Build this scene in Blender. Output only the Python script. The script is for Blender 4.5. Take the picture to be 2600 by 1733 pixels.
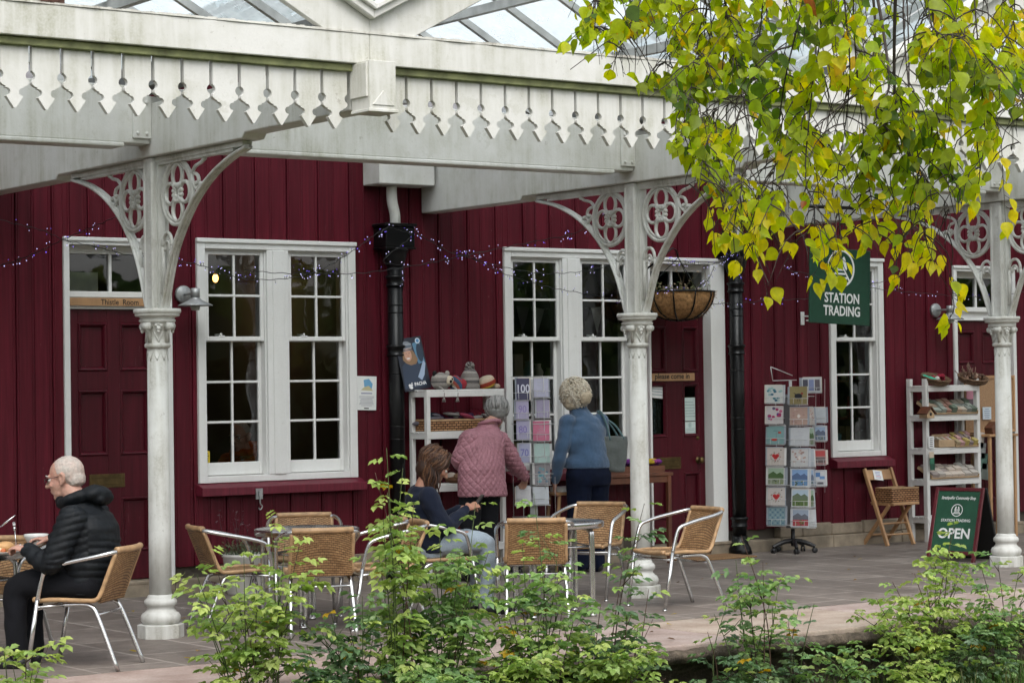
import bpy, bmesh, math, random
from math import sin, cos, pi, sqrt, radians, atan2, hypot
from mathutils import Vector, Matrix, noise as mnoise, Quaternion
random.seed(7)
for _o in list(bpy.data.objects): bpy.data.objects.remove(_o)
SC = bpy.context.scene
COL = SC.collection

# ------------------------------------------------------------------ camera
FPX = 5789.46                      # focal length for a 2600 px wide frame
CAM_POS = Vector((-6.3856, -12.6229, 1.4886))
YAW, PITCH, ROLL = 0.6251, 0.02056, -0.01488
_f = Vector((sin(YAW)*cos(PITCH), cos(YAW)*cos(PITCH), sin(PITCH)))
_r = Vector((cos(YAW), -sin(YAW), 0)); _u = _r.cross(_f)
AX_R = _r*cos(ROLL) + _u*sin(ROLL)
AX_U = -_r*sin(ROLL) + _u*cos(ROLL)
AX_F = _f
cam = bpy.data.cameras.new('camera'); camo = bpy.data.objects.new('camera', cam); COL.objects.link(camo)
camo.matrix_world = Matrix(((AX_R.x, AX_U.x, -AX_F.x, CAM_POS.x), (AX_R.y, AX_U.y, -AX_F.y, CAM_POS.y),
                            (AX_R.z, AX_U.z, -AX_F.z, CAM_POS.z), (0, 0, 0, 1)))
cam.sensor_width = 36; cam.lens = FPX/2600*36; cam.clip_start = 0.1; cam.clip_end = 2000
SC.camera = camo

def ray(px, py):
    return AX_R*((px-1300)/FPX) + AX_U*((866.5-py)/FPX) + AX_F
def at(px, py, X=None, Y=None, Z=None, D=None):
    """world point of a photograph pixel on a real plane of the place"""
    d = ray(px, py)
    if X is not None: t = (X-CAM_POS.x)/d.x
    elif Y is not None: t = (Y-CAM_POS.y)/d.y
    elif Z is not None: t = (Z-CAM_POS.z)/d.z
    else: t = D
    return CAM_POS + d*t

# ------------------------------------------------------------------ sky, sun, exposure
world = bpy.data.worlds.new("World"); SC.world = world; world.use_nodes = True
nt = world.node_tree; nt.nodes.clear()
SUN_EL, SUN_AZ = radians(52), radians(205)      # azimuth measured clockwise from +Y
sky = nt.nodes.new('ShaderNodeTexSky'); sky.sky_type = 'NISHITA'; sky.sun_disc = False
sky.sun_elevation = SUN_EL; sky.sun_rotation = SUN_AZ; sky.dust_density = 4.0; sky.air_density = 1.2; sky.ozone_density = 1.0
hs = nt.nodes.new('ShaderNodeHueSaturation'); hs.inputs['Saturation'].default_value = 0.22
bg = nt.nodes.new('ShaderNodeBackground'); bg.inputs['Strength'].default_value = 0.15
wo = nt.nodes.new('ShaderNodeOutputWorld')
nt.links.new(sky.outputs[0], hs.inputs['Color']); nt.links.new(hs.outputs[0], bg.inputs['Color']); nt.links.new(bg.outputs[0], wo.inputs[0])
sl = bpy.data.lights.new('sun', 'SUN'); sl.energy = 0.6; sl.angle = radians(25); sl.color = (1.0, 0.96, 0.9)
so = bpy.data.objects.new('sun', sl); COL.objects.link(so)
_sd = Vector((sin(SUN_AZ)*cos(SUN_EL), cos(SUN_AZ)*cos(SUN_EL), sin(SUN_EL)))
so.rotation_euler = (-_sd).to_track_quat('-Z', 'Y').to_euler(); so.location = (-10, -20, 30)
SC.view_settings.view_transform = 'Standard'; SC.view_settings.look = 'None'
SC.view_settings.exposure = 0.86; SC.view_settings.gamma = 1.0; SC.view_settings.use_curve_mapping = False
SC.render.engine = 'CYCLES'
SC.cycles.use_adaptive_sampling = True; SC.cycles.adaptive_threshold = 0.03; SC.cycles.use_denoising = True
SC.cycles.max_bounces = 6; SC.cycles.diffuse_bounces = 3; SC.cycles.glossy_bounces = 3; SC.cycles.transmission_bounces = 4
SC.cycles.transparent_max_bounces = 16; SC.cycles.caustics_reflective = False; SC.cycles.caustics_refractive = False

# ------------------------------------------------------------------ helpers: objects
def put(o, parent=None):
    COL.objects.link(o)
    if parent is not None: o.parent = parent
    return o
def thing(name, label, cat, loc=(0, 0, 0), rz=0.0, group=None, kind=None):
    o = bpy.data.objects.new(name, None); put(o)
    o.empty_display_size = 0.1
    o.location = loc; o.rotation_euler = (0, 0, rz)
    return tag(o, label, cat, group, kind)
def tag(o, label=None, cat=None, group=None, kind=None):
    if label: o['label'] = label
    if cat: o['category'] = cat
    if group: o['group'] = group
    if kind: o['kind'] = kind
    return o
def copy_tree(o, parent=None):
    c = o.copy(); COL.objects.link(c); c.parent = parent
    for ch in list(o.children): copy_tree(ch, c)
    return c
def rotz(a): return Matrix.Rotation(a, 4, 'Z')
def rotx(a): return Matrix.Rotation(a, 4, 'X')
def roty(a): return Matrix.Rotation(a, 4, 'Y')
def tr(x, y=0, z=0):
    return Matrix.Translation((x, y, z)) if not isinstance(x, (tuple, list, Vector)) else Matrix.Translation(x)

class MB:
    """collects shapes into one mesh"""
    def __init__(s): s.v = []; s.f = []; s.sm = []; s.c = []; s.M = Matrix.Identity(4); s.col = None; s.any = False
    def add(s, vs, fs, smooth=False, col=None):
        n = len(s.v)
        for p in vs: s.v.append(tuple(s.M @ Vector(p)))
        c = col if col is not None else s.col
        if c is not None: s.any = True
        for f in fs:
            s.f.append(tuple(i+n for i in f)); s.sm.append(smooth); s.c.append(c)
        return s
    def box(s, c, size, M=None, col=None):
        x, y, z = size[0]/2, size[1]/2, size[2]/2
        vs = [Vector((a*x, b*y, d*z)) for a in (-1, 1) for b in (-1, 1) for d in (-1, 1)]
        if M is not None: vs = [M @ p for p in vs]
        c = Vector(c)
        return s.add([p+c for p in vs], [(0, 1, 3, 2), (4, 6, 7, 5), (0, 4, 5, 1), (2, 3, 7, 6), (0, 2, 6, 4), (1, 5, 7, 3)], col=col)
    def b2(s, x0, x1, y0, y1, z0, z1, col=None):
        return s.box(((x0+x1)/2, (y0+y1)/2, (z0+z1)/2), (abs(x1-x0), abs(y1-y0), abs(z1-z0)), col=col)
    def tube(s, pts, r, n=8, caps=True, smooth=True, closed=False, col=None, flat=None):
        pts = [Vector(p) for p in pts]; m = len(pts)
        rs = r if isinstance(r, (list, tuple)) else [r]*m
        vs = []; prev = None
        for i, p in enumerate(pts):
            if closed: t = pts[(i+1) % m]-pts[i-1]
            else: t = pts[min(i+1, m-1)]-pts[max(i-1, 0)]
            if t.length < 1e-9: t = Vector((0, 0, 1))
            t.normalize()
            if prev is None:
                a = Vector((0, 0, 1)) if abs(t.z) < .9 else Vector((1, 0, 0))
                nrm = t.cross(a).normalized()
            else:
                nrm = prev-t*prev.dot(t)
                nrm = nrm.normalized() if nrm.length > 1e-6 else t.orthogonal().normalized()
            prev = nrm; bi = t.cross(nrm)
            for k in range(n):
                a = 2*pi*k/n
                vs.append(p+nrm*(cos(a)*rs[i])+bi*(sin(a)*rs[i]))
        fs = []
        for i in range(m if closed else m-1):
            j = (i+1) % m
            for k in range(n):
                l = (k+1) % n
                fs.append((i*n+k, i*n+l, j*n+l, j*n+k))
        if caps and not closed:
            fs.append(tuple(range(n-1, -1, -1))); fs.append(tuple((m-1)*n+k for k in range(n)))
        return s.add(vs, fs, smooth, col)
    def lathe(s, prof, n=24, c=(0, 0, 0), smooth=True, cap=True, col=None, ang0=0.0):
        vs = []; m = len(prof); c = Vector(c)
        for (r, z) in prof:
            for k in range(n):
                a = 2*pi*k/n+ang0
                vs.append(c+Vector((r*cos(a), r*sin(a), z)))
        fs = [(i*n+k, i*n+(k+1) % n, (i+1)*n+(k+1) % n, (i+1)*n+k) for i in range(m-1) for k in range(n)]
        if cap: fs.append(tuple(range(n-1, -1, -1))); fs.append(tuple((m-1)*n+k for k in range(n)))
        return s.add(vs, fs, smooth, col)
    def ball(s, c, r, n=12, m=8, col=None, M=None):
        if not isinstance(r, (tuple, list)): r = (r, r, r)
        vs = []; c = Vector(c)
        for i in range(m+1):
            t = pi*i/m
            for k in range(n):
                a = 2*pi*k/n
                p = Vector((r[0]*sin(t)*cos(a), r[1]*sin(t)*sin(a), r[2]*cos(t)))
                vs.append(c+(M @ p if M is not None else p))
        fs = [(i*n+k, (i+1)*n+k, (i+1)*n+(k+1) % n, i*n+(k+1) % n) for i in range(m) for k in range(n)]
        return s.add(vs, fs, True, col)
    def prism(s, poly, fn, d0, d1, smooth=False, col=None):
        """poly: 2D points; fn(u, v, d) -> point; extruded from d0 to d1"""
        n = len(poly)
        vs = [fn(u, v, d0) for u, v in poly]+[fn(u, v, d1) for u, v in poly]
        fs = [tuple(range(n-1, -1, -1)), tuple(range(n, 2*n))]
        fs += [(i, (i+1) % n, n+(i+1) % n, n+i) for i in range(n)]
        return s.add(vs, fs, smooth, col)
    def grid(s, fn, nu, nv, smooth=True, col=None):
        vs = [fn(i/nu, j/nv) for i in range(nu+1) for j in range(nv+1)]
        fs = [(i*(nv+1)+j, (i+1)*(nv+1)+j, (i+1)*(nv+1)+j+1, i*(nv+1)+j+1) for i in range(nu) for j in range(nv)]
        return s.add(vs, fs, smooth, col)
    def text(s, body, size, M, depth=0.001, bold=0.0, align='CENTER', xs=1.0, col=None, shear=0.0):
        cu = bpy.data.curves.new('lettering', 'FONT'); cu.body = body; cu.size = size
        cu.align_x = align; cu.align_y = 'CENTER'; cu.extrude = depth; cu.offset = bold; cu.resolution_u = 3; cu.shear = shear
        o = bpy.data.objects.new('lettering', cu); COL.objects.link(o)
        dg = bpy.context.evaluated_depsgraph_get()
        me = bpy.data.meshes.new_from_object(o.evaluated_get(dg))
        vs = [M @ Vector((v.co.x*xs, v.co.y, v.co.z)) for v in me.vertices]
        s.add(vs, [tuple(p.vertices) for p in me.polygons], False, col)
        bpy.data.objects.remove(o); bpy.data.curves.remove(cu); bpy.data.meshes.remove(me)
        return s
    def build(s, name, mat, parent=None, bevel=0.0, seg=1, loc=None):
        me = bpy.data.meshes.new(name); me.from_pydata(s.v, [], s.f)
        me.polygons.foreach_set('use_smooth', s.sm)
        if s.any:
            ca = me.color_attributes.new('Col', 'FLOAT_COLOR', 'CORNER')
            buf = []
            for f, c in zip(s.f, s.c):
                c = c or (1, 1, 1)
                buf += [c[0], c[1], c[2], 1.0]*len(f)
            ca.data.foreach_set('color', buf)
        me.materials.append(mat); me.update()
        o = bpy.data.objects.new(name, me); put(o, parent)
        if loc is not None: o.location = loc
        if bevel:
            md = o.modifiers.new('bevel', 'BEVEL'); md.width = bevel; md.segments = seg; md.limit_method = 'ANGLE'; md.angle_limit = radians(40)
        return o
def spline(pts, n=8):
    """Catmull-Rom through the points"""
    P = [Vector(p) for p in pts]; out = []
    for i in range(len(P)-1):
        p0 = P[max(i-1, 0)]; p1 = P[i]; p2 = P[i+1]; p3 = P[min(i+2, len(P)-1)]
        for k in range(n):
            t = k/n
            out.append(.5*((2*p1)+(p2-p0)*t+(2*p0-5*p1+4*p2-p3)*t*t+(3*p1-p0-3*p2+p3)*t**3))
    out.append(P[-1]); return out

# ------------------------------------------------------------------ materials
class NM:
    def __init__(s, name):
        s.m = bpy.data.materials.new(name); s.m.use_nodes = True; s.t = s.m.node_tree; s.t.nodes.clear()
        s.out = s.n('ShaderNodeOutputMaterial')
    def n(s, typ, **kw):
        nd = s.t.nodes.new(typ)
        for k, v in kw.items(): setattr(nd, k, v)
        return nd
    def l(s, a, b): s.t.links.new(a, b)
    def coord(s, kind='Object', scale=(1, 1, 1), rot=(0, 0, 0)):
        tc = s.n('ShaderNodeTexCoord'); mp = s.n('ShaderNodeMapping')
        mp.inputs['Scale'].default_value = scale; mp.inputs['Rotation'].default_value = rot
        s.l(tc.outputs[kind], mp.inputs['Vector']); return mp.outputs[0]
    def noise(s, vec, scale, detail=4, rough=.55, dist=0.0):
        n = s.n('ShaderNodeTexNoise'); n.inputs['Scale'].default_value = scale; n.inputs['Detail'].default_value = detail
        n.inputs['Roughness'].default_value = rough; n.inputs['Distortion'].default_value = dist
        s.l(vec, n.inputs['Vector']); return n.outputs['Fac']
    def ramp(s, fac, stops, interp='LINEAR'):
        r = s.n('ShaderNodeValToRGB'); r.color_ramp.interpolation = interp
        e = r.color_ramp.elements
        while len(e) < len(stops): e.new(.5)
        for el, (p, c) in zip(e, stops):
            el.position = p; el.color = (c, c, c, 1) if not isinstance(c, (tuple, list)) else (*c[:3], 1)
        s.l(fac, r.inputs[0]); return r.outputs[0]
    def mix(s, a, b, fac, mode='MIX'):
        m = s.n('ShaderNodeMix', data_type='RGBA', blend_type=mode)
        for v, i in ((fac, 0), (a, 6), (b, 7)):
            if isinstance(v, (int, float)): m.inputs[i].default_value = v if i == 0 else (v, v, v, 1)
            elif isinstance(v, (tuple, list)): m.inputs[i].default_value = (*v[:3], 1)
            else: s.l(v, m.inputs[i])
        return m.outputs[2]
    def math(s, op, a, b=0.0):
        m = s.n('ShaderNodeMath', operation=op)
        for v, i in ((a, 0), (b, 1)):
            if isinstance(v, (int, float)): m.inputs[i].default_value = v
            else: s.l(v, m.inputs[i])
        return m.outputs[0]
    def bump(s, h, strength=.3, dist=.01):
        b = s.n('ShaderNodeBump'); b.inputs['Strength'].default_value = strength; b.inputs['Distance'].default_value = dist
        s.l(h, b.inputs['Height']); return b.outputs[0]
    def attr(s, name='Col'):
        a = s.n('ShaderNodeAttribute'); a.attribute_name = name; return a.outputs['Color']
    def bsdf(s, color, rough=.6, metal=0.0, spec=.5, normal=None, coat=0.0):
        p = s.n('ShaderNodeBsdfPrincipled')
        for v, k in ((color, 'Base Color'), (rough, 'Roughness')):
            if isinstance(v, (tuple, list)): p.inputs[k].default_value = (*v[:3], 1)
            elif isinstance(v, (int, float)): p.inputs[k].default_value = v
            else: s.l(v, p.inputs[k])
        p.inputs['Metallic'].default_value = metal; p.inputs['Specular IOR Level'].default_value = spec
        p.inputs['Coat Weight'].default_value = coat
        if normal is not None: s.l(normal, p.inputs['Normal'])
        return p
    def done(s, shader): s.l(shader.outputs[0] if hasattr(shader, 'outputs') else shader, s.out.inputs[0]); return s.m

def simple(name, base, rough=.6, var=.15, scale=20, bump=0.0, bscale=60, metal=0.0, spec=.5, sc=(1, 1, 1), coat=0.0):
    m = NM(name); v = m.coord(scale=sc)
    nz = m.noise(v, scale, 5)
    lo = tuple(c*(1-var) for c in base); hi = tuple(min(1, c*(1+var)) for c in base)
    c = m.ramp(nz, [(.3, lo), (.7, hi)])
    nr = m.bump(m.noise(v, bscale, 4), bump, .004) if bump else None
    return m.done(m.bsdf(c, rough, metal, spec, nr, coat))

def white_paint(name, base=(.72, .72, .685), dirt=(.36, .36, .25), amount=.5):
    m = NM(name); v = m.coord(); vs = m.coord(scale=(9, 9, .9))
    big = m.noise(v, 2.2, 6, .65); streak = m.noise(vs, 2.0, 6, .6); fine = m.noise(v, 90, 3)
    k = m.math('MULTIPLY', m.ramp(big, [(.36, 0.0), (.68, 1.0)]), m.ramp(streak, [(.35, .15), (.66, 1.0)]))
    rim = m.ramp(m.noise(v, 6.5, 8, .72), [(.56, 0.0), (.62, 1.0)])
    k = m.math('MAXIMUM', k, m.math('MULTIPLY', rim, .35))
    c = m.mix(base, dirt, m.math('MULTIPLY', k, amount))
    spk = m.ramp(m.noise(v, 55, 2), [(.70, 0.0), (.76, 1.0)])
    c = m.mix(c, (.25, .24, .2), m.math('MULTIPLY', spk, .45*amount))
    chip = m.math('MULTIPLY', m.ramp(m.noise(v, 20, 4, .65), [(.66, 0.0), (.685, 1.0)]), m.ramp(m.noise(v, 1.7, 2), [(.5, 0.0), (.62, 1.0)]))
    c = m.mix(c, (.27, .25, .2), m.math('MULTIPLY', chip, .8*amount))
    c = m.mix(c, tuple(x*.9 for x in base), m.ramp(fine, [(.4, 0.0), (.7, .5)]))
    return m.done(m.bsdf(c, .5, 0, .4, m.bump(m.math('ADD', m.noise(v, 30, 5), m.math('MULTIPLY', fine, .4)), .22, .004)))

def vcol(name, rough=.6, var=.2, scale=60, bump=.2, bscale=200, spec=.4, coat=0.0):
    """colour carried by the mesh (print, dye, paint) with a little grain"""
    m = NM(name); v = m.coord()
    nz = m.noise(v, scale, 4)
    c = m.mix(m.attr(), m.ramp(nz, [(.25, 1-var), (.75, 1+var*.4)]), 1.0, 'MULTIPLY')
    nr = m.bump(m.noise(v, bscale, 3), bump, .003) if bump else None
    return m.done(m.bsdf(c, rough, 0, spec, nr, coat))

M = {}
M['white'] = white_paint('white_painted_timber', (.66, .66, .635), (.27, .27, .17), .85)
M['iron_white'] = white_paint('white_painted_iron', (.68, .685, .655), (.22, .20, .14), 1.0)
M['joinery'] = white_paint('white_joinery', (.76, .76, .745), (.45, .43, .36), .25)
M['white_furn'] = white_paint('white_furniture_paint', (.68, .675, .66), (.4, .37, .32), .4)
def crimson(name, rough, base=(.084, .0055, .0132), gloss=.3):
    m = NM(name); v = m.coord(); vs = m.coord(scale=(22, 22, .8))
    st = m.noise(vs, 1.6, 7, .65); big = m.noise(v, 1.3, 4)
    c = m.mix(tuple(x*.72 for x in base), tuple(x*1.35 for x in base), m.ramp(st, [(.3, 0.0), (.72, 1.0)]))
    c = m.mix(c, tuple(x*.8 for x in base), m.ramp(big, [(.4, 0.0), (.7, .6)]))
    # chalky scuffs and chips in the paint
    sc = m.math('MULTIPLY', m.ramp(m.noise(m.coord(scale=(26, 26, 3.2)), 1.5, 8, .7), [(.62, 0.0), (.78, 1.0)]), m.ramp(m.noise(v, 1.1, 2), [(.5, 0.0), (.66, 1.0)]))
    c = m.mix(c, (.21, .10, .115), m.math('MULTIPLY', sc, .75))
    wash = m.math('MULTIPLY', m.ramp(m.noise(m.coord(scale=(16, 16, .55)), 2.3, 6, .6), [(.5, 0.0), (.75, 1.0)]), .35)
    c = m.mix(c, tuple(x*2.1+.008 for x in base), wash)
    chip = m.ramp(m.noise(v, 34, 2), [(.765, 0.0), (.79, 1.0)])
    c = m.mix(c, (.3, .2, .2), m.math('MULTIPLY', chip, .55))
    if name == 'crimson_boards':
        c = m.mix(c, m.attr(), 1.0, 'MULTIPLY')
    return m.done(m.bsdf(c, rough, 0, gloss, m.bump(m.noise(m.coord(scale=(30, 30, 1.5)), 3, 5), .18, .004)))
M['crimson'] = crimson('crimson_boards', .5, gloss=.22)
M['crimson_door'] = crimson('crimson_door', .34, (.058, .0036, .0092), .28)
M['crimson_sill'] = crimson('crimson_sill', .42, (.12, .011, .024), .4)
M['black_iron'] = simple('black_gloss_iron', (.005, .005, .0055), .3, .3, 12, .12, 25, spec=.28)
M['stone'] = simple('plinth_stone', (.25, .205, .15), .85, .38, 6, .7, 22)
def glass_pane():
    m = NM('window_glass')
    fr = m.n('ShaderNodeFresnel'); fr.inputs[0].default_value = 1.85
    v = m.coord(); nb = m.bump(m.noise(v, 1.9, 2), .14, .03)
    g = m.n('ShaderNodeBsdfGlossy'); g.inputs['Roughness'].default_value = .02; g.inputs['Color'].default_value = (.9, .92, .95, 1)
    m.l(nb, g.inputs['Normal'])
    t = m.n('ShaderNodeBsdfTransparent'); t.inputs['Color'].default_value = (.93, .95, .93, 1)
    mx = m.n('ShaderNodeMixShader'); m.l(fr.outputs[0], mx.inputs[0]); m.l(t.outputs[0], mx.inputs[1]); m.l(g.outputs[0], mx.inputs[2])
    return m.done(mx)
M['glass'] = glass_pane()
def roof_glass():
    m = NM('dirty_roof_glass'); v = m.coord()
    t = m.n('ShaderNodeBsdfTransparent'); t.inputs['Color'].default_value = (.86, .91, .93, 1)
    d = m.n('ShaderNodeBsdfTranslucent'); d2 = m.n('ShaderNodeBsdfDiffuse')
    c = m.ramp(m.noise(m.coord(scale=(3, 1, 1)), 3, 6), [(.3, (.6, .67, .68)), (.7, (.8, .85, .87))])
    m.l(c, d.inputs[0]); m.l(c, d2.inputs[0])
    a = m.n('ShaderNodeMixShader'); a.inputs[0].default_value = .10; m.l(d.outputs[0], a.inputs[1]); m.l(d2.outputs[0], a.inputs[2])
    mx = m.n('ShaderNodeMixShader'); m.l(m.ramp(m.noise(v, 5, 5), [(.3, .2), (.7, .5)]), mx.inputs[0]); m.l(t.outputs[0], mx.inputs[1]); m.l(a.outputs[0], mx.inputs[2])
    return m.done(mx)
M['roof_glass'] = roof_glass()
M['lead'] = simple('grey_lead', (.16, .165, .16), .6, .25, 8, .2)
M['glazing_bar'] = simple('grey_white_glazing_bar', (.42, .43, .42), .6, .25, 8, .2)
M['algae'] = simple('algae_stained_paint', (.19, .205, .095), .8, .45, 9, .2)
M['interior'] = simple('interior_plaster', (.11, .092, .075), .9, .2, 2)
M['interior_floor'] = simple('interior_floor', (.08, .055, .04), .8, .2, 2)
M['slate'] = simple('roof_slate', (.08, .085, .09), .7, .25, 12, .2)
M['alu'] = simple('aluminium_tube', (.66, .66, .66), .26, .08, 30, .06, 90, metal=1.0)
M['galv'] = simple('galvanised_metal', (.36, .37, .37), .5, .22, 14, .1, 60, metal=.6)
M['wood'] = simple('varnished_beech', (.41, .235, .115), .42, .28, 5, .12, 40, sc=(1, 1, .25))
M['wood_dark'] = simple('reddish_wood', (.12, .042, .02), .45, .3, 6, .12, 40)
M['wood_pale'] = simple('pale_crate_wood', (.42, .29, .17), .65, .25, 9, .15, 50)
M['paper'] = simple('paper', (.78, .78, .76), .7, .05, 9)
M['black_plastic'] = simple('black_plastic', (.012, .012, .013), .4, .2, 20)
M['print'] = vcol('printed_card', .42, .06, 40, 0)
M['knit'] = vcol('knitted_wool', .95, .35, 160, .8, 260, .1)
M['cloth'] = vcol('dyed_cloth', .9, .2, 120, .35, 320, .15)
M['painted'] = vcol('painted_surface', .5, .08, 30, .05)
M['brass'] = simple('aged_brass', (.11, .075, .03), .4, .3, 20, .1, 60, metal=.8)
# ------------------------------------------------------------------ the station building
WY = 2.66                                    # face of the boarded wall
P0, PITCHX = 0.04, 3.784                     # canopy bay origin and length
WIN = [(1.715, 3.113, .81, 2.65, 2), (4.554, 5.952, .81, 2.65, 2), (8.226, 8.914, .81, 2.645, 1)]
DOORS = [(.635, 1.504, .113, 2.63), (6.083, 6.95, .113, 2.60), (9.861, 10.73, .113, 2.60)]
HOLES = [w[:4] for w in WIN]+DOORS
bld = thing('station_building', 'crimson boarded station building with white sash windows on a stone plinth', 'building', (2, WY, 0))
bld.location = (0, 0, 0)
def cladding():
    mb = MB(); rnd = random.Random(3); x = -5.2; i = 0
    while x < 15.6:
        w = .14+rnd.uniform(-.004, .004)
        y = WY-(.010 if i % 2 else 0)+rnd.uniform(-.002, .002)
        cuts = sorted({x, x+w}|{e for h in HOLES for e in h[:2] if x < e < x+w})
        t = rnd.uniform(.86, 1.12); col = (t, t*rnd.uniform(.95, 1.05), t)
        for a, b in zip(cuts, cuts[1:]):
            mid = (a+b)/2; zs = [(.2+rnd.uniform(-.008, .008), 3.95)]
            for h in HOLES:
                if h[0] < mid < h[1]:
                    nz = []
                    for z0, z1 in zs:
                        if h[2] > z0: nz.append((z0, min(z1, h[2])))
                        if h[3] < z1: nz.append((max(z0, h[3]), z1))
                    zs = [q for q in nz if q[1]-q[0] > .02]
            for z0, z1 in zs:
                g = .0026
                mb.b2(a+g*(a == x), b-g*(b == x+w), y, y+.045, z0, z1, col=col)
                for e in ((x+.016, x+w-.022) if i % 2 else (x+w-.026,)):
                    if e >= a and e+.007 <= b: mb.b2(e, e+.007, y-.0045, y+.001, z0+.001, z1-.001, col=col)
        x += w; i += 1
    return mb.build('wall_boards', M['crimson'], bld, .003)
cladding()
# structure behind the boards, with the rooms
def shell():
    mb = MB(); y0, y1 = WY+.05, WY+.22
    xs = sorted({-5.2, 15.6}|{e for h in HOLES for e in h[:2]})
    for a, b in zip(xs, xs[1:]):
        mid = (a+b)/2; zs = [(.0, 3.95)]
        for h in HOLES:
            if h[0] < mid < h[1]:
                nz = []
                for z0, z1 in zs:
                    if h[2] > z0: nz.append((z0, h[2]))
                    if h[3] < z1: nz.append((h[3], z1))
                zs = nz
        for z0, z1 in zs: mb.b2(a, b, y0, y1, z0, z1)
    mb.b2(-5.2, -5.0, y1, 8.6, 0, 3.95); mb.b2(15.4, 15.6, y1, 8.6, 0, 3.95); mb.b2(-5.2, 15.6, 8.6, 8.8, 0, 3.95)
    for x in (3.35, 7.15): mb.b2(x-.06, x+.06, y1, 8.6, .1, 3.6)
    mb.b2(-5.0, 15.4, y1, 8.6, 3.6, 3.7)
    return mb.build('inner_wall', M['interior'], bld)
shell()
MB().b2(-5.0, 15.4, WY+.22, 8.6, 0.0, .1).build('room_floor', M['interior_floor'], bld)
mb = MB(); mb.add([(-5.4, WY-.15, 3.97), (15.8, WY-.15, 3.97), (15.8, 5.7, 4.35), (-5.4, 5.7, 4.35), (15.8, 9.0, 3.97), (-5.4, 9.0, 3.97),
                   (-5.4, WY-.15, 4.03), (15.8, WY-.15, 4.03), (15.8, 5.7, 4.42), (-5.4, 5.7, 4.42), (15.8, 9.0, 4.03), (-5.4, 9.0, 4.03)],
                  [(0, 3, 2, 1), (3, 5, 4, 2), (6, 7, 8, 9), (9, 8, 10, 11), (0, 1, 7, 6), (4, 5, 11, 10), (0, 6, 9, 3), (3, 9, 11, 5), (1, 2, 8, 7), (2, 4, 10, 8)])
mb.build('roof', M['slate'], bld)
# plinth of rough stones
mb = MB(); rnd = random.Random(5)
x = -5.2
while x < 15.6:
    w = rnd.uniform(.4, .9); 
    for a, b in ((x, min(x+w, 15.6)),):
        mid = (a+b)/2
        if any(h[2] < .2 and a < h[1] and b > h[0] for h in HOLES):
            mb.b2(a, b, WY-.045-rnd.uniform(0, .012), WY+.05, -.02, .108)
        else:
            h0 = .1+rnd.uniform(-.01, .015)
            mb.b2(a+.003, b-.003, WY-.05-rnd.uniform(0, .015), WY+.05, -.02, h0)
            t = rnd.uniform(.35, .65)*(b-a)
            for c, d in ((a, a+t), (a+t, b)):
                mb.b2(c+.003, d-.003, WY-.03-rnd.uniform(0, .02), WY+.05, h0+.002, .215+rnd.uniform(-.012, .01))
    x += w
pl = mb.build('stone_plinth', M['stone'], bld, .012, 2)

def sash_light(mb, x0, x1, z0, z1, y, nz, st=.03, bot=.03, top=.03, bar=.018):
    """one sash: stiles, rails and glazing bars; returns glass rectangle"""
    d = .035
    mb.b2(x0, x0+st, y, y+d, z0, z1); mb.b2(x1-st, x1, y, y+d, z0, z1)
    mb.b2(x0+st, x1-st, y+.001, y+d-.001, z0, z0+bot); mb.b2(x0+st, x1-st, y+.001, y+d-.001, z1-top, z1)
    gx0, gx1, gz0, gz1 = x0+st, x1-st, z0+bot, z1-top
    mx = (gx0+gx1)/2
    mb.b2(mx-bar/2, mx+bar/2, y+.004, y+d-.004, gz0, gz1)
    for k in range(1, nz):
        z = gz0+(gz1-gz0)*k/nz
        mb.b2(gx0, mx-bar/2, y+.005, y+d-.005, z-bar/2, z+bar/2); mb.b2(mx+bar/2, gx1, y+.005, y+d-.005, z-bar/2, z+bar/2)
    return gx0, gx1, gz0, gz1
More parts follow.
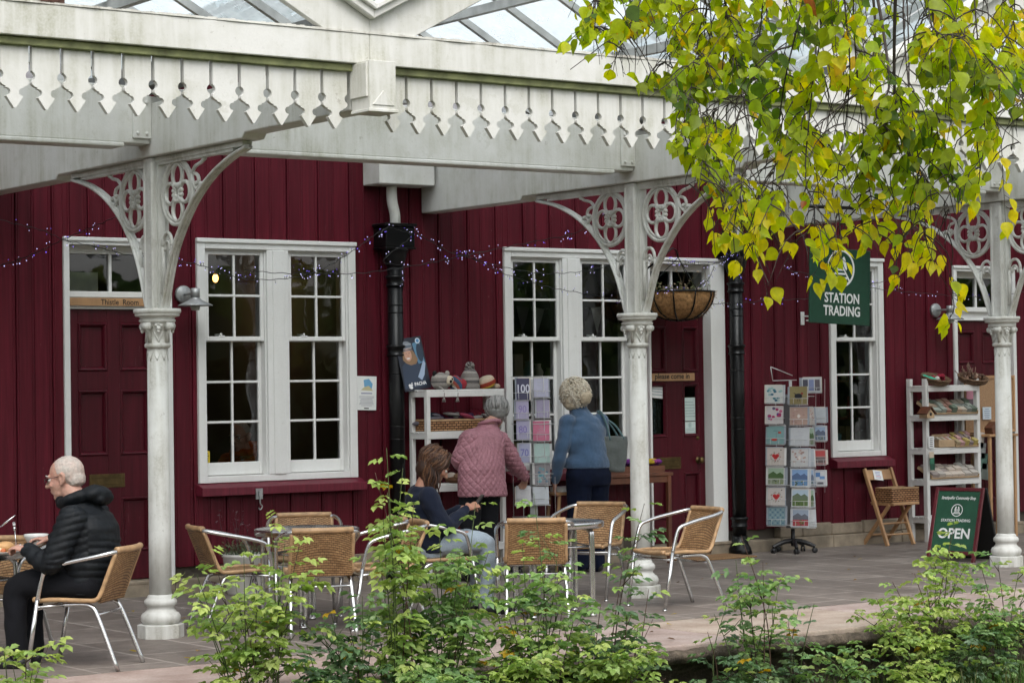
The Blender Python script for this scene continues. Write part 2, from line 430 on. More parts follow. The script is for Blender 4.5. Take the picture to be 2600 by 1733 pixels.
def window(x0, x1, z0, z1, n):
    yf = WY-.035
    fr = MB()
    j = .068
    fr.b2(x0, x0+j, yf, WY+.16, z0, z1); fr.b2(x1-j, x1, yf, WY+.16, z0, z1)
    fr.b2(x0+j, x1-j, yf+.001, WY+.16, z1-.075, z1); fr.b2(x0+j, x1-j, yf+.004, WY+.16, z0, z0+.05)
    fr.b2(x0-.006, x1+.006, yf-.014, yf+.02, z1-.028, z1+.004)           # drip mould
    w = (x1-x0)
    if n == 2:
        mw = .19; c = (x0+x1)/2-.005
        fr.b2(c-mw/2, c+mw/2, yf+.002, WY+.16, z0+.05, z1-.075)
        fr.b2(c-.05, c+.05, yf-.008, yf+.002, z0+.05, z1-.075)
        bays = [(x0+j, c-mw/2), (c+mw/2, x1-j)]
    else: bays = [(x0+j, x1-j)]
    f = fr.build('window', M['joinery'], bld, .005, 2)
    zm = z0+(1.9-.81)
    for a, b in bays:
        s1 = MB()                                     # staff bead round the opening
        s1.b2(a, a+.012, WY-.012, WY+.06, z0+.05, z1-.075); s1.b2(b-.012, b, WY-.012, WY+.06, z0+.05, z1-.075); s1.b2(a+.012, b-.012, WY-.011, WY+.06, z1-.09, z1-.075)
        s1.build('staff_bead', M['joinery'], f, .003)
        a += .013; b -= .013
        up = MB(); gu = sash_light(up, a, b, zm-.02, z1-.09, WY+.0, 2, .03, .034, .026)
        up.build('upper_sash', M['joinery'], f, .003)
        lo = MB(); gl = sash_light(lo, a, b, z0+.055, zm+.005, WY+.048, 3, .03, .095, .03)
        lo.b2(a+.1, a+.16, WY+.03, WY+.05, zm+.02, zm+.035)
        lo.build('lower_sash', M['joinery'], f, .003)
        for nm, g, y in (('upper_pane', gu, WY+.018), ('lower_pane', gl, WY+.066)):
            mbp = MB(); mbp.add([(g[0]-.01, y, g[2]-.01), (g[1]+.01, y, g[2]-.01), (g[1]+.01, y, g[3]+.01), (g[0]-.01, y, g[3]+.01)], [(0, 1, 2, 3)])
            mbp.build(nm, M['glass'], f)
        ct = MB()                                     # sash fastener and horns
        ct.b2((a+b)/2-.14, (a+b)/2-.09, WY-.002, WY+.03, zm+.014, zm+.022); ct.ball(((a+b)/2-.115, WY+.01, zm+.03), .01, 8, 6)
        ct.build('sash_fastener', M['joinery'], f)
    sl = MB()
    fn = lambda u, v, d: (d, u, v)
    sl.prism([(WY+.02, z0+.0), (WY-.03, z0-.004), (WY-.115, z0-.035), (WY-.115, z0-.095), (WY+.02, z0-.095)], fn, x0-.02, x1+.03)
    sl.build('window_sill', M['crimson_sill'], f, .004, 2)
    return f
windows = [window(*w) for w in WIN]

def panel_mould(mb, x0, x1, z0, z1, y):
    """raised moulding round a sunk panel"""
    t = .032; q = lambda a, b: None
    prof = [(0, 0), (.010, -.011), (.02, -.004), (t, .016)]
    corners = [(x0, z0), (x1, z0), (x1, z1), (x0, z1)]
    for i in range(4):
        (ax, az), (bx, bz) = corners[i], corners[(i+1) % 4]
        dx, dz = (bx-ax), (bz-az); L = hypot(dx, dz); dx /= L; dz /= L; nx, nz = -dz, dx
        vs = []
        for (o, yy) in prof:
            vs.append((ax+nx*o+dx*o, y+yy, az+nz*o+dz*o)); vs.append((bx+nx*o-dx*o, y+yy, bz+nz*o-dz*o))
        mb.add(vs, [(2*k, 2*k+1, 2*k+3, 2*k+2) for k in range(len(prof)-1)])
def door(x0, x1, z0, z1, leaf_top, glazed=False, thin_left=.045, right=.044, letter=None):
    fr = MB(); yf = WY-.03
    a, b = x0+thin_left, x1-right
    fr.b2(x0, a, yf, WY+.2, z0, z1); fr.b2(b, x1, yf, WY+.2, z0, z1); fr.b2(a, b, yf+.001, WY+.2, z1-.05, z1)
    fr.b2(x0-.004, x1+.004, yf-.012, yf+.02, z1-.022, z1+.006)
    fr.b2(a, b, WY+.05, WY+.19, leaf_top, leaf_top+.018); fr.b2(a, b, WY+.052, WY+.188, leaf_top+.085, leaf_top+.13)
    fr.b2(a, b, WY+.09, WY+.19, leaf_top+.018, leaf_top+.085)
    # fanlight bars
    ft, fb = z1-.05-.06, leaf_top+.13
    fr.b2(a, b, WY+.06, WY+.12, ft, z1-.05)
    mx = (a+b)/2-.02
    fr.b2(mx-.012, mx+.012, WY+.07, WY+.11, fb, ft)
    leaf = MB(); yl = WY+.075
    st = .062 if glazed else .105; mid = (a+b)/2; mw_ = .09 if glazed else .05
    rails = [(z0+.01, z0+.22), (z0+.62, z0+.93), (z0+1.41, z0+1.55) if not glazed else (z0+1.4, z0+1.5), (leaf_top-.10, leaf_top)]
    for p, q in ((a+.003, a+st), (mid-mw_, mid+mw_), (b-st, b-.003)): leaf.b2(p, q, yl, yl+.05, z0+.01, leaf_top-.003)
    for p, q in ((a+st, mid-mw_), (mid+mw_, b-st)):
        for r0, r1 in rails: leaf.b2(p, q, yl+.0006, yl+.0494, r0, r1-.003)
        for i in range(3):
            pz0, pz1 = rails[i][1]-.003, rails[i+1][0]
            if glazed and i == 1: 
                panel_mould(leaf, p, q, pz0, pz1, yl); continue
            leaf.b2(p-.004, q+.004, yl+.024, yl+.04, pz0-.004, pz1+.004)
            panel_mould(leaf, p, q, pz0, pz1, yl)
    d = leaf.build('door', M['crimson_door'], bld, .002)
    fo = fr.build('door_frame', M['joinery'], d, .004, 2)
    g = MB(); g.add([(a, WY+.09, fb), (b, WY+.09, fb), (b, WY+.09, ft), (a, WY+.09, ft)], [(0, 1, 2, 3)]); g.build('fanlight', M['glass'], d)
    if glazed:
        pz0, pz1 = rails[1][1], rails[2][0]
        for p, q in ((a+st, mid-mw_), (mid+mw_, b-st)):
            g = MB(); g.add([(p, yl+.03, pz0), (q, yl+.03, pz0), (q, yl+.03, pz1), (p, yl+.03, pz1)], [(0, 1, 2, 3)]); g.build('door_pane', M['glass'], d)
    if letter:
        lx0, lx1, lz0, lz1 = letter
        l = MB(); y = yl-.006
        l.b2(lx0, lx1, y, yl+.001, lz0, lz1)
        l.b2(lx0+.025, lx1-.025, y-.004, y+.0005, lz0+.022, lz1-.026)
        l.b2(lx0+.02, lx1-.02, y-.008, y-.0035, lz1-.03, lz1-.022)
        l.build('letter_plate', M['brass'], d, .003)
    s = MB(); s.b2(x0-.02, x1+.02, WY-.06, WY+.2, z0-.025, z0+.003); s.build('threshold', M['stone'], d, .006)
    return d
d1 = door(*DOORS[0], 2.115, letter=(.865, 1.15, .805, .905))
d2 = door(*DOORS[1], 2.11, True, .022, .165, letter=(6.24, 6.5, .765, .868))
d3 = door(*DOORS[2], 2.08)
k = MB(); k.lathe([(.012, 0), (.012, .03), (.022, .035), (.028, .05), (.022, .066), (.0, .07)], 12); 
for p in (k,): 
    kk = MB(); kk.M = tr(6.70, WY+.075, .835) @ rotx(pi/2); kk.lathe([(.03, 0), (.03, .006), (.012, .007), (.012, .035), (.024, .04), (.029, .052), (.022, .066), (.001, .07)], 14)
    kk.build('door_knob', M['brass'], d2)
kk = MB(); kk.M = tr(6.70, WY+.075, 1.03) @ rotx(pi/2); kk.lathe([(.018, 0), (.018, .006), (.001, .008)], 12); kk.build('lock', M['brass'], d2)

# cast-iron downpipes
def downpipe(x, label, hop_z=2.68):
    t = thing('downpipe', label, 'drainpipe', (x, WY-.11, 0), group='black downpipes on the crimson wall')
    p = MB(); p.tube([(0, 0, .03), (0, 0, hop_z)], .062, 16); p.lathe([(.1, 0), (.1, .05), (.075, .09), (.068, .16)], 16)
    p.tube([(0, 0, 0.03), (0, -.09, 0.0)], [.07, .06], 12)
    p.build('pipe', M['black_iron'], t)
    for z in (.28, 1.80, 2.35): c = MB(); c.lathe([(.064, z-.045), (.074, z-.04), (.074, z-.03), (.068, z-.025), (.068, z+.02), (.078, z+.025), (.078, z+.042), (.064, z+.048)], 16); c.build('collar', M['black_iron'], t)
    for z in (1.1, 1.2, 1.62, 2.1, 2.16): c = MB(); c.lathe([(.062, z-.006), (.066, z), (.062, z+.006)], 16); c.build('bead_ring', M['black_iron'], t)
    h = MB(); h.lathe([(.064, hop_z-.22), (.075, hop_z-.2), (.095, hop_z-.14), (.105, hop_z-.1), (.115, hop_z-.09), (.115, hop_z-.07)], 16)
    h.b2(-.135, .135, -.09, .1, hop_z-.065, hop_z+.1); h.b2(-.15, .15, -.105, .1, hop_z+.1, hop_z+.125); h.b2(-.145, .145, -.1, .1, hop_z-.08, hop_z-.065)
    h.build('hopper', M['black_iron'], t, .008, 2)
    w = MB(); w.tube(spline([(.01, -.0, hop_z+.1), (.0, -.01, hop_z+.2), (-.03, -.02, hop_z+.3), (-.035, -.02, hop_z+.42)], 6), .042, 12)
    w.build('white_feed_pipe', M['iron_white'], t)
    return t
downpipe(3.43, 'black cast iron downpipe between the two double windows')
downpipe(7.01, 'black cast iron downpipe beside the half glazed shop door')
# ------------------------------------------------------------------ ground, platform, sky side
def paving_mat():
    m = NM('stone_paving'); v = m.coord(rot=(0, 0, radians(90)))
    br = m.n('ShaderNodeTexBrick'); m.l(v, br.inputs['Vector'])
    br.offset = .5; br.inputs['Scale'].default_value = 1.0; br.inputs['Brick Width'].default_value = .78; br.inputs['Row Height'].default_value = .52
    br.inputs['Mortar Size'].default_value = .013; br.inputs['Mortar Smooth'].default_value = .25
    br.inputs['Color1'].default_value = (.172, .145, .126, 1); br.inputs['Color2'].default_value = (.222, .19, .168, 1); br.inputs['Mortar'].default_value = (.33, .29, .26, 1)
    vo = m.coord(); big = m.noise(vo, 1.4, 6, .6); mid = m.noise(vo, 9, 5); fine = m.noise(vo, 80, 3)
    c = m.mix(br.outputs['Color'], m.ramp(big, [(.3, .72), (.7, 1.18)]), 1.0, 'MULTIPLY')
    c = m.mix(c, m.ramp(mid, [(.3, .8), (.7, 1.15)]), 1.0, 'MULTIPLY')
    c = m.mix(c, m.ramp(fine, [(.3, .86), (.7, 1.1)]), 1.0, 'MULTIPLY')
    # lichen spots
    c = m.mix(c, (.34, .33, .28), m.math('MULTIPLY', m.ramp(m.noise(vo, 26, 2), [(.72, 0.0), (.76, 1.0)]), .5))
    h = m.math('ADD', m.math('MULTIPLY', br.outputs['Fac'], -1.2), m.math('MULTIPLY', mid, .5))
    rg = m.ramp(big, [(.3, .42), (.7, .7)])
    return m.done(m.bsdf(c, rg, 0, .4, m.bump(m.math('ADD', h, m.math('MULTIPLY', fine, .3)), .35, .006)))
M['paving'] = paving_mat()
def stone_mat(name, c1, c2, c3, sc=5, bump=.5):
    m = NM(name); v = m.coord(); a = m.noise(v, sc, 6, .65); b = m.noise(v, sc*.3, 3); f = m.noise(v, 60, 3)
    c = m.mix(m.ramp(a, [(.28, c1), (.5, c2), (.72, c3)]), m.ramp(b, [(.35, .8), (.65, 1.12)]), 1.0, 'MULTIPLY')
    c = m.mix(c, m.ramp(f, [(.3, .85), (.7, 1.08)]), 1.0, 'MULTIPLY')
    if name == 'sandstone_coping': c = m.mix(c, m.attr(), 1.0, 'MULTIPLY')
    return m.done(m.bsdf(c, .8, 0, .3, m.bump(m.math('ADD', a, m.math('MULTIPLY', f, .4)), bump, .02)))
M['coping'] = stone_mat('sandstone_coping', (.25, .185, .155), (.35, .28, .245), (.44, .375, .335), 3.2, .25)
M['rough_stone'] = stone_mat('rough_dark_stone', (.03, .025, .019), (.09, .072, .055), (.17, .135, .105), 14, .9)
M['soil'] = stone_mat('soil', (.02, .018, .011), (.05, .045, .026), (.075, .075, .04), 6, .6)

mb = MB(); mb.b2(-5.2, 15.6, -1.4, WY+.05, -.25, 0.0)
tag(mb.build('platform', M['paving']), kind='structure')
# coping slabs along the platform edge
mb = MB(); rnd = random.Random(12); x = -5.2
while x < 15.6:
    w = rnd.uniform(.9, 1.5); x1 = min(x+w, 15.6); t = rnd.uniform(.88, 1.1)
    n = max(3, int(w/.12)); ed = [-2.47+rnd.uniform(-.03, .025) for _ in range(n+1)]
    top = []; bot = []; dz = rnd.uniform(-.004, .003)
    poly = [(x+.004, -1.404), (x1-.004, -1.404)]+[(x1-.004-(x1-x-.008)*k/n, ed[k]) for k in range(n+1)]
    mb.prism(poly, lambda u, v, d: (u, v, d), -.045, dz, col=(t, t*rnd.uniform(.94, 1.02), t*rnd.uniform(.92, 1.02)))
    x = x1
cop = mb.build('platform_coping', M['coping'], None, .012, 2); tag(cop, kind='structure')
# rough face below the coping
def rough_face():
    mb = MB(); rnd = random.Random(2)
    def f(u, v):
        X = -5.2+20.8*u; Z = -.03-.085*v
        return (X, -2.485-.035*sin(v*pi)+.022*mnoise.noise((X*7, Z*18, 0))+.02*mnoise.noise((X*19, Z*40, 3)), Z+.012*mnoise.noise((X*6, 0, 9)))
    mb.grid(f, 420, 5)
    def g(u, v):
        X = -5.2+20.8*u; Z = -.115-.7*v
        return (X, -2.30+.03*mnoise.noise((X*4, Z*9, 5))-(.15 if v == 0 else 0), Z)
    mb.grid(g, 260, 8)
    return mb
tag(rough_face().build('platform_face', M['rough_stone']), kind='structure')

def ground_z(x, y):
    base = -.42
    if y < -6.5: base += min(1, (-6.5-y)/3.5)*.55
    return base+.05*mnoise.noise((x*.6, y*.6, 0))+.015*mnoise.noise((x*3, y*3, 4))
def ground():
    mb = MB()
    mb.grid(lambda u, v: (lambda X, Y: (X, Y, ground_z(X, Y)))(-8+22*u, -13.5+11.3*v), 88, 46)
    R = 900
    mb.add([(-R, -R, -.72), (R, -R, -.72), (R, R, -.72), (-R, R, -.72)], [(0, 1, 2, 3)])
    return mb
def ground_mat():
    m = NM('grassy_ground'); v = m.coord(); a = m.noise(v, 2.2, 6, .65); b = m.noise(v, 25, 4)
    c = m.ramp(a, [(.35, (.035, .03, .016)), (.5, (.035, .05, .014)), (.68, (.055, .08, .02))])
    c = m.mix(c, m.ramp(b, [(.3, .6), (.7, 1.3)]), 1.0, 'MULTIPLY')
    return m.done(m.bsdf(c, .95, 0, .1, m.bump(b, .8, .03)))
M['ground'] = ground_mat()
tag(ground().build('ground', M['ground']), kind='structure')
# ------------------------------------------------------------------ the platform canopy
can = thing('platform_canopy', 'white glazed ridge and furrow platform canopy on cast iron columns', 'canopy', (0, 0, 0))
M['flashing'] = white_paint('peeling_flashing_paint', (.68, .68, .63), (.12, .09, .06), 1.0)
VY = -2.42                                    # valance face
YF = -2.48                                    # fascia face
bays = range(-2, 5)
px_ = [P0+PITCHX*k for k in bays]

def column(x):
    sh = MB(); sh.lathe([(.0685, .25), (.0685, .6), (.064, 1.775)], 28)
    c = sh.build('column', M['iron_white'], can, loc=(x, 0, 0))
    b = MB(); n8 = 8
    b.lathe([(.142, 0), (.142, .078), (.132, .084)], 8, smooth=False, ang0=pi/8)
    b.lathe([(.1, .08), (.112, .09), (.122, .108), (.122, .128), (.112, .148), (.098, .155), (.094, .162), (.084, .172), (.083, .186), (.094, .196), (.1, .2), (.1, .224), (.09, .236), (.082, .24), (.08, .252), (.07, .262)], 28)
    b.build('column_base', M['iron_white'], c)
    k = MB()
    k.lathe([(.064, 1.765), (.076, 1.77), (.081, 1.785), (.076, 1.797), (.066, 1.80), (.067, 1.84), (.074, 1.875), (.088, 1.905), (.096, 1.92), (.105, 1.925), (.112, 1.93), (.112, 1.942), (.102, 1.947), (.112, 1.958), (.134, 1.963), (.138, 1.972), (.134, 1.978), (.144, 1.982), (.146, 1.995), (.143, 2.008), (.05, 2.01)], 28)
    for q in range(8):                        # volutes, acanthus ribs, berries
        a = pi/4*q+pi/8
        if q % 2 == 0:
            k.M = tr(.097*cos(a), .097*sin(a), 1.902) @ rotz(a) @ rotx(pi/2)
            k.tube([(0, 0, -.03), (0, 0, .03)], .024, 12); k.M = Matrix.Identity(4)
            k.tube([(.07*cos(a), .07*sin(a), 1.80), (.078*cos(a), .078*sin(a), 1.86), (.104*cos(a), .104*sin(a), 1.90)], [.012, .012, .016], 6)
            for j in range(6): k.ball((.073*cos(a), .073*sin(a), 1.81+j*.012), .009, 6, 4)
        else:
            for da, z, r in ((-.16, 1.907, .012), (.16, 1.907, .012), (0, 1.915, .012), (0, 1.888, .016), (0, 1.87, .011)):
                k.ball((.092*cos(a+da), .092*sin(a+da), z), r, 8, 5)
            k.tube([(.07*cos(a-.42), .07*sin(a-.42), 1.872), (.07*cos(a), .07*sin(a), 1.806), (.07*cos(a+.42), .07*sin(a+.42), 1.872)], .007, 5)
    # incised zigzag collar below the necking
    for q in range(9):
        a0, a1, a2 = (2*pi*(q+j/2)/9 for j in range(3))
        k.tube([(.0645*cos(a0), .0645*sin(a0), 1.69), (.0648*cos(a1), .0648*sin(a1), 1.75), (.0645*cos(a2), .0645*sin(a2), 1.69)], .0028, 4)
    k.build('capital', M['iron_white'], c)
    p = MB(); h = .056
    p.b2(-h, h, -h, h, 2.005, 2.93)
    for s in (-1, 1):
        for q in (-.045, .045):
            p.b2(s*h-.004, s*h+.004, q-.01, q+.01, 2.02, 2.9); p.b2(q-.01, q+.01, s*h-.0045, s*h+.0045, 2.02, 2.9)
        for j in range(16): p.ball((s*(h+.001), -.018, 2.08+j*.052), .005, 6, 4); p.ball((-.018, s*(h+.001), 2.08+j*.052), .005, 6, 4)
    p.build('square_post', M['iron_white'], c, .003)
    for s in (-1, 1):                         # s=-1 reaches out to the track, s=+1 back to the wall
        o = bracket(s).build('spandrel_bracket', M['iron_white'], c)
    return c
def bracket(s):
    mb = MB()
    def P(u, z, x=0): return (x, s*u, z)
    def flat(pts, r, wx=.020):                # cast bar, thicker across than the tracery
        mb.tube([P(u, z) for u, z in pts], r, 8)
    arch = [Vector((u, z, 0)) for u, z in ((1.16, 2.895), (.93, 2.842), (.70, 2.752), (.495, 2.622), (.335, 2.465), (.245, 2.345), (.18, 2.215), (.122, 2.06), (.10, 2.012))]
    ar = [(p.x, p.y) for p in spline(arch, 6)]
    for dx in (-.02, .0, .02):
        mb.tube([P(u, z, dx) for u, z in ar], .0155 if dx == 0 else .012, 7)
    mb.b2(-.03, .03, min(s*.056, s*1.15), max(s*.056, s*1.15), 2.902, 2.932)
    mb.b2(-.022, .022, min(s*.056, s*1.02), max(s*.056, s*1.02), 2.884, 2.903)
    mb.b2(-.024, .024, min(s*.056, s*.076), max(s*.056, s*.076), 2.01, 2.885)
    cu, cz = .288, 2.700
    def ring(u, z, ru, rz, r, n=24, a0=0, a1=2*pi):
        closed = a1-a0 > 6.2
        pts = [P(u+ru*cos(a0+(a1-a0)*i/n), z+rz*sin(a0+(a1-a0)*i/n)) for i in range(n if closed else n+1)]
        mb.tube(pts, r, 7, closed=closed)
    ring(cu, cz, .195, .192, .0145, 36)
    ring(cu, cz, .172, .17, .009, 36)
    for a in range(4):
        ring(cu+.092*cos(a*pi/2), cz+.105*sin(a*pi/2), .062 if a % 2 else .066, .07 if a % 2 else .062, .0125, 22)
    for a in range(4):                        # cusps in the middle with little buds
        q = a*pi/2+pi/4
        flat([(cu+.085*cos(q), cz+.085*sin(q)), (cu+.03*cos(q), cz+.03*sin(q))], .015)
        for dq in (-.5, .5): mb.ball(P(cu+.05*cos(q+dq), cz+.05*sin(q+dq)), .016, 8, 6)
        mb.ball(P(cu+.028*cos(q), cz+.028*sin(q)), .014, 8, 6)
    # small trefoil arch below the wheel
    ring(.150, 2.39, .058, .075, .012, 14, -.1, pi+.1)
    ring(.150, 2.37, .03, .045, .009, 12, -.3, pi+.3)
    flat([(.208, 2.385), (.215, 2.33), (.2, 2.27)], .012); flat([(.092, 2.385), (.09, 2.25), (.085, 2.1)], .012)
    # scrolls in the outer spandrel
    sp = lambda pts: mb.tube([P(p.x, p.y) for p in spline([Vector((a, b, 0)) for a, b in pts], 5)], .0115, 7)
    sp([(.47, 2.80), (.52, 2.84), (.60, 2.86), (.63, 2.885)]); sp([(.47, 2.80), (.49, 2.74), (.54, 2.70), (.56, 2.675)])
    sp([(.50, 2.80), (.545, 2.785), (.56, 2.75), (.535, 2.735)]); sp([(.54, 2.70), (.58, 2.735), (.60, 2.72)])
    for u, z in ((.632, 2.878), (.60, 2.728), (.532, 2.738)): mb.ball(P(u, z), .016, 8, 6)
    return mb
for x in px_[1:]: column(x)

# beams
for x in px_[1:]:
    mb = MB()
    fn = lambda u, v, d: (x+d, u, v)
    mb.prism([(-2.40, 2.965), (-1.25, 2.965), (-1.22, 2.935), (1.26, 2.935), (1.29, 2.905), (WY-.02, 2.905), (WY-.02, 3.26), (-2.40, 3.26)], fn, -.075, .075)
    mb.build('cross_beam', M['white'], can, .008, 2)
for a, b in zip(px_, px_[1:]):
    mb = MB(); mb.b2(a+.077, b-.077, -.085, .085, 3.01, 3.36); mb.b2(a+.25, b-.25, -.09, .09, 2.985, 3.012)
    mb.build('long_beam', M['white'], can, .008, 2)
    for e, sg in ((a, 1), (b, -1)):
        pl = MB(); pl.b2(e-.085 if sg < 0 else e+.0, e if sg < 0 else e+.085, -.098, -.0855, 3.03, 3.30)
        pl.b2(e+sg*.076 if sg > 0 else e-.2, e+.2 if sg > 0 else e-.076, -.105, -.0855, 3.04, 3.3)
        for q in ((.11, 3.07), (.17, 3.07), (.11, 3.26), (.17, 3.26)): pl.ball((e+sg*q[0], -.106, q[1]), .012, 8, 6)
        pl.build('beam_plate', M['white'], can, .003)

# valance of pierced boards
BP = .1665
def valance_board(w):
    """outline of one board: half piercings on both edges, pointed end"""
    g = .0095; zt = 3.18; h = w/2
    R_ = [(h-g, zt), (h-g, 3.045)]
    for i in range(9):                        # ball piercing
        a = pi/2-pi*i/8
        R_.append((h-.025*cos(a-0)*1.0 if 0 < i < 8 else h-g, 3.022+.025*sin(a)))
    R_ += [(h-.008, 2.990), (h-.010, 2.982), (h-.022, 2.972), (h-.036, 2.968), (h-.034, 2.962)]
    for i in range(7):                        # side lobe of the trefoil
        a = pi/2-pi*i/6
        R_.append((h-.040-.020*cos(a), 2.942+.019*sin(a)))
    R_ += [(h-.038, 2.92), (.004, 2.864)]
    L_ = [(-u, v) for u, v in reversed(R_)]
    return R_+L_
for k, (a, b) in enumerate(zip(px_, px_[1:])):
    x0, x1 = a+.1, b-.1
    n = round((x1-x0)/BP); w = (x1-x0)/n
    out = valance_board(w)
    mb = MB()
    for i in range(n):
        cx = x0+w*(i+.5)
        mb.prism([(cx+u, v) for u, v in out], lambda u, v, d: (u, d, v), VY, VY+.028)
    mb.build('valance', M['white'], can)
    f = MB(); f.b2(a+.0, b-.002, YF, YF+.05, 3.205, 3.365); f.build('fascia', M['white'], can, .004)
    pe = MB(); rnd = random.Random(60+k); n_ = 150
    for i in range(n_):                      # ragged peeling flashing on top of the fascia
        xa, xb = a+(b-a)*i/n_, a+(b-a)*(i+1)/n_; h0 = .006+.012*abs(mnoise.noise((xa*3, k, 0)))+rnd.uniform(0, .006); o_ = .008*mnoise.noise((xa*6, k, 5))
        pe.b2(xa, xb, YF-.006+o_, YF+.056, 3.3655-rnd.uniform(0, .0005), 3.366+h0)
    pe.build('peeling_flashing', M['flashing'], can)
    g = MB(); g.b2(a+.09, b-.09, YF+.03, VY-.001, 3.165, 3.204); g.build('moss_moulding', M['algae'], can, .004)
    g = MB(); g.b2(a+.0, b-.002, YF+.05, VY+.09, 3.185, 3.30); g.build('fascia_backing', M['white'], can, .004)
for x in px_[1:]:
    mb = MB(); q = .082
    mb.b2(x-q, x+q, -2.60, VY-.001, 2.955, 3.21); mb.b2(x-q-.012, x+q-.01, -2.585, VY-.002, 3.02, 3.2)
    mb.b2(x-q-.008, x+q+.008, -2.608, VY-.003, 2.94, 2.957)
    mb.prism([(x-.07, 2.975), (x+.07, 2.975), (x, 3.055)], lambda u, v, d: (u, d, v), -2.606, -2.6005)
    mb.build('pendant_block', M['white'], can, .012, 1)

# crumbling brown timber end showing above the fascia at the left
mb = MB(); rnd = random.Random(8); xa, xb = at(23, 10, Y=-2.36).x, at(157, 10, Y=-2.36).x
for i in range(14):
    x0 = xa+(xb-xa)*i/14; mb.b2(x0, x0+(xb-xa)/14*1.02, -2.40+rnd.uniform(-.02, .01), -2.30, 3.372+rnd.uniform(0, .014), 3.47+rnd.uniform(-.02, .03))
mb.build('rotten_timber', simple('rotten_brown_timber', (.07, .035, .025), .9, .5, 30, .8, 60, sc=(1, 1, 6)), can)
# glazed ridge and furrow roof
SL = .53
ridge_h = 3.46+SL*PITCHX/2
def roof_z(x):
    t = (x-P0) % PITCHX
    return 3.46+SL*min(t, PITCHX-t)
for k, (a, b) in enumerate(zip(px_, px_[1:])):
    m_ = (a+b)/2
    for s, e in ((1, a), (-1, b)):            # two slopes
        gl = MB(); gl.add([(e+s*.06, YF+.02, 3.46+SL*.06), (m_, YF+.02, ridge_h), (m_, WY+.1, ridge_h), (e+s*.06, WY+.1, 3.46+SL*.06)], [(0, 1, 2, 3)])
        gl.build('roof_glazing', M['roof_glass'], can)
        bars = MB(); n = 9
        for i in range(n+1):
            y = YF+.1+(WY-YF-.1)*i/n
            L = PITCHX/2; ang = atan2(SL*L, L)
            bars.box((e+s*L/2, y, 3.46+SL*L/2-.025), (L/cos(ang)-.05, .034, .045), roty(-s*ang))
        for t_ in (.33, .68):
            L = PITCHX/2
            bars.box((e+s*L*t_, (YF+WY)/2, 3.46+SL*L*t_-.075), (.05, WY-YF-.12, .06))
        bars.build('glazing_bars', M['glazing_bar'], can)
        # bargeboard of the open gable, lining and capping
        L = PITCHX/2; fn = lambda u, v, d: (e+s*u, d, v)
        bg_ = MB(); bg_.prism([(0, 3.366), (.27, 3.366), (L, 3.366+SL*(L-.27)), (L, ridge_h+.02), (.0, 3.46+.02)], fn, YF+.002, YF+.045)
        bg_.build('bargeboard', M['white'], can, .004)
        cp = MB(); cp.prism([(-.0, 3.44), (L, 3.44+SL*L), (L, 3.44+SL*L+.05), (0, 3.49)], fn, YF-.05, YF+.0005)
        cp.prism([(.0, 3.485), (L, 3.485+SL*L), (L, 3.485+SL*L+.035), (0, 3.52)], fn, YF-.075, YF+.06)
        cp.build('gable_capping', M['lead'] if k == 99 else M['white'], can, .006)
    tb = MB(); tb.b2(a+.5, b-.5, -.05, .05, 3.62, 3.70); tb.build('tie_beam', M['white'], can, .005)
    vg = MB(); vg.b2(a-.11, a+.11, YF+.05, WY-.02, 3.36, 3.40); vg.b2(a-.11, a-.09, YF+.05, WY-.02, 3.40, 3.5); vg.b2(a+.09, a+.11, YF+.05, WY-.02, 3.40, 3.5)
    vg.build('valley_gutter', M['lead'], can)
# boxed outlets of the valley gutters at the wall
for x in (px_[3], px_[4]):
    mb = MB(); mb.b2(x-.62, x-.1, WY-.26, WY-.012, 3.105, 3.38); mb.b2(x-.64, x-.085, WY-.275, WY-.011, 3.375, 3.40); mb.build('gutter_box', M['white'], can, .006)
# ------------------------------------------------------------------ cafe furniture
def wicker_mat():
    m = NM('woven_wicker'); tc = m.n('ShaderNodeTexCoord'); sp = m.n('ShaderNodeSeparateXYZ'); m.l(tc.outputs['Object'], sp.inputs[0])
    cb = m.n('ShaderNodeCombineXYZ'); m.l(sp.outputs[0], cb.inputs[0]); m.l(m.math('ADD', sp.outputs[1], sp.outputs[2]), cb.inputs[1])
    br = m.n('ShaderNodeTexBrick'); m.l(cb.outputs[0], br.inputs['Vector']); br.offset = .5
    br.inputs['Scale'].default_value = 1; br.inputs['Brick Width'].default_value = .026; br.inputs['Row Height'].default_value = .0082
    br.inputs['Mortar Size'].default_value = .0014; br.inputs['Mortar Smooth'].default_value = .5
    br.inputs['Color1'].default_value = (.45, .275, .135, 1); br.inputs['Color2'].default_value = (.33, .185, .085, 1); br.inputs['Mortar'].default_value = (.075, .032, .012, 1)
    v = tc.outputs['Object']; nz = m.noise(v, 18, 4)
    c = m.mix(br.outputs['Color'], m.ramp(nz, [(.3, .72), (.7, 1.15)]), 1.0, 'MULTIPLY')
    return m.done(m.bsdf(c, .55, 0, .35, m.bump(m.math('MULTIPLY', br.outputs['Fac'], -1), .9, .006)))
M['wicker'] = wicker_mat()
M['cane'] = simple('smooth_cane', (.40, .25, .13), .45, .28, 22, .2, 90)
M['basket'] = (lambda m: m)(None)
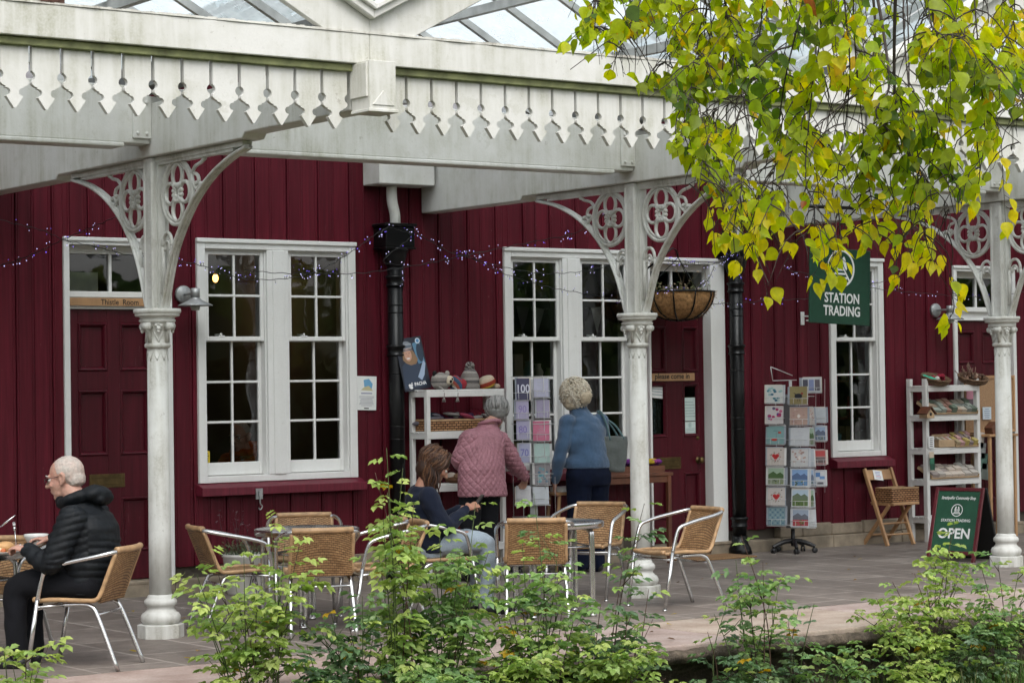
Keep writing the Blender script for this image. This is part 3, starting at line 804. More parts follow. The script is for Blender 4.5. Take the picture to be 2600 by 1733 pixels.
def coarse():
    m = NM('coarse_wicker'); tc = m.n('ShaderNodeTexCoord'); sp = m.n('ShaderNodeSeparateXYZ'); m.l(tc.outputs['Object'], sp.inputs[0])
    cb = m.n('ShaderNodeCombineXYZ'); m.l(m.math('ADD', sp.outputs[0], sp.outputs[1]), cb.inputs[0]); m.l(sp.outputs[2], cb.inputs[1])
    br = m.n('ShaderNodeTexBrick'); m.l(cb.outputs[0], br.inputs['Vector']); br.offset = .5
    br.inputs['Scale'].default_value = 1; br.inputs['Brick Width'].default_value = .042; br.inputs['Row Height'].default_value = .019
    br.inputs['Mortar Size'].default_value = .0042; br.inputs['Mortar Smooth'].default_value = .4
    br.inputs['Color1'].default_value = (.46, .25, .12, 1); br.inputs['Color2'].default_value = (.30, .15, .065, 1); br.inputs['Mortar'].default_value = (.05, .02, .01, 1)
    return m.done(m.bsdf(br.outputs['Color'], .6, 0, .3, m.bump(m.math('MULTIPLY', br.outputs['Fac'], -1), 1, .01)))
M['basket'] = coarse()
CHAIR_LAB = {}
def make_chair():
    t = thing('cafe_chair', 'wicker and aluminium cafe chair', 'chair')
    seat = MB()
    def fs(u, v):
        x = (u-.5)*2; y = .205-.36*v
        return (x*.188, y, .385-.012*v+.010*abs(x)**2-.012*(1-v)**6-.006*sin(pi*v))
    for dz in (0, -.012): seat.grid(lambda u, v: tuple(Vector(fs(u, v))+Vector((0, 0, dz))), 10, 14)
    seat.build('seat', M['wicker'], t)
    bk = MB()
    def fb(u, v):
        x = (u-.5)*2; 
        return (x*(.188-.004*v), -.155-.105*v**1.0-.028*(1-x*x)*min(1, v*1.6), .374+.272*v-.012*(1-v)**3)
    for dy in (0, -.012): bk.grid(lambda u, v: tuple(Vector(fb(u, v))+Vector((0, dy, 0))), 10, 14)
    bk.build('backrest', M['wicker'], t)
    ed = MB()
    for s in (-1, 1):
        path = [(s*.192, .2, .372), (s*.193, .1, .383), (s*.193, -.08, .378), (s*.192, -.145, .382), (s*.191, -.175, .42), (s*.189, -.215, .52), (s*.188, -.258, .63)]
        ed.tube(spline(path, 5), .0125, 8)
    ed.tube(spline([fs(i/6, 0) for i in range(7)], 3), .0155, 8)
    ed.tube(spline([Vector(fb(i/6, 1))+Vector((0, -.004, .003)) for i in range(7)], 4), .0185, 10)
    ed.build('cane_edging', M['cane'], t)
    for s in (-1, 1):
        a = MB(); a.tube(spline([(s*.182, -.262, .640), (s*.212, -.235, .634), (s*.236, -.16, .617), (s*.246, -.03, .592), (s*.246, .075, .566), (s*.243, .118, .545), (s*.240, .140, .50), (s*.237, .170, .385)], 6), .0125, 10)
        a.build('armrest', M['alu'], t)
        l = MB(); l.tube([(s*.237, .170, .386), (s*.23, .235, .0)], .0125, 10); l.tube([(s*.23, .235, 0), (s*.23, .2352, .012)], .0145, 8, col=None); l.build('leg', M['alu'], t)
        l = MB(); l.tube(spline([(s*.165, .05, .352), (s*.172, -.06, .356), (s*.18, -.115, .345), (s*.187, -.155, .29), (s*.2, -.27, .0)], 5), .0125, 10); l.build('leg', M['alu'], t)
        r = MB(); r.tube([(s*.236, .175, .345), (s*.165, .05, .352)], .008, 8); r.build('side_rail', M['alu'], t)
    for q_ in ([(-.186, -.15, .30), (.186, -.15, .30)], [(-.236, .178, .335), (.236, .178, .335)]): r = MB(); r.tube(q_, .0085, 8); r.build('stretcher', M['alu'], t)
    return t
def face(fx, fy): return atan2(-fx, fy)
CH_G = 'wicker cafe chairs around the round tables'
chairs = [
    ((-.97, -1.06), (-.69, .72), 'wicker cafe chair the man in the black jacket sits on', 'man'),
    ((-1.09, -.17), (-.85, -.53), 'wicker cafe chair behind the table with the plate of food', 'left'),
    ((.60, .05), (.97, -.23), 'wicker cafe chair left of the middle table, its back to the column', 'ml'),
    ((1.42, .60), (-.5, -.87), 'wicker cafe chair on the wall side of the middle table', 'mb'),
    ((.86, -.50), (.40, .92), 'wicker cafe chair with its back to the camera at the middle table', 'mf'),
    ((1.36, -.42), (-.95, .3), 'wicker cafe chair right of the middle table behind the tallest rose stems', 'mr'),
    ((1.96, -.22), (.93, -.36), 'wicker cafe chair the brown haired woman with the phone sits on', 'wo'),
    ((2.36, -.72), (.55, .83), 'wicker cafe chair with its back to the camera below the right hand table', 'rf'),
    ((3.50, .20), (-.86, -.5), 'wicker cafe chair between the right hand table and the middle column', 'rb'),
    ((3.52, -.74), (-.99, .12), 'wicker cafe chair standing alone right of the middle column', 'rr'),
]
ch0 = make_chair()
CH = {}
for i, (p, d, lab, k) in enumerate(chairs):
    o = ch0 if i == 0 else copy_tree(ch0)
    o.location = (p[0], p[1], 0); o.rotation_euler = (0, 0, face(*d)); o['label'] = lab; o['group'] = CH_G; CH[k] = o

def steel_top():
    m = NM('brushed_steel_top'); v = m.coord(scale=(1, 40, 1)); n = m.noise(v, 14, 3)
    return m.done(m.bsdf(m.ramp(n, [(.3, .5), (.7, .68)]), m.ramp(m.noise(m.coord(), 7, 4), [(.3, .12), (.7, .3)]), 1.0))
M['steel'] = steel_top()
def make_table():
    t = thing('round_cafe_table', 'round aluminium cafe table', 'table'); H = .615; R = .335
    tp = MB(); tp.lathe([(0.001, H-.022), (R-.012, H-.022), (R-.006, H-.042), (R, H-.038), (R+.002, H-.012), (R, H-.003), (R-.008, H), (R-.022, H-.004), (.001, H-.004)], 48, cap=False)
    tp.build('tabletop', M['steel'], t)
    for q in range(4):
        a = pi/4+q*pi/2; l = MB()
        for w in (-.014, .014):
            ox, oy = -sin(a)*w, cos(a)*w
            l.tube(spline([(cos(a)*.10+ox, sin(a)*.10+oy, H-.034), (cos(a)*.225+ox, sin(a)*.225+oy, H-.038), (cos(a)*.272+ox, sin(a)*.272+oy, H-.06), (cos(a)*.285+ox, sin(a)*.285+oy, H-.13), (cos(a)*.285+ox, sin(a)*.285+oy, .012)], 5), .0125, 10)
        l.tube([(cos(a)*.285, sin(a)*.285, 0), (cos(a)*.285, sin(a)*.285, .02)], .026, 10)
        l.build('leg', M['alu'], t)
    s = MB()
    for z in (H-.16,): s.tube([(.285*cos(pi/4+k*pi/2), .285*sin(pi/4+k*pi/2), z) for k in range(4)], .008, 8, closed=True)
    s.build('stretcher', M['alu'], t)
    return t
TB = {}
t0 = make_table()
for i, (k, p, a, lab) in enumerate([('l', (-1.36, -.34), .3, 'round aluminium table carrying the plate of food, cut off at the left'),
                                    ('m', (1.10, .03), .15, 'empty round aluminium table between four wicker chairs under the white window'),
                                    ('r', (2.60, -.60), -.35, 'round aluminium table in front of the woman with the phone')]):
    o = t0 if i == 0 else copy_tree(t0)
    o.location = (p[0], p[1], 0); o.rotation_euler = (0, 0, a); o['label'] = lab; o['group'] = 'round cafe tables on the platform'; TB[k] = o

# things on the left table
TZ = .612
M['china'] = simple('white_china', (.75, .74, .72), .18, .04, 9, coat=.4)
pc = at(8, 1408, Z=TZ)
t = thing('dinner_plate', 'white plate of food at the left edge of the photo', 'plate', (pc.x, pc.y, TZ))
mb = MB(); mb.lathe([(.001, .004), (.075, .004), (.09, .01), (.128, .02), (.13, .023), (.09, .014), (.074, .008), (.001, .007)], 32, cap=False); mb.build('plate', M['china'], t)
fd = MB(); rnd = random.Random(4)
for i in range(26):
    a = rnd.uniform(0, 6.28); r = rnd.uniform(0, .07)
    fd.ball((r*cos(a), r*sin(a), .016+rnd.uniform(0, .035)*(1-r/.08)), (rnd.uniform(.012, .026), rnd.uniform(.012, .024), rnd.uniform(.006, .014)), 8, 5, col=rnd.choice([(.62, .28, .10), (.55, .16, .06), (.66, .52, .3), (.2, .3, .06), (.75, .62, .42)]))
fd.ball((.02, .01, .045), (.05, .045, .03), 12, 8, col=(.62, .36, .16))
fd.build('food', M['painted'], t)
bc = at(92, 1385, Z=TZ)
t = thing('china_bowl', 'pale china bowl beside the plate of food', 'bowl', (bc.x, bc.y, TZ))
mb = MB(); mb.lathe([(.001, .004), (.03, .0), (.034, .006), (.055, .025), (.07, .055), (.073, .068), (.069, .069), (.064, .05), (.045, .02), (.001, .014)], 32, cap=False); mb.build('bowl', M['china'], t)

# folding chair with basket and note
fc = thing('folding_chair', 'varnished wooden folding chair standing against the boarded wall', 'chair', (8.56, 2.28, 0))
w = .335
def bar(mb, a, b, sx, sy):
    a, b = Vector(a), Vector(b); d = b-a; L = d.length
    q = d.to_track_quat('Z', 'Y').to_matrix().to_4x4()
    mb.box((a+b)/2, (sx, sy, L), q)
for s in (0, w):
    l = MB(); bar(l, (s, .0, 0), (s, .285, .70), .026, .04); l.build('long_leg', M['wood'], fc, .006, 2)
    l = MB(); bar(l, (s+.03*(1 if s == 0 else -1), .34, 0), (s+.03*(1 if s == 0 else -1), .0, .372), .024, .034); l.build('short_leg', M['wood'], fc, .005, 2)
for z in (.1, .2): rl = MB(); rl.tube([(0, z*.407, z), (w, z*.407, z)], .0095, 8); rl.build('rung', M['wood'], fc)
rl = MB(); rl.tube([(.03, .27, .09), (w-.03, .27, .09)], .0095, 8); rl.build('rung', M['wood'], fc)
st = MB()
for i in range(6): st.b2(.03, w-.03, -.06+i*.052, -.06+i*.052+.044, .382, .396)
for s in (.045, w-.045): st.b2(s-.012, s+.012, -.05, .24, .366, .382)
st.b2(.0, w, -.085, -.062, .372, .398); st.build('seat', M['wood'], fc, .004)
br = MB(); br.box((w/2, .272, .64), (w-.02, .014, .10), rotx(-.386)); br.build('back_rail', M['wood'], fc, .004, 2)
t = thing('paper_note', 'white paper note hung over the folding chair back rail', 'note', (8.56+.15, 2.28+.258, .648))
mb = MB(); mb.box((0, 0, -.012), (.115, .0015, .095), roty(.12) @ rotx(-.386)); mb.build('sheet', M['paper'], t)
mb = MB(); rnd = random.Random(6)
for i in range(5):
    mb.box((rnd.uniform(-.006, .006), -.0022+(i-2)*.0052*-1*.0+((i-2)*-.014-.0)*.374*1.0*-.0, 0), (.001, .001, .001), col=(.3, .35, .6))
Mx = tr(0, 0, -.012) @ roty(.12) @ rotx(-.386)
mb = MB(); mb.M = Mx
for i in range(5): mb.b2(-.04+rnd.uniform(0, .01), .02+rnd.uniform(0, .02), -.0018, -.0010, .028-i*.014, .033-i*.014, col=(.25, .3, .6) if i != 3 else (.6, .2, .3))
mb.build('writing', M['print'], t)
def wicker_box(t, L, W, H, mat='basket'):
    """open rectangular basket, origin at the middle of its base"""
    b = MB(); f = .006
    b.b2(-L/2, L/2, -W/2, W/2, 0, .006)
    for (x0, x1, y0, y1) in ((-L/2, L/2, -W/2-f, -W/2), (-L/2, L/2, W/2, W/2+f), (-L/2-f, -L/2, -W/2-f, W/2+f), (L/2, L/2+f, -W/2-f, W/2+f)): b.b2(x0, x1, y0, y1, 0, H)
    b.build('woven_sides', M[mat], t, .002)
    r = MB(); z = H
    r.tube([(-L/2, -W/2, z), (L/2, -W/2, z), (L/2, W/2, z), (-L/2, W/2, z)], .009, 8, closed=True)
    r.tube([(-L/2, -W/2, .006), (L/2, -W/2, .006), (L/2, W/2, .006), (-L/2, W/2, .006)], .007, 8, closed=True)
    r.build('cane_rim', M['cane'], t)
t = thing('wicker_basket', 'rectangular wicker basket sitting on the folding chair', 'basket', (8.56+.205, 2.28+.07, .398), .0, 'wicker baskets on display')
wicker_box(t, .34, .2, .125)

# ------------------------------------------------------------------ A-board
def emblem(mb, R, Mx, col=None):
    """ring with a railway track running up to the two arches inside"""
    mb.M = Mx
    n = 40
    def ringp(r0, r1, a0=0, a1=2*pi):
        vs = []; fs = []
        for i in range(n+1):
            a = a0+(a1-a0)*i/n; vs += [(r0*cos(a), r0*sin(a), 0), (r1*cos(a), r1*sin(a), 0)]
        for i in range(n): fs.append((2*i, 2*i+1, 2*i+3, 2*i+2))
        mb.add(vs, fs, False, col)
    ringp(R*.88, R)
    def strip(x0, y0, x1, y1, w0, w1):
        d = Vector((x1-x0, y1-y0)); nn = Vector((-d.y, d.x)).normalized()
        mb.add([(x0+nn.x*w0, y0+nn.y*w0, 0), (x0-nn.x*w0, y0-nn.y*w0, 0), (x1-nn.x*w1, y1-nn.y*w1, 0), (x1+nn.x*w1, y1+nn.y*w1, 0)], [(0, 1, 2, 3)], False, col)
    strip(-.62*R, -.62*R, -.07*R, .22*R, .055*R, .03*R); strip(.62*R, -.62*R, .07*R, .22*R, .055*R, .03*R)
    for y, hw, th in ((-.5, .46, .06), (-.28, .34, .05), (-.08, .22, .04), (.08, .12, .03)): strip(-hw*R, y*R, hw*R, y*R, th*R, th*R)
    for s in (-1, 1):
        mb.add([(s*(.10+.36*u)*R, (.34+.42*sin(pi*min(1, u*.9+.1))-.34*u)*R, 0) for u in (0, .15, .3, .45, .6, .75, .9, 1)]+[(s*.40*R, -.1*R, 0), (s*.26*R, .08*R, 0)], [tuple(range(10))], False, col)
    mb.M = Matrix.Identity(4)
M['sign_green'] = simple('sign_green', (.008, .055, .03), .42, .1, 20)
M['aboard_green'] = simple('board_green', (.018, .082, .045), .4, .12, 14)
M['sign_white'] = simple('sign_white', (.8, .8, .8), .5, .05, 20)
M['aboard_frame'] = simple('crimson_frame', (.105, .010, .016), .4, .15, 20, .1)
M['black_board'] = simple('black_board', (.008, .008, .008), .6, .2, 20)
n_ = Vector((-.86, -.51, 0)).normalized(); ax = Vector((-n_.y, n_.x, 0))*-1
ax = Vector((.22, -.975, 0)).normalized()
Wb, Hb = .46, .635
pb = at(2411, 1425, Z=0)
ab = thing('pavement_sign', 'green A board reading OPEN with a crimson frame beside the column', 'a-board', (pb.x, pb.y, 0), atan2(ax.y, ax.x))
ab_loc = ab.location
lean = radians(17)
F_ = MB(); F_.M = rotx(-lean) 
fw = .032
F_.b2(-Wb/2, -Wb/2+fw, 0, .024, 0, Hb); F_.b2(Wb/2-fw, Wb/2, 0, .024, 0, Hb); F_.b2(-Wb/2+fw, Wb/2-fw, .001, .023, Hb-fw, Hb); F_.b2(-Wb/2+fw, Wb/2-fw, .001, .023, .06, .06+fw)
F_.build('frame', M['aboard_frame'], ab, .004)
G_ = MB(); G_.M = rotx(-lean); G_.b2(-Wb/2+fw-.002, Wb/2-fw+.002, .008, .018, .06+fw-.002, Hb-fw+.002); G_.build('board', M['aboard_green'], ab)
B_ = MB(); top = Vector((0, Hb*sin(lean)+.02, Hb*cos(lean)))
B_.M = tr(0, top.y*2+.02, 0) @ rotx(lean); B_.b2(-Wb/2, Wb/2, -.024, 0, 0, Hb*.995); B_.build('rear_board', M['black_board'], ab, .004)
T_ = MB(); Mt = rotx(-lean) @ tr(0, .0065, 0) @ rotx(pi/2)
T_.text('Strathpeffer Community Shop', .036, Mt @ tr(0, .545, 0), .0004, .0006, xs=.74, shear=.25)
T_.text('STATION TRADING', .034, Mt @ tr(0, .352, 0), .0004, .0004, xs=.92)
T_.text('OPEN', .120, Mt @ tr(.0, .238, 0), .0004, .0028, xs=.98)
T_.build('lettering', M['sign_white'], ab)
E_ = MB(); emblem(E_, .054, Mt @ tr(0, .440, .0005)); E_.build('emblem', M['sign_white'], ab)

# ------------------------------------------------------------------ signs and notices
ps = at(2132, 727, Y=1.6)
sg = thing('hanging_sign', 'dark green hanging sign reading STATION TRADING with a white emblem', 'sign', (ps.x, 1.6, ps.z), 0)
sgM = roty(radians(2.2))
mb = MB(); mb.M = sgM; mb.b2(-.355, .355, -.009, .009, -.325, .325); mb.build('board', M['sign_green'], sg, .003)
mb = MB(); Mt = sgM @ tr(.02, -.011, 0) @ rotx(pi/2)
mb.text('STATION', .118, Mt @ tr(0, -.105, 0), .0006, .0026, xs=.84); mb.build('lettering', M['sign_white'], sg); mb = MB(); mb.text('TRADING', .118, Mt @ tr(0, -.215, 0), .0006, .0026, xs=.84)
mb.build('lettering', M['sign_white'], sg)
mb = MB(); emblem(mb, .165, sgM @ tr(.0, -.0105, .155) @ rotx(pi/2)); mb.build('emblem', M['sign_white'], sg)
mb = MB()
for x in (-.28, .28):
    zt_ = 3.0-ps.z
    mb.tube([(x, 0, .3), (x, 0, zt_)], .006, 6)
mb.tube([(-.42, 0, 3.0-ps.z), (.45, 0, 3.0-ps.z)], .016, 8); mb.build('hanger', M['black_iron'], sg)

def flat_note(name, label, cat, x0, x1, z0, z1, y, tilt=0.0, group=None, th=.002):
    t = thing(name, label, cat, ((x0+x1)/2, y, (z0+z1)/2), group=group)
    w, h = (x1-x0)/2, (z1-z0)/2
    mb = MB(); mb.M = roty(tilt); mb.b2(-w, w, -th, 0, -h, h, col=(.78, .79, .77)); return t, mb, w, h
def lines(mb, w, z0, z1, n, th, col=(.2, .2, .22), y=-.0028, rnd=random.Random(1), m=.8):
    for i in range(n):
        z = z0+(z1-z0)*i/max(1, n-1); l = w*m*rnd.uniform(.65, 1)
        mb.b2(-l, l, y, y+.001, z-th/2, z+th/2, col=col)
t, mb, w, h = flat_note('nameplate', 'varnished wooden nameplate reading Thistle Room above the left door', 'nameplate', .682, 1.455, 2.137, 2.196, WY+.045)
mb = MB(); mb.b2(-w, w, -.018, 0, -h, h); mb.build('plate', M['wood'], t, .004, 2)
mb = MB(); mb.text('Thistle  Room', .058, tr(.035, -.0187, -.002) @ rotx(pi/2), .0004, .0006, xs=.92); mb.build('lettering', M['black_board'], t)
t, mb, w, h = flat_note('welcome_plate', 'small wooden plate reading please come in on the shop door', 'nameplate', 6.145, 6.66, 1.533, 1.60, WY+.068)
mb = MB(); mb.b2(-w, w, -.014, 0, -h, h); mb.build('plate', M['wood'], t, .004, 2)
mb = MB(); mb.text('please come in', .066, tr(0, -.0147, .006) @ rotx(pi/2), .0004, .0014, xs=1.0, shear=.05); mb.build('lettering', M['black_board'], t)
t, mb, w, h = flat_note('wall_notice', 'white paper notice with a blue picture pinned to the boarded wall', 'notice', 3.116, 3.298, 1.335, 1.602, WY-.018, .03)
Mx = mb.M
mb.add([(-.02, -.0028, h-.10), (.045, -.0028, h-.11), (.055, -.0028, h-.06), (.02, -.0028, h-.02), (-.03, -.0028, h-.03)], [(0, 1, 2, 3, 4)], col=(.16, .38, .6))
mb.add([(-.055, -.0029, h-.11), (.06, -.0029, h-.115), (.02, -.0029, h-.075), (-.02, -.0029, h-.085)], [(0, 1, 2, 3)], col=(.55, .5, .3))
lines(mb, w, h-.135, h-.135, 1, .010, (.3, .3, .42)); lines(mb, w, h-.16, -h+.035, 8, .004, (.35, .35, .4)); lines(mb, w*.45, -h+.014, -h+.014, 1, .009, (.03, .03, .03))
mb.build('sheet', M['print'], t)
YD = WY+.062
t, mb, w, h = flat_note('door_notice', 'tilted white card in the left pane of the shop door', 'notice', 6.17, 6.352, 1.385, 1.485, WY+.098, .10, 'notices in the shop door')
lines(mb, w, .03, -.02, 3, .008, (.35, .42, .45)); mb.build('sheet', M['print'], t)
t, mb, w, h = flat_note('door_notice', 'pale green printed notice above another in the right pane of the shop door', 'notice', 6.535, 6.715, 1.18, 1.385, WY+.098, 0, 'notices in the shop door')
mb.b2(-w, w, -.0026, -.0016, -h, h, col=(.55, .66, .62)); lines(mb, w, h-.04, -h+.04, 6, .005, (.25, .36, .36), -.004); mb.build('sheet', M['print'], t)
t, mb, w, h = flat_note('door_notice', 'long pale notice with an emblem low in the right pane of the shop door', 'notice', 6.535, 6.72, .992, 1.172, WY+.096, 0, 'notices in the shop door')
mb.b2(-w, w, -.0026, -.0016, -h, h, col=(.62, .72, .69)); lines(mb, w, h-.06, -h+.05, 6, .004, (.25, .36, .36), -.004); mb.b2(-w, w, -.004, -.003, -h+.004, -h+.028, col=(.12, .25, .22))
Mx = tr(0, -.0042, h-.028) @ rotx(pi/2); emblem(mb, .02, Mx, (.2, .36, .34)); mb.build('sheet', M['print'], t)
t, mb, w, h = flat_note('blind_sticker', 'small round blue sticker low in the left pane of the shop door', 'sticker', 6.235, 6.305, .985, 1.055, WY+.098)
mb = MB(); mb.M = rotx(pi/2); mb.lathe([(.035, 0), (.035, .002)], 24, col=(.05, .16, .24)); mb.ball((0, 0, .003), (.012, .018, .001), 10, 6, col=(.5, .62, .7)); mb.build('sticker', M['print'], t)
t = thing('lace_curtain', 'blue grey patterned curtain hanging in the left pane of the shop door', 'curtain', (6.285, WY+.15, 1.0))
mb = MB(); rnd = random.Random(8)
for i in range(12):
    for j in range(34):
        mb.ball((-.09+i*.0165+rnd.uniform(-.004, .004), .008*sin(i*1.4), j*.0135-.02), (.006, .003, .005), 5, 3, col=rnd.choice([(.12, .2, .25), (.2, .28, .32), (.07, .12, .16), (.3, .36, .38)]))
mb.build('beads', M['painted'], t)
t, mb, w, h = flat_note('warning_sticker', 'yellow camera warning sticker in the corner of the left window', 'sticker', 1.80, 1.852, .962, 1.05, WY+.064, 0, None, .001)
mb.b2(-w, w, -.0022, -.0012, -h, h, col=(.72, .55, .04)); mb.M = tr(0, 0, .022) @ roty(-.5); mb.b2(-.014, .012, -.0035, -.0024, -.006, .006, col=(.02, .02, .02)); mb.M = tr(.01, 0, .008); mb.b2(-.005, .008, -.0035, -.0024, -.004, .004, col=(.02, .02, .02)); mb.M = tr(0, 0, -.014); lines(mb, w, .008, -.022, 5, .003, (.03, .03, .03), -.0035); mb.build('sheet', M['print'], t)
t, mb, w, h = flat_note('fanlight_sheet', 'weathered white sheet propped in the fanlight over the left door', 'sheet', .685, .965, 2.25, 2.386, WY+.105)
mb.build('sheet', simple('weathered_sheet', (.5, .52, .46), .8, .2, 9), t)
t = thing('hook_plate', 'small white hook plate on the boards beside the hanging sign', 'hook', (7.89, WY-.015, 2.085))
mb = MB(); mb.b2(-.022, .022, -.01, 0, -.06, .06); mb.tube(spline([(.01, -.01, .02), (.05, -.05, .015), (.055, -.05, -.015), (.02, -.03, -.02)], 5), .007, 6); mb.build('plate', M['joinery'], t, .003)
t = thing('sill_bracket', 'small galvanised hook bracket under the sill of the left window', 'hook', (2.17, WY-.118, .70))
mb = MB(); mb.b2(-.028, .028, -.012, -.001, -.02, .06); mb.b2(-.012, .012, -.03, -.012, .0, .04); mb.tube(spline([(0, -.02, -.0), (0, -.02, -.05), (.018, -.02, -.075), (.0, -.02, -.1), (-.014, -.02, -.085)], 5), .005, 6); mb.build('bracket', M['galv'], t, .002)

# ------------------------------------------------------------------ wall lamps
def lamp(x, z, label):
    t = thing('wall_lamp', label, 'lamp', (x, WY-.013, z), group='galvanised lamps on the boarded wall')
    b = MB(); b.M = rotx(pi/2); b.lathe([(.066, 0), (.066, .02), (.06, .03), (.001, .032)], 28); b.build('back_plate', M['galv'], t)
    a = MB(); a.tube([(0, -.03, 0), (0, -.19, .0)], .009, 10); a.build('arm', M['galv'], t)
    s = MB(); s.lathe([(.03, .035), (.032, .035), (.032, -.035), (.05, -.05), (.128, -.088), (.130, -.094), (.122, -.09), (.028, -.05)], 32, c=(0, -.2, 0)); s.lathe([(.034, -.03), (.034, .037), (.001, .04)], 24, c=(0, -.2, 0)); s.build('shade', M['galv'], t)
    g = MB(); g.lathe([(.032, -.07), (.036, -.1), (.03, -.125), (.001, -.13)], 20, c=(0, -.2, 0)); g.build('bulb_glass', simple('frosted_glass', (.5, .52, .5), .3, .1, 9), t)
    return t
lamp(1.60, 2.228, 'galvanised wall lamp with a conical shade left of the first window')
lamp(9.61, 2.172, 'galvanised wall lamp with a conical shade near the right hand door')

# pendant lamp seen through the first window
M['warm_bulb'] = (lambda m: m.done(m.n('ShaderNodeEmission')))(NM('warm_bulb'))
_e = [n for n in M['warm_bulb'].node_tree.nodes if n.type == 'EMISSION'][0]; _e.inputs[0].default_value = (1, .45, .10, 1); _e.inputs[1].default_value = 4.5
pl_ = at(547, 706, Y=4.3)
t = thing('pendant_lamp', 'warm glowing bulb hanging inside the first window', 'lamp', (pl_.x, 4.3, pl_.z))
mb = MB(); mb.ball((0, 0, 0), (.024, .024, .036), 14, 10); mb.build('bulb', M['warm_bulb'], t)
mb = MB(); mb.tube([(0, 0, .03), (0, 0, .1)], .018, 10); mb.tube([(0, 0, .1), (0, 0, 3.6-pl_.z)], .004, 6); mb.build('flex', M['black_plastic'], t)

ll = bpy.data.lights.new('pendant_glow', 'POINT'); ll.energy = 2.0; ll.color = (1, .62, .3); ll.shadow_soft_size = .05
lo_ = bpy.data.objects.new('pendant_glow', ll); put(lo_, t); lo_.location = (0, 0, -.06)
# goods seen dimly inside the shop windows
def window_goods(label, x0, x1, y, zs, seed, pal):
    t = thing('shop_shelf', label, 'shelves', ((x0+x1)/2, y, .1), group='shelves of goods inside the shop')
    w = (x1-x0)/2; rnd = random.Random(seed); b = MB(); g = MB()
    for s in (-w, w-.03): b.b2(s, s+.03, 0, .25, 0, max(zs)+.4)
    for z in zs:
        b.b2(-w+.03, w-.03, 0, .25, z, z+.02); x = -w+.06
        while x < w-.1:
            s = rnd.uniform(.04, .1); hh = rnd.uniform(.08, .24); c = rnd.choice(pal)
            if rnd.random() < .5: g.b2(x, x+s, .03, .12, z+.021, z+hh, col=c)
            else: g.lathe([(.001, 0), (s*.4, 0), (s*.5, hh*.4), (s*.25, hh*.8), (s*.3, hh)], 12, c=(x+s/2, .08, z+.021), col=c)
            x += s+rnd.uniform(.01, .06)
    b.build('shelf', M['wood_dark'], t); g.build('goods', M['painted'], t)
PAL = [(.5, .16, .04), (.3, .25, .2), (.45, .42, .36), (.1, .2, .22), (.35, .05, .05), (.2, .24, .12), (.5, .4, .2), (.08, .08, .12)]
window_goods('dim shelves of ornaments seen through the middle double window', 4.55, 6.0, 3.25, (.75, 1.1, 1.45), 3, PAL)
window_goods('dim shelves of ornaments seen through the single right window', 8.1, 9.3, 3.1, (.75, 1.05, 1.4), 5, PAL)
t = thing('bunting', 'string of dark and pale bunting flags hanging inside the middle window', 'bunting', (5.4, 2.95, 2.15))
mb = MB()
for i in range(7): mb.add([(-.5+i*.16, 0, .03*abs(i-3)*.4), (-.36+i*.16, 0, .03*abs(i-2)*.4), (-.43+i*.16, .01, -.2)], [(0, 1, 2)], False, (.4, .4, .38) if i % 2 else (.05, .04, .05))
mb.build('flags', M['cloth'], t)
# ------------------------------------------------------------------ goods outside the shop
WG = M['white_furn']
def shelf_unit(name, label, x0, x1, y0, y1, ztop, shelves, post=.034, over=.0):
    t = thing(name, label, 'shelves', (x0, y0, 0), group='white display shelves against the wall')
    L, D = x1-x0, y1-y0
    for px in (0, L-post):
        for py in (0, D-post):
            p = MB(); p.b2(px, px+post, py, py+post*1.25, 0, ztop+over); p.build('post', WG, t, .003)
    for z in shelves:
        s = MB(); s.b2(post*.2, L-post*.2, -.004, .02, z-.045, z-.002); s.b2(post*.2, L-post*.2, D-.018, D+.004, z-.045, z-.002)
        n = 4
        for i in range(n): s.b2(-.002, L+.002, .002+D*i/n, D*(i+1)/n-.006, z-.001, z+.013)
        s.b2(.002, post-.002, .02, D-.018, z-.045, z-.002); s.b2(L-post+.002, L-.002, .02, D-.018, z-.045, z-.002)
        s.build('shelf', WG, t, .002)
    return t
SLX0, SLX1, SLY0, SLY1 = 3.53, 4.28, 2.27, 2.52
shelf_unit('display_shelves', 'white slatted display shelves with knitted hats beside the black downpipe', SLX0, SLX1, SLY0, SLY1, 1.485, (.25, .73, 1.145, 1.475))
SRX0, SRX1, SRY0, SRY1 = 9.17, 9.90, 2.36, 2.60
shelf_unit('display_shelves', 'white slatted display shelves with round trays on top behind the A board', SRX0, SRX1, SRY0, SRY1, 1.52, (.22, .57, .86, 1.17, 1.445), .04, .0)

# poster with a smiling woman in a knitted hat
pp = at(1062, 920, Y=2.44)
t = thing('poster_board', 'dark blue poster board of a smiling woman in a knitted hat', 'poster', (pp.x, 2.44, 1.49), 0)
pm = MB(); Pm = roty(radians(-8)) @ rotx(radians(-9)); pm.M = Pm
pm.b2(-.125, .125, 0, .006, 0, .42, col=(.024, .028, .042)); 
def blob(poly, y, col):
    pm.add([(u, -y, v) for u, v in poly], [tuple(range(len(poly)))], False, col)
def ell(cx, cz, rx, rz, y, col, n=18, a0=0, a1=2*pi): blob([(cx+rx*cos(a0+(a1-a0)*i/n), cz+rz*sin(a0+(a1-a0)*i/n)) for i in range(n)], y, col)
blob([(.03, .37), (.10, .385), (.115, .21), (.05, .20)], .0008, (.10, .22, .34)); ell(.085, .29, .03, .075, .0011, (.03, .05, .08))
blob([(-.12, .02), (-.105, .20), (-.06, .235), (.0, .24), (.05, .21), (.09, .13), (.085, .02)], .0012, (.035, .05, .085))
blob([(-.075, .33), (-.085, .25), (-.06, .22), (-.02, .20), (.03, .205), (.055, .24), (.03, .30), (.01, .335)], .0015, (.26, .155, .085))
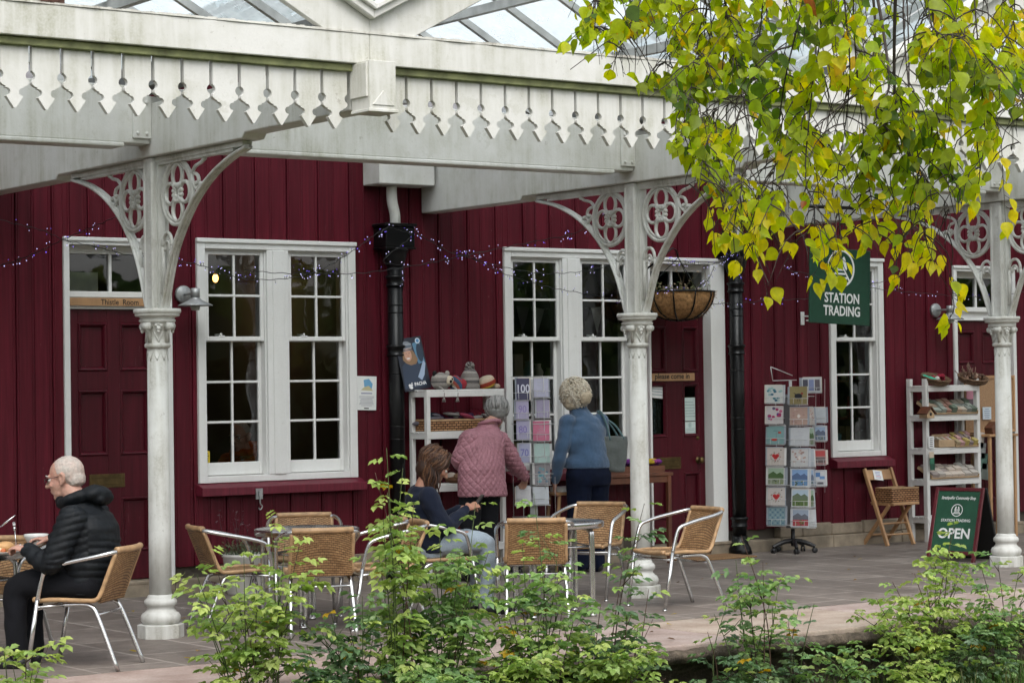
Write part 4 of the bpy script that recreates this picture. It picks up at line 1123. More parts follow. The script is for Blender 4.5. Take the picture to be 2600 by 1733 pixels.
ell(-.03, .285, .034, .05, .0018, (.55, .31, .22)); blob([(-.05, .262), (-.015, .262), (-.022, .25), (-.042, .25)], .0021, (.75, .7, .68))
ell(-.043, .298, .005, .003, .0022, (.05, .03, .03), 8); ell(-.016, .298, .005, .003, .0022, (.05, .03, .03), 8); blob([(-.032, .295), (-.026, .295), (-.024, .272), (-.034, .272)], .002, (.46, .24, .17))
ell(-.03, .345, .052, .05, .0024, (.21, .23, .26), 18, 0, pi*1.02)
for i in range(4): blob([(-.08, .318+i*.016), (.02, .318+i*.016), (.018, .326+i*.016), (-.078, .326+i*.016)], .0027, (.33, .36, .4) if i % 2 else (.11, .15, .21))
blob([(.02, .10), (.06, .16), (.10, .225), (.115, .20), (.085, .11), (.05, .07)], .0025, (.34, .42, .56))
ell(.085, .385, .022, .022, .0028, (.75, .8, .85)); ell(.085, .385, .016, .016, .003, (.1, .25, .45))
for bx, bz, r in ((-.072, .045, .013), (-.055, .045, .012), (-.062, .025, .015), (-.078, .03, .006), (-.05, .06, .006)): ell(bx, bz, r, r*.8, .002, (.75, .75, .75), 10)
pm.text('PACHA', .038, Pm @ tr(.025, -.003, .045) @ rotx(pi/2), .0003, .0012, xs=.9, col=(.78, .78, .78)) if False else None
pm.M = Matrix.Identity(4); pm.text('PACHA', .038, Pm @ tr(.028, -.003, .045) @ rotx(pi/2), .0003, .0012, xs=.9, col=(.78, .78, .78))
pm.build('poster', M['print'], t)

ZS = 1.489
def hat(name, label, x, y, z, build, cat='hat', group='knitted hats on the top shelf'):
    t = thing(name, label, cat, (x, y, z), group=group); build(t); return t
def knit_ball(mb, c, r, cols, n=22, m=16, seed=1, wob=.08, M_=None):
    """woolly lump coloured in bands"""
    c = Vector(c); vs = []; fs = []
    for i in range(m+1):
        t = pi*i/m
        for k in range(n):
            a = 2*pi*k/n; d = Vector((sin(t)*cos(a), sin(t)*sin(a), cos(t)))
            w = 1+wob*mnoise.noise(d*2.2+Vector((seed*7.1, 0, 0)))+.02*sin(i*pi*1.0)
            p = Vector((d.x*r[0], d.y*r[1], d.z*r[2]))*w
            vs.append(c+(M_ @ p if M_ is not None else p))
    for i in range(m):
        col = cols[min(len(cols)-1, int(i/m*len(cols)))]
        f = [(i*n+k, (i+1)*n+k, (i+1)*n+(k+1) % n, i*n+(k+1) % n) for k in range(n)]
        mb.add([], [], False)
        base = len(mb.v)
        if i == 0:
            off = base; mb.add(vs, [], True)
        for q in f:
            mb.f.append(tuple(j+off for j in q)); mb.sm.append(True); mb.c.append(col); mb.any = True
G1, G2, G3 = (.22, .2, .185), (.34, .315, .29), (.12, .11, .11)
def badger(t):
    b = MB(); knit_ball(b, (0, 0, .065), (.088, .07, .07), [G2, G1, G2, G1, G3, G2, G1, G2, G3], seed=2); b.build('hat', M['knit'], t)
    e = MB()
    for s, c in ((-1, (.02, .018, .018)), (1, G2)): e.ball((s*.06, .0, .125), (.022, .014, .024), 10, 8, col=c)
    e.build('ear', M['knit'], t)
    f = MB(); f.ball((.045, -.06, .075), (.034, .016, .034), 12, 8, col=(.6, .52, .4)); f.ball((.03, -.07, .065), (.026, .014, .03), 12, 8, col=(.6, .52, .4)); f.ball((.036, -.084, .062), (.012, .008, .012), 8, 6, col=(.02, .015, .015)); f.ball((.056, -.077, .082), (.007, .005, .008), 8, 6, col=(.02, .015, .015)); f.build('animal_face', M['knit'], t)
    s = MB()
    for x in (-.055, .075):
        s.tube(spline([(x, -.05, .02), (x+.01, -.085, .005), (x+.015, -.1, -.03), (x+.012, -.1, -.06)], 4), .006, 6, col=G2)
        for k in range(9): s.tube([(x+.012, -.1, -.055), (x+.012+.016*sin(k*2.1), -.1+.012*cos(k*1.7), -.10)], .0045, 4, col=G2 if k % 2 else G1)
    s.build('tassel', M['knit'], t)
hat('animal_hat', 'grey knitted animal face hat with dark ear and hanging tassels', 3.735, 2.37, ZS, badger)
def folded(t):
    b = MB(); knit_ball(b, (0, 0, .045), (.07, .06, .055), [(.28, .03, .035), (.06, .1, .16), (.3, .05, .05), (.05, .09, .15), (.34, .08, .06), (.4, .3, .2), (.07, .1, .16)], seed=5, M_=roty(.9)); b.ball((.04, -.02, .04), (.045, .04, .045), 12, 8, col=(.3, .035, .045)); b.build('hat', M['knit'], t)
hat('folded_hat', 'red and blue striped knitted hat between two grey hats', 3.885, 2.38, ZS, folded)
def bobble(t):
    b = MB(); knit_ball(b, (0, 0, .07), (.078, .07, .10), [G2, G1, G3, G2, G1, G2, G3, G1, G2, G1, G3, G2, G1], seed=8); b.lathe([(.074, .0), (.08, .012), (.079, .035), (.07, .04)], 22, col=G1); b.build('hat', M['knit'], t)
    k = MB(); rnd = random.Random(3)
    for i in range(60):
        d = Vector((rnd.gauss(0, 1), rnd.gauss(0, 1), rnd.gauss(0, 1))).normalized()
        k.tube([Vector((0, 0, .178)), Vector((0, 0, .178))+d*.042], .006, 4, col=G2 if i % 2 else G3)
    k.build('bobble', M['knit'], t)
hat('bobble_hat', 'tall grey marled knitted bobble hat', 4.02, 2.38, ZS, bobble)
def rainbow(t):
    b = MB(); knit_ball(b, (0, 0, .05), (.08, .065, .056), [(.5, .42, .32), (.5, .42, .32), (.52, .4, .3), (.3, .05, .03), (.5, .3, .05), (.12, .22, .05), (.5, .42, .32)], seed=3, M_=roty(-.35)); b.ball((.085, -.01, .02), (.035, .04, .022), 10, 6, col=(.42, .33, .25)); b.build('hat', M['knit'], t)
hat('earflap_hat', 'cream knitted hat with red orange and green bands at the right end of the shelf', 4.175, 2.37, ZS, rainbow)

# basket of gloves on the second shelf
t = thing('wicker_basket', 'long wicker basket heaped with knitwear on the hat shelves', 'basket', (3.90, 2.39, 1.16), 0, 'wicker baskets on display')
wicker_box(t, .66, .2, .085)
t = thing('knitwear_heap', 'heap of dark gloves and scarves lying in the long wicker basket', 'knitwear', (3.90, 2.38, 1.17), 0)
mb = MB(); rnd = random.Random(14)
cols = [(.03, .03, .05), (.12, .11, .13), (.05, .02, .05), (.2, .035, .06), (.22, .2, .19), (.02, .03, .045), (.10, .04, .08), (.28, .09, .03), (.5, .44, .36)]
for i in range(34):
    x, y = rnd.uniform(-.29, .29), rnd.uniform(-.08, .08)
    mb.ball((x, y, .075+rnd.uniform(-.02, .05)-.2*x*x), (rnd.uniform(.05, .09), rnd.uniform(.02, .035), rnd.uniform(.012, .024)), 12, 7, col=rnd.choice(cols[:7]) if x > -.12 else rnd.choice(cols), M=rotz(rnd.uniform(-.9, .9)) @ roty(rnd.uniform(-.4, .4)))
mb.build('knitwear', M['knit'], t)
t = thing('scarf_roll', 'rolled red scarf at the back of the long wicker basket', 'knitwear', (4.14, 2.44, 1.30))
mb = MB()
for i in range(5): mb.tube([(-.09+.03*i, -.02, -.02-.01*i), (-.05+.03*i, .03, .01), (-.02+.03*i, -.02, -.02)], .02, 8, col=(.24, .03, .045) if i % 2 else (.16, .02, .035))
mb.build('scarf', M['knit'], t)
t = thing('slipper_pair', 'brown sheepskin slippers on the third white shelf', 'slippers', (3.92, 2.38, .745))
mb = MB()
for s in (-.07, .07):
    mb.ball((s, .0, .025), (.045, .11, .03), 12, 8, col=(.14, .07, .04)); mb.ball((s, .03, .05), (.036, .06, .035), 12, 8, col=(.5, .42, .36)); mb.ball((s*.9, -.06, .05), (.04, .05, .03), 12, 8, col=(.2, .12, .07))
mb.build('slippers', M['cloth'], t)

# ------------------------------------------------------------------ card spinners
M['wire'] = simple('white_wire', (.55, .55, .55), .45, .1, 20)
M['clear'] = simple('grey_rack_core', (.17, .17, .18), .35, .2, 8)
def design(mb, kind, w, h, y, rnd):
    """print on a greeting card, drawn in coloured patches"""
    def el(cx, cz, rx, rz, c, k=1, n=12): mb.add([(cx+rx*cos(2*pi*i/n), -y-.0003*k, cz+rz*sin(2*pi*i/n)) for i in range(n)], [tuple(range(n))], False, c)
    def rc(x0, x1, z0, z1, c, k=1): mb.add([(x0, -y-.0003*k, z0), (x1, -y-.0003*k, z0), (x1, -y-.0003*k, z1), (x0, -y-.0003*k, z1)], [(0, 1, 2, 3)], False, c)
    if kind == 'heart':
        for s in (-1, 1): el(s*.2*w, .08*h, .22*w, .2*h, (.5, .03, .03), 2)
        mb.add([(-.4*w, -y-.0006, .04*h), (.4*w, -y-.0006, .04*h), (0, -y-.0006, -.5*h)], [(0, 1, 2)], False, (.5, .03, .03))
        for i in range(12): el(.55*w*cos(i*.52), .5*h*sin(i*.52)-.05*h, .07*w, .06*h, rnd.choice([(.3, .22, .2), (.2, .25, .2), (.16, .1, .08), (.5, .4, .36)]), 3, 6)
        for i in range(26): el(rnd.uniform(.42, .7)*w*cos(i*.9), rnd.uniform(.4, .62)*h*sin(i*.9)-.05*h, .05*w, .05*h, rnd.choice([(.35, .12, .1), (.14, .16, .1), (.25, .18, .12)]), 3.5, 5)
        el(.62*w, .72*h, .1*w, .06*h, (.05, .05, .06), 2, 6)
    elif kind == 'leaves':
        for i in range(16): el(rnd.uniform(-.75, .75)*w, rnd.uniform(-.75, .75)*h, .2*w, .13*h, rnd.choice([(.05, .2, .25), (.12, .3, .36), (.03, .12, .2), (.3, .45, .45)]), 1+i*.2, 7)
    elif kind == 'flowers':
        for i in range(14): el(rnd.uniform(-.7, .7)*w, rnd.uniform(-.55, .75)*h, .2*w, .17*h, rnd.choice([(.45, .03, .05), (.3, .02, .1), (.08, .05, .22), (.45, .1, .2), (.1, .08, .15)]), 1+i*.2, 8)
    elif kind == 'bird':
        el(0, -.1*h, .46*w, .3*h, (.012, .012, .02), 2); mb.add([(-.3*w, -y-.0007, 0), (-.62*w, -y-.0007, .35*h), (-.2*w, -y-.0007, .1*h)], [(0, 1, 2)], False, (.012, .012, .02)); el(.42*w, .2*h, .14*w, .13*h, (.3, .04, .03), 3)
        rc(-.1*w, -.04*w, -.7*h, -.3*h, (.1, .07, .04), 2); rc(.1*w, .16*w, -.7*h, -.3*h, (.1, .07, .04), 2)
    elif kind == 'pattern':
        for i in range(6):
            for j in range(6): el((i-2.5)*.3*w, (j-2.5)*.3*h, .1*w, .1*h, (.06, .14, .22) if (i+j) % 2 else (.24, .34, .34), 1, 6)
    elif kind == 'fish':
        el(-.1*w, -.5*h, .35*w, .14*h, (.5, .04, .03), 2); el(.5*w, .3*h, .2*w, .12*h, (.5, .06, .04), 2); el(0, .5*h, .3*w, .05*h, (.1, .22, .22), 1); rc(.1*w, .14*w, -.5*h, .4*h, (.08, .14, .14), 1)
    elif kind == 'robin':
        for i in range(18): el(rnd.uniform(-.8, .8)*w, rnd.uniform(-.8, .8)*h, .14*w, .1*h, rnd.choice([(.45, .3, .26), (.36, .22, .2), (.55, .4, .36)]), 1, 7)
        el(0, 0, .16*w, .22*h, (.66, .6, .56), 3)
    elif kind == 'sketch':
        for i in range(9): rc(rnd.uniform(-.6, 0)*w, rnd.uniform(.1, .6)*w, (-.6+i*.15)*h, (-.57+i*.15)*h, (.38, .4, .44), 1)
    elif kind in ('lake', 'glen', 'hill', 'harbour', 'loch'):
        sky_c = {'lake': (.22, .36, .6), 'glen': (.3, .4, .3), 'hill': (.4, .5, .6), 'harbour': (.3, .36, .45), 'loch': (.3, .4, .55)}[kind]
        rc(-w*.9, w*.9, -h*.9, h*.9, sky_c, 1); 
        mb.add([(-.9*w, -y-.0006, .2*h), (-.3*w, -y-.0006, .55*h), (.1*w, -y-.0006, .25*h), (.5*w, -y-.0006, .45*h), (.9*w, -y-.0006, .15*h), (.9*w, -y-.0006, -.2*h), (-.9*w, -y-.0006, -.2*h)], [tuple(range(7))], False, {'lake': (.08, .13, .25), 'glen': (.05, .1, .03), 'hill': (.12, .16, .1), 'harbour': (.12, .13, .16), 'loch': (.1, .13, .2)}[kind])
        rc(-w*.9, w*.9, -h*.9, -.2*h, {'lake': (.12, .24, .42), 'glen': (.2, .24, .16), 'hill': (.1, .16, .05), 'harbour': (.35, .05, .06), 'loch': (.16, .22, .3)}[kind], 3)
        for i in range(9): el(rnd.uniform(-.8, .8)*w, rnd.uniform(-.85, -.25)*h, .12*w, .08*h, rnd.choice([(.09, .14, .03), (.16, .2, .06), (.05, .08, .03)]), 4, 6)
    elif kind == 'trio':
        for i in range(3): rc((-.9+i*.62)*w, (-.38+i*.62)*w, -.75*h, .75*h, [(.06, .06, .09), (.2, .24, .42), (.12, .1, .12)][i], 1)
    elif kind == 'blue':
        rc(-.8*w, .0, .2*h, .8*h, (.08, .2, .45), 1); rc(-.1*w, .8*w, -.1*h, .3*h, (.12, .26, .5), 2); rc(-.6*w, .6*w, -.8*h, -.5*h, (.1, .1, .12), 1)
    elif kind == 'redcard':
        rc(-.85*w, .85*w, .1*h, .85*h, (.45, .05, .05), 1); rc(-.85*w, .85*w, -.8*h, .0, (.14, .1, .1), 1)
def card(label, pos, nrm, w, h, base, kind, rnd, pack=.03, group=None, text=None, tcol=(.2, .18, .4), lean=.10, cat='card'):
    t = thing('greeting_card', label, cat, pos, atan2(nrm[0], -nrm[1]), group)
    mb = MB(); mb.M = rotx(-lean)
    mb.b2(-w, w, -.001, .001, -h, h, col=tuple(q*.84 for q in base))
    for i in range(3): dx_ = rnd.uniform(-.022, .022); mb.b2(-w+dx_, w+dx_, .004+.007*i, .0052+.007*i, -h, h+rnd.uniform(-.002, .012), col=rnd.choice([(.66, .66, .65), (.5, .52, .55), (.6, .55, .5), (.3, .33, .38)]))
    if kind: design(mb, kind, w, h, .0012, rnd)
    mb.M = Matrix.Identity(4)
    if text: mb.text(text, h*1.1, rotx(-lean) @ tr(0, -.0016, 0) @ rotx(pi/2), .0002, .0012, xs=.8, col=tcol)
    mb.build('card', M['print'], t); return t
def pocket(mb, pos, nrm, w, h):
    n = Vector((nrm[0], nrm[1], 0)); a = Vector((-n.y, n.x, 0)); p = Vector(pos)
    z = -h
    for dz, o in ((-h-.006, .030), (-h*.35, .020)):
        q = [p+a*w*1.06-n*.02, p+a*w*1.06+n*o, p-a*w*1.06+n*o, p-a*w*1.06-n*.02]
        mb.tube([Vector((v.x, v.y, p.z+dz)) for v in q], .0022, 4)
    for s in (-.5, .5): mb.tube([p+a*w*s+n*.03+Vector((0, 0, -h-.006)), p+a*w*s+n*.02+Vector((0, 0, -h*.35))], .002, 4)
    mb.tube([p+a*w-n*.02+Vector((0, 0, -h-.006)), p-a*w-n*.02+Vector((0, 0, -h-.006))], .002, 4)

# tall spinner of square cards beside the small window
SPX, SPY = 7.44, 2.33
def spinner_frame(label, x, y, rz, zb=.21):
    t = thing('card_spinner', label, 'card rack', (x, y, 0), rz, 'card spinners outside the shop')
    b = MB(); b.tube([(0, 0, .06), (0, 0, zb)], .019, 12)
    for q in range(5):
        a = q*2*pi/5+.35
        b.tube(spline([(0, 0, .105), (.08*cos(a), .08*sin(a), .10), (.17*cos(a), .17*sin(a), .068), (.195*cos(a), .195*sin(a), .055)], 4), [.02]*8+[.017]*5, 8)
    b.build('star_base', M['black_plastic'], t)
    for q in range(5):
        a = q*2*pi/5+.35; c = MB(); c.M = tr(.192*cos(a), .192*sin(a), .024) @ rotz(a) 
        for s in (-.012, .012):
            c.M = tr(.192*cos(a), .192*sin(a), .024) @ rotz(a+.4) @ tr(0, s, 0) @ rotx(pi/2); c.lathe([(.001, -.008), (.02, -.008), (.024, -.004), (.024, .004), (.02, .008), (.001, .008)], 14)
        c.build('castor', M['black_plastic'], t)
    return t
sp1 = spinner_frame('tall wire card spinner on a black castor base left of the single window', SPX, SPY, 0)
po = MB(); po.tube([(0, 0, .2), (0, 0, 1.52)], .014, 10); po.build('pole', M['wire'], sp1)
co = MB(); co.b2(-.075, .075, -.075, .075, .22, 1.40); 
fnv = Vector((-.85, -.53, 0)).normalized(); fax = Vector((.53, -.85, 0)).normalized(); rnv = fax.copy(); rax = Vector((.85, .53, 0)).normalized()
co.M = Matrix.Identity(4); co2 = MB(); co2.M = rotz(atan2(fax.y, fax.x)); co2.b2(-.055, .055, -.055, .055, .22, 1.40); co2.build('core', M['clear'], sp1, .01)
wf = MB(); rnd = random.Random(21)
rows = [905, 953, 1000, 1049, 1095, 1142, 1188]
KD = 2600/2352
dL = [('leaves', (.66, .68, .66), 'greeting card with teal leaves, top left on the tall spinner'),
      ('flowers', (.62, .58, .58), 'greeting card with red and purple flowers on the tall spinner'),
      ('fish', (.22, .38, .38), 'turquoise greeting card with red fish on the tall spinner'),
      ('heart', (.6, .54, .5), 'cream heart card in the middle of the left column of the tall spinner'),
      ('glen', (.6, .6, .58), 'dark green glen picture card on the tall spinner'),
      ('heart', (.6, .56, .53), 'cream heart card second from the bottom of the tall spinner'),
      ('pattern', (.2, .3, .34), 'grey blue patterned card, bottom left on the tall spinner')]
dR = [('bird', (.33, .27, .12), 'olive greeting card with a black bird on the tall spinner'),
      ('robin', (.52, .36, .3), 'rose coloured card with a pale bird on the tall spinner'),
      ('sketch', (.62, .64, .67), 'pale grey sketched card on the tall spinner'),
      ('robin', (.62, .62, .62), 'white framed card with a salmon pattern on the tall spinner'),
      ('lake', (.7, .72, .74), 'white framed card of a blue lake on the tall spinner'),
      ('hill', (.72, .74, .75), 'white framed card of a green hillside on the tall spinner'),
      ('harbour', (.68, .7, .74), 'white framed card of a red harbour, bottom of the tall spinner')]
dS = ['sketch', 'robin', 'glen', 'sketch', 'loch', 'glen', 'sketch']
S_W = Vector((SPX, SPY, 0))
for i, yy in enumerate(rows):
    z = at(1790*KD, yy*KD, Y=2.18).z
    for col_, (kind, base, lab) in ((-1, dL[i]), (1, dR[i])):
        zz = z-(.012 if col_ > 0 else 0)
        p = S_W+fnv*.135+fax*(.108*col_)+Vector((0, 0, zz)); w, h = (.078, .078)
        card(lab, p, fnv, w, h, base, kind, rnd, group='cards on the tall spinner')
        pocket(wf, p-S_W, fnv, w, h)
    q = at(1862*KD, (yy+2)*KD, Y=2.27); n3 = Vector((-.2, -.98, 0)).normalized(); n3 = (n3+Vector((rnd.uniform(-.25, .1), 0, 0))).normalized()
    if i > 0:
        card('%s card in the third column, %s row of the tall spinner' % ({'sketch': 'pale sketched', 'robin': 'rose patterned', 'glen': 'green glen', 'loch': 'blue loch'}[dS[i]], ['top', 'second', 'third', 'fourth', 'fifth', 'sixth', 'bottom'][i]), q, n3, .034, .078, rnd.choice([(.64, .65, .66), (.5, .55, .6), (.58, .52, .48)]), dS[i], rnd, group='cards on the tall spinner')
        pocket(wf, q-S_W, n3, .034, .078)
# wing of wire pockets at the right
wn = Vector((-.62, -.78, 0)).normalized(); wa = Vector((.78, -.62, 0)).normalized()
for i, (yy, kind, base, lab) in enumerate([(884, 'trio', (.62, .64, .66), 'three picture card at the top right of the tall spinner'), (953, 'sketch', (.6, .64, .68), 'small grey card in the right wing of the tall spinner'), (995, 'loch', (.66, .7, .7), 'small loch card in the right wing of the tall spinner'),
                                     (1049, 'redcard', (.5, .3, .28), 'red topped card in the right wing of the tall spinner'), (1098, 'blue', (.68, .7, .72), 'blue and white card in the right wing of the tall spinner')]):
    q = at(1884*KD, yy*KD, Y=2.28); w = .085 if i == 0 else .05
    if i == 0: q = at(1864*KD, yy*KD, Y=2.30)
    card(lab, q, wn, w, .066, base, kind, rnd, group='cards on the tall spinner'); pocket(wf, q-S_W, wn, w, .066)
qz = [at(1879*KD, y_*KD, Y=2.34) for y_ in (870, 1130)]
for q0 in (-.02, .06):
    wf.tube([qz[0]-S_W+wa*q0, qz[1]-S_W+wa*q0], .0025, 4)
a_ = at(1770*KD, 842*KD, Y=2.3)-S_W; b_ = at(1820*KD, 862*KD, Y=2.3)-S_W; c_ = at(1775*KD, 874*KD, Y=2.3)-S_W
wf.tube([a_, b_], .004, 5); wf.tube([a_, c_], .004, 5); wf.tube([c_, b_+Vector((.05, 0, -.04))], .004, 5)
for s in (-1, 1):
    for z0 in ((.25, 1.42),): wf.tube([fnv*.10+fax*(.108*s)+Vector((0, 0, z0[0])), fnv*.10+fax*(.108*s)+Vector((0, 0, z0[1]))], .003, 5)
for z in (.25, .6, 1.0, 1.38): wf.tube([fnv*.1-fax*.19+Vector((0, 0, z)), fnv*.1+fax*.19+Vector((0, 0, z)), rnv*.19-fnv*.1+Vector((0, 0, z)), -fnv*.1-fax*.19+Vector((0, 0, z))], .003, 4, closed=True)
wf.build('wire_pockets', M['wire'], sp1)

# narrow white spinner of birthday cards behind the women
S2 = Vector((4.52, 2.22, 0))
sp2 = spinner_frame('narrow white wire spinner of birthday cards between the two standing women', S2.x, S2.y, .5)
po = MB(); po.tube([(0, 0, .2), (0, 0, 1.56)], .012, 10); po.build('pole', M['wire'], sp2)
co2 = MB(); co2.M = rotz(-.6-.5); co2.b2(-.03, .03, -.02, .02, .45, 1.15); co2.build('core', M['galv'], sp2)
wf = MB(); wf.M = rotz(-.5); n2 = Vector((-.55, -.83, 0)).normalized(); a2 = Vector((.83, -.55, 0)).normalized()
spec = [(1201, 893, 30, 50, (.06, .055, .12), None, '100', (.6, .6, .7), 'navy birthday card reading 100'), (1243, 890, 34, 44, (.58, .58, .74), 'sketch', None, None, 'lilac card at the top right of the narrow spinner'),
        (1200, 940, 29, 44, (.46, .42, .6), None, '90', (.25, .2, .42), 'lilac birthday card reading 90'), (1247, 938, 30, 42, (.42, .38, .54), None, None, None, 'plain mauve card in the narrow spinner'),
        (1201, 987, 30, 44, (.44, .42, .6), None, '80', (.2, .16, .4), 'lilac birthday card reading 80'), (1243, 989, 38, 46, (.66, .18, .3), 'sketch', None, None, 'bright pink card in the narrow spinner'),
        (1205, 1040, 25, 44, (.42, .44, .62), None, '70', (.16, .16, .4), 'lilac birthday card reading 70'), (1245, 1040, 36, 44, (.48, .66, .62), 'sketch', None, None, 'mint green card in the narrow spinner'),
        (1246, 1088, 36, 48, (.3, .28, .3), 'leaves', None, None, 'dark patterned card in the narrow spinner'), (1204, 1138, 32, 42, (.66, .66, .68), 'sketch', None, None, 'white card at the bottom left of the narrow spinner'),
        (1243, 1138, 36, 40, (.6, .64, .68), 'sketch', None, None, 'white and blue card at the bottom right of the narrow spinner')]
for x, y, w, h, base, kind, txt, tc_, lab in spec:
    s_ = 1/271/2*.93
    q = at(x*KD, y*KD, Y=2.11)
    w_, h_ = w*s_, h*s_
    card(lab, q, n2, w_, h_, base, kind, rnd, group='cards on the narrow spinner', text=txt, tcol=tc_ or (.2, .2, .3)); pocket(wf, q-S2, n2, .07, h_)
for s in (-1, 1):
    e_ = n2*.09+a2*(.088*s)
    wf.tube([e_+Vector((0, 0, .45)), e_+Vector((0, 0, 1.58))], .003, 5); wf.tube([e_+a2*s*.08+Vector((0, 0, .45)), e_+a2*s*.08+Vector((0, 0, 1.58))], .002, 5)
for z in (.45, .8, 1.2, 1.58): wf.tube([n2*.09-a2*.17+Vector((0, 0, z)), n2*.09+a2*.17+Vector((0, 0, z)), -n2*.09+a2*.17+Vector((0, 0, z)), -n2*.09-a2*.17+Vector((0, 0, z))], .003, 4, closed=True)
wf.build('wire_pockets', M['wire'], sp2)
# third rack at the right edge of the picture
S3 = Vector((11.05, 2.25, 0))
sp3 = spinner_frame('wire card rack at the right edge beyond the last column', S3.x, S3.y, .2)
wf = MB(); wf.tube([(0, 0, .2), (0, 0, 1.5)], .012, 8); wf.M = rotz(-.2)
for i in range(7):
    z = .32+i*.17
    for s in (-1, 1):
        p = Vector((.11*s, -.12, z)); pocket(wf, p, (0, -1, 0), .08, .07)
        if s < 0: card('picture card in the rack beyond the last column, %s row' % ['bottom', 'sixth', 'fifth', 'fourth', 'third', 'second', 'top'][i], S3+p, (0, -1, 0), .075, .07, (.66, .67, .66), ['glen', 'sketch', 'loch', 'hill', 'sketch', 'lake', 'robin'][i], rnd, group='cards on the far rack')
wf.build('wire_pockets', M['wire'], sp3)

# ------------------------------------------------------------------ right hand shelves: trays, boxes, gloves
def oval_tray(label, x, y, z, rz, tilt=0.0):
    t = thing('round_tray', label, 'basket', (x, y, z), rz, 'woven trays on the white shelves')
    mb = MB(); mb.M = rotx(tilt) @ Matrix.Diagonal((1, .8, 1, 1))
    mb.lathe([(.001, .006), (.12, .006), (.135, .012), (.15, .045), (.158, .06), (.15, .062), (.14, .045), (.128, .02), (.001, .016)], 30, cap=False); mb.build('woven_tray', M['dark_wicker'], t)
    r = MB(); r.M = rotx(tilt) @ Matrix.Diagonal((1, .8, 1, 1))
    for k, z_ in enumerate((.06, .045, .028)): r.tube([((.158-.008*k)*cos(a*pi/16), (.158-.008*k)*sin(a*pi/16), z_+.003*sin(a*2)) for a in range(32)], .009, 6, closed=True)
    r.build('twig_rim', M['dark_wicker'], t); return t
M['dark_wicker'] = simple('dark_willow', (.13, .075, .04), .75, .45, 40, .5, 120)
ta = at(2375, 988, Y=2.40); tb = at(2470, 985, Y=2.42)
t1 = oval_tray('round woven tray of gloves on top of the right hand white shelves', ta.x, 2.41, 1.475, .1, .34)
t2 = oval_tray('round woven tray of pine cones on top of the right hand white shelves', tb.x, 2.43, 1.475, -.1, .34)
t = thing('garden_glove', 'green garden gloves in the left woven tray', 'gloves', (ta.x-.05, 2.40, 1.525))
mb = MB(); mb.M = rotz(.4) @ rotx(.3)
mb.ball((0, 0, 0), (.035, .05, .014), 12, 8, col=(.05, .42, .28))
for k, a in enumerate((-.5, -.2, .1, .4)): mb.tube([(.02*sin(a)*1.5, .04, 0), (.05*sin(a)*1.4, .085, .005)], [.011, .009], 7, col=(.05, .42, .28))
mb.tube([(-.03, .0, 0), (-.055, .03, .004)], .011, 7, col=(.05, .42, .28)); mb.build('glove', M['cloth'], t)
t = thing('yarn_balls', 'red and white balls in the left woven tray', 'decorations', (ta.x+.05, 2.41, 1.515))
mb = MB(); rnd = random.Random(5)
for i in range(10): mb.ball((rnd.uniform(-.05, .06), rnd.uniform(-.06, .05), rnd.uniform(.0, .03)), .022, 10, 7, col=rnd.choice([(.25, .02, .04), (.68, .64, .6), (.3, .03, .05)]))
mb.build('balls', M['cloth'], t)
t = thing('pine_cones', 'heap of brown pine cones and twigs in the right woven tray', 'decorations', (tb.x, 2.42, 1.51))
mb = MB()
for i in range(46): 
    p = Vector((rnd.uniform(-.1, .1), rnd.uniform(-.07, .07), rnd.uniform(0, .035)))
    mb.ball(p, (rnd.uniform(.014, .022),)*3, 7, 5, col=rnd.choice([(.12, .06, .035), (.2, .11, .07), (.07, .04, .025), (.3, .2, .15)]))
for i in range(16): 
    p = Vector((rnd.uniform(-.1, .05), rnd.uniform(-.04, .06), .02)); mb.tube([p, p+Vector((rnd.uniform(-.07, .03), rnd.uniform(-.02, .05), rnd.uniform(.05, .16)))], .0045, 5, col=(.15, .085, .06))
mb.build('cones', M['painted'], t)
def tray_of(label, x0, x1, y0, y1, z, tilt, items, cat='tray', seed=1, name='display_tray'):
    t = thing(name, label, cat, ((x0+x1)/2, y0, z), group='display trays on the white shelves')
    w, d = (x1-x0)/2, (y1-y0); mb = MB(); mb.M = rotx(tilt)
    mb.b2(-w, w, 0, d, 0, .008); mb.b2(-w, w, 0, .006, .008, .012); mb.b2(-w, w, d-.008, d, .008, .03)
    for x in (-w, w-.008): mb.b2(x, x+.008, .008, d-.008, .008, .03)
    mb.build('tray', M['wood_pale'], t)
    rnd = random.Random(seed); c = MB(); c.M = rotx(tilt)
    nx, ny = items[0], items[1]
    for j in range(ny):
        for i in range(nx):
            x = -w+.012+(2*w-.024)*i/nx; y = .012+(d-.024)*j/ny
            c.b2(x+.003, x+(2*w-.024)/nx-.003, y+.002, y+(d-.024)/ny-.002, .009, .035+rnd.uniform(0, .03), col=rnd.choice(items[2]))
    c.build('packets', M['print'], t)
tray_of('tilted tray of seed packets on the second shelf of the right hand shelves', 9.22, 9.86, 2.35, 2.56, 1.185, .52, (9, 3, [(.35, .2, .16), (.42, .32, .24), (.5, .22, .24), (.12, .16, .12), (.3, .34, .3), (.45, .4, .33), (.2, .22, .2)]), seed=3)
tray_of('tray of pale cards low on the right hand white shelves', 9.22, 9.86, 2.35, 2.56, .583, .48, (7, 3, [(.5, .46, .42), (.35, .3, .28), (.55, .54, .5), (.2, .18, .17), (.6, .52, .45)]), seed=7)
tray_of('tray of wrapped soaps on the third shelf of the right hand shelves', 9.55, 9.86, 2.35, 2.56, .873, .5, (5, 3, [(.45, .36, .12), (.5, .3, .3), (.4, .32, .2), (.25, .2, .2)]), seed=9)
t = thing('crate', 'small pale wooden crate of labels on the third shelf of the right hand shelves', 'crate', (9.44, 2.36, .878), -.25)
mb = MB(); L, W, H = .17, .13, .07
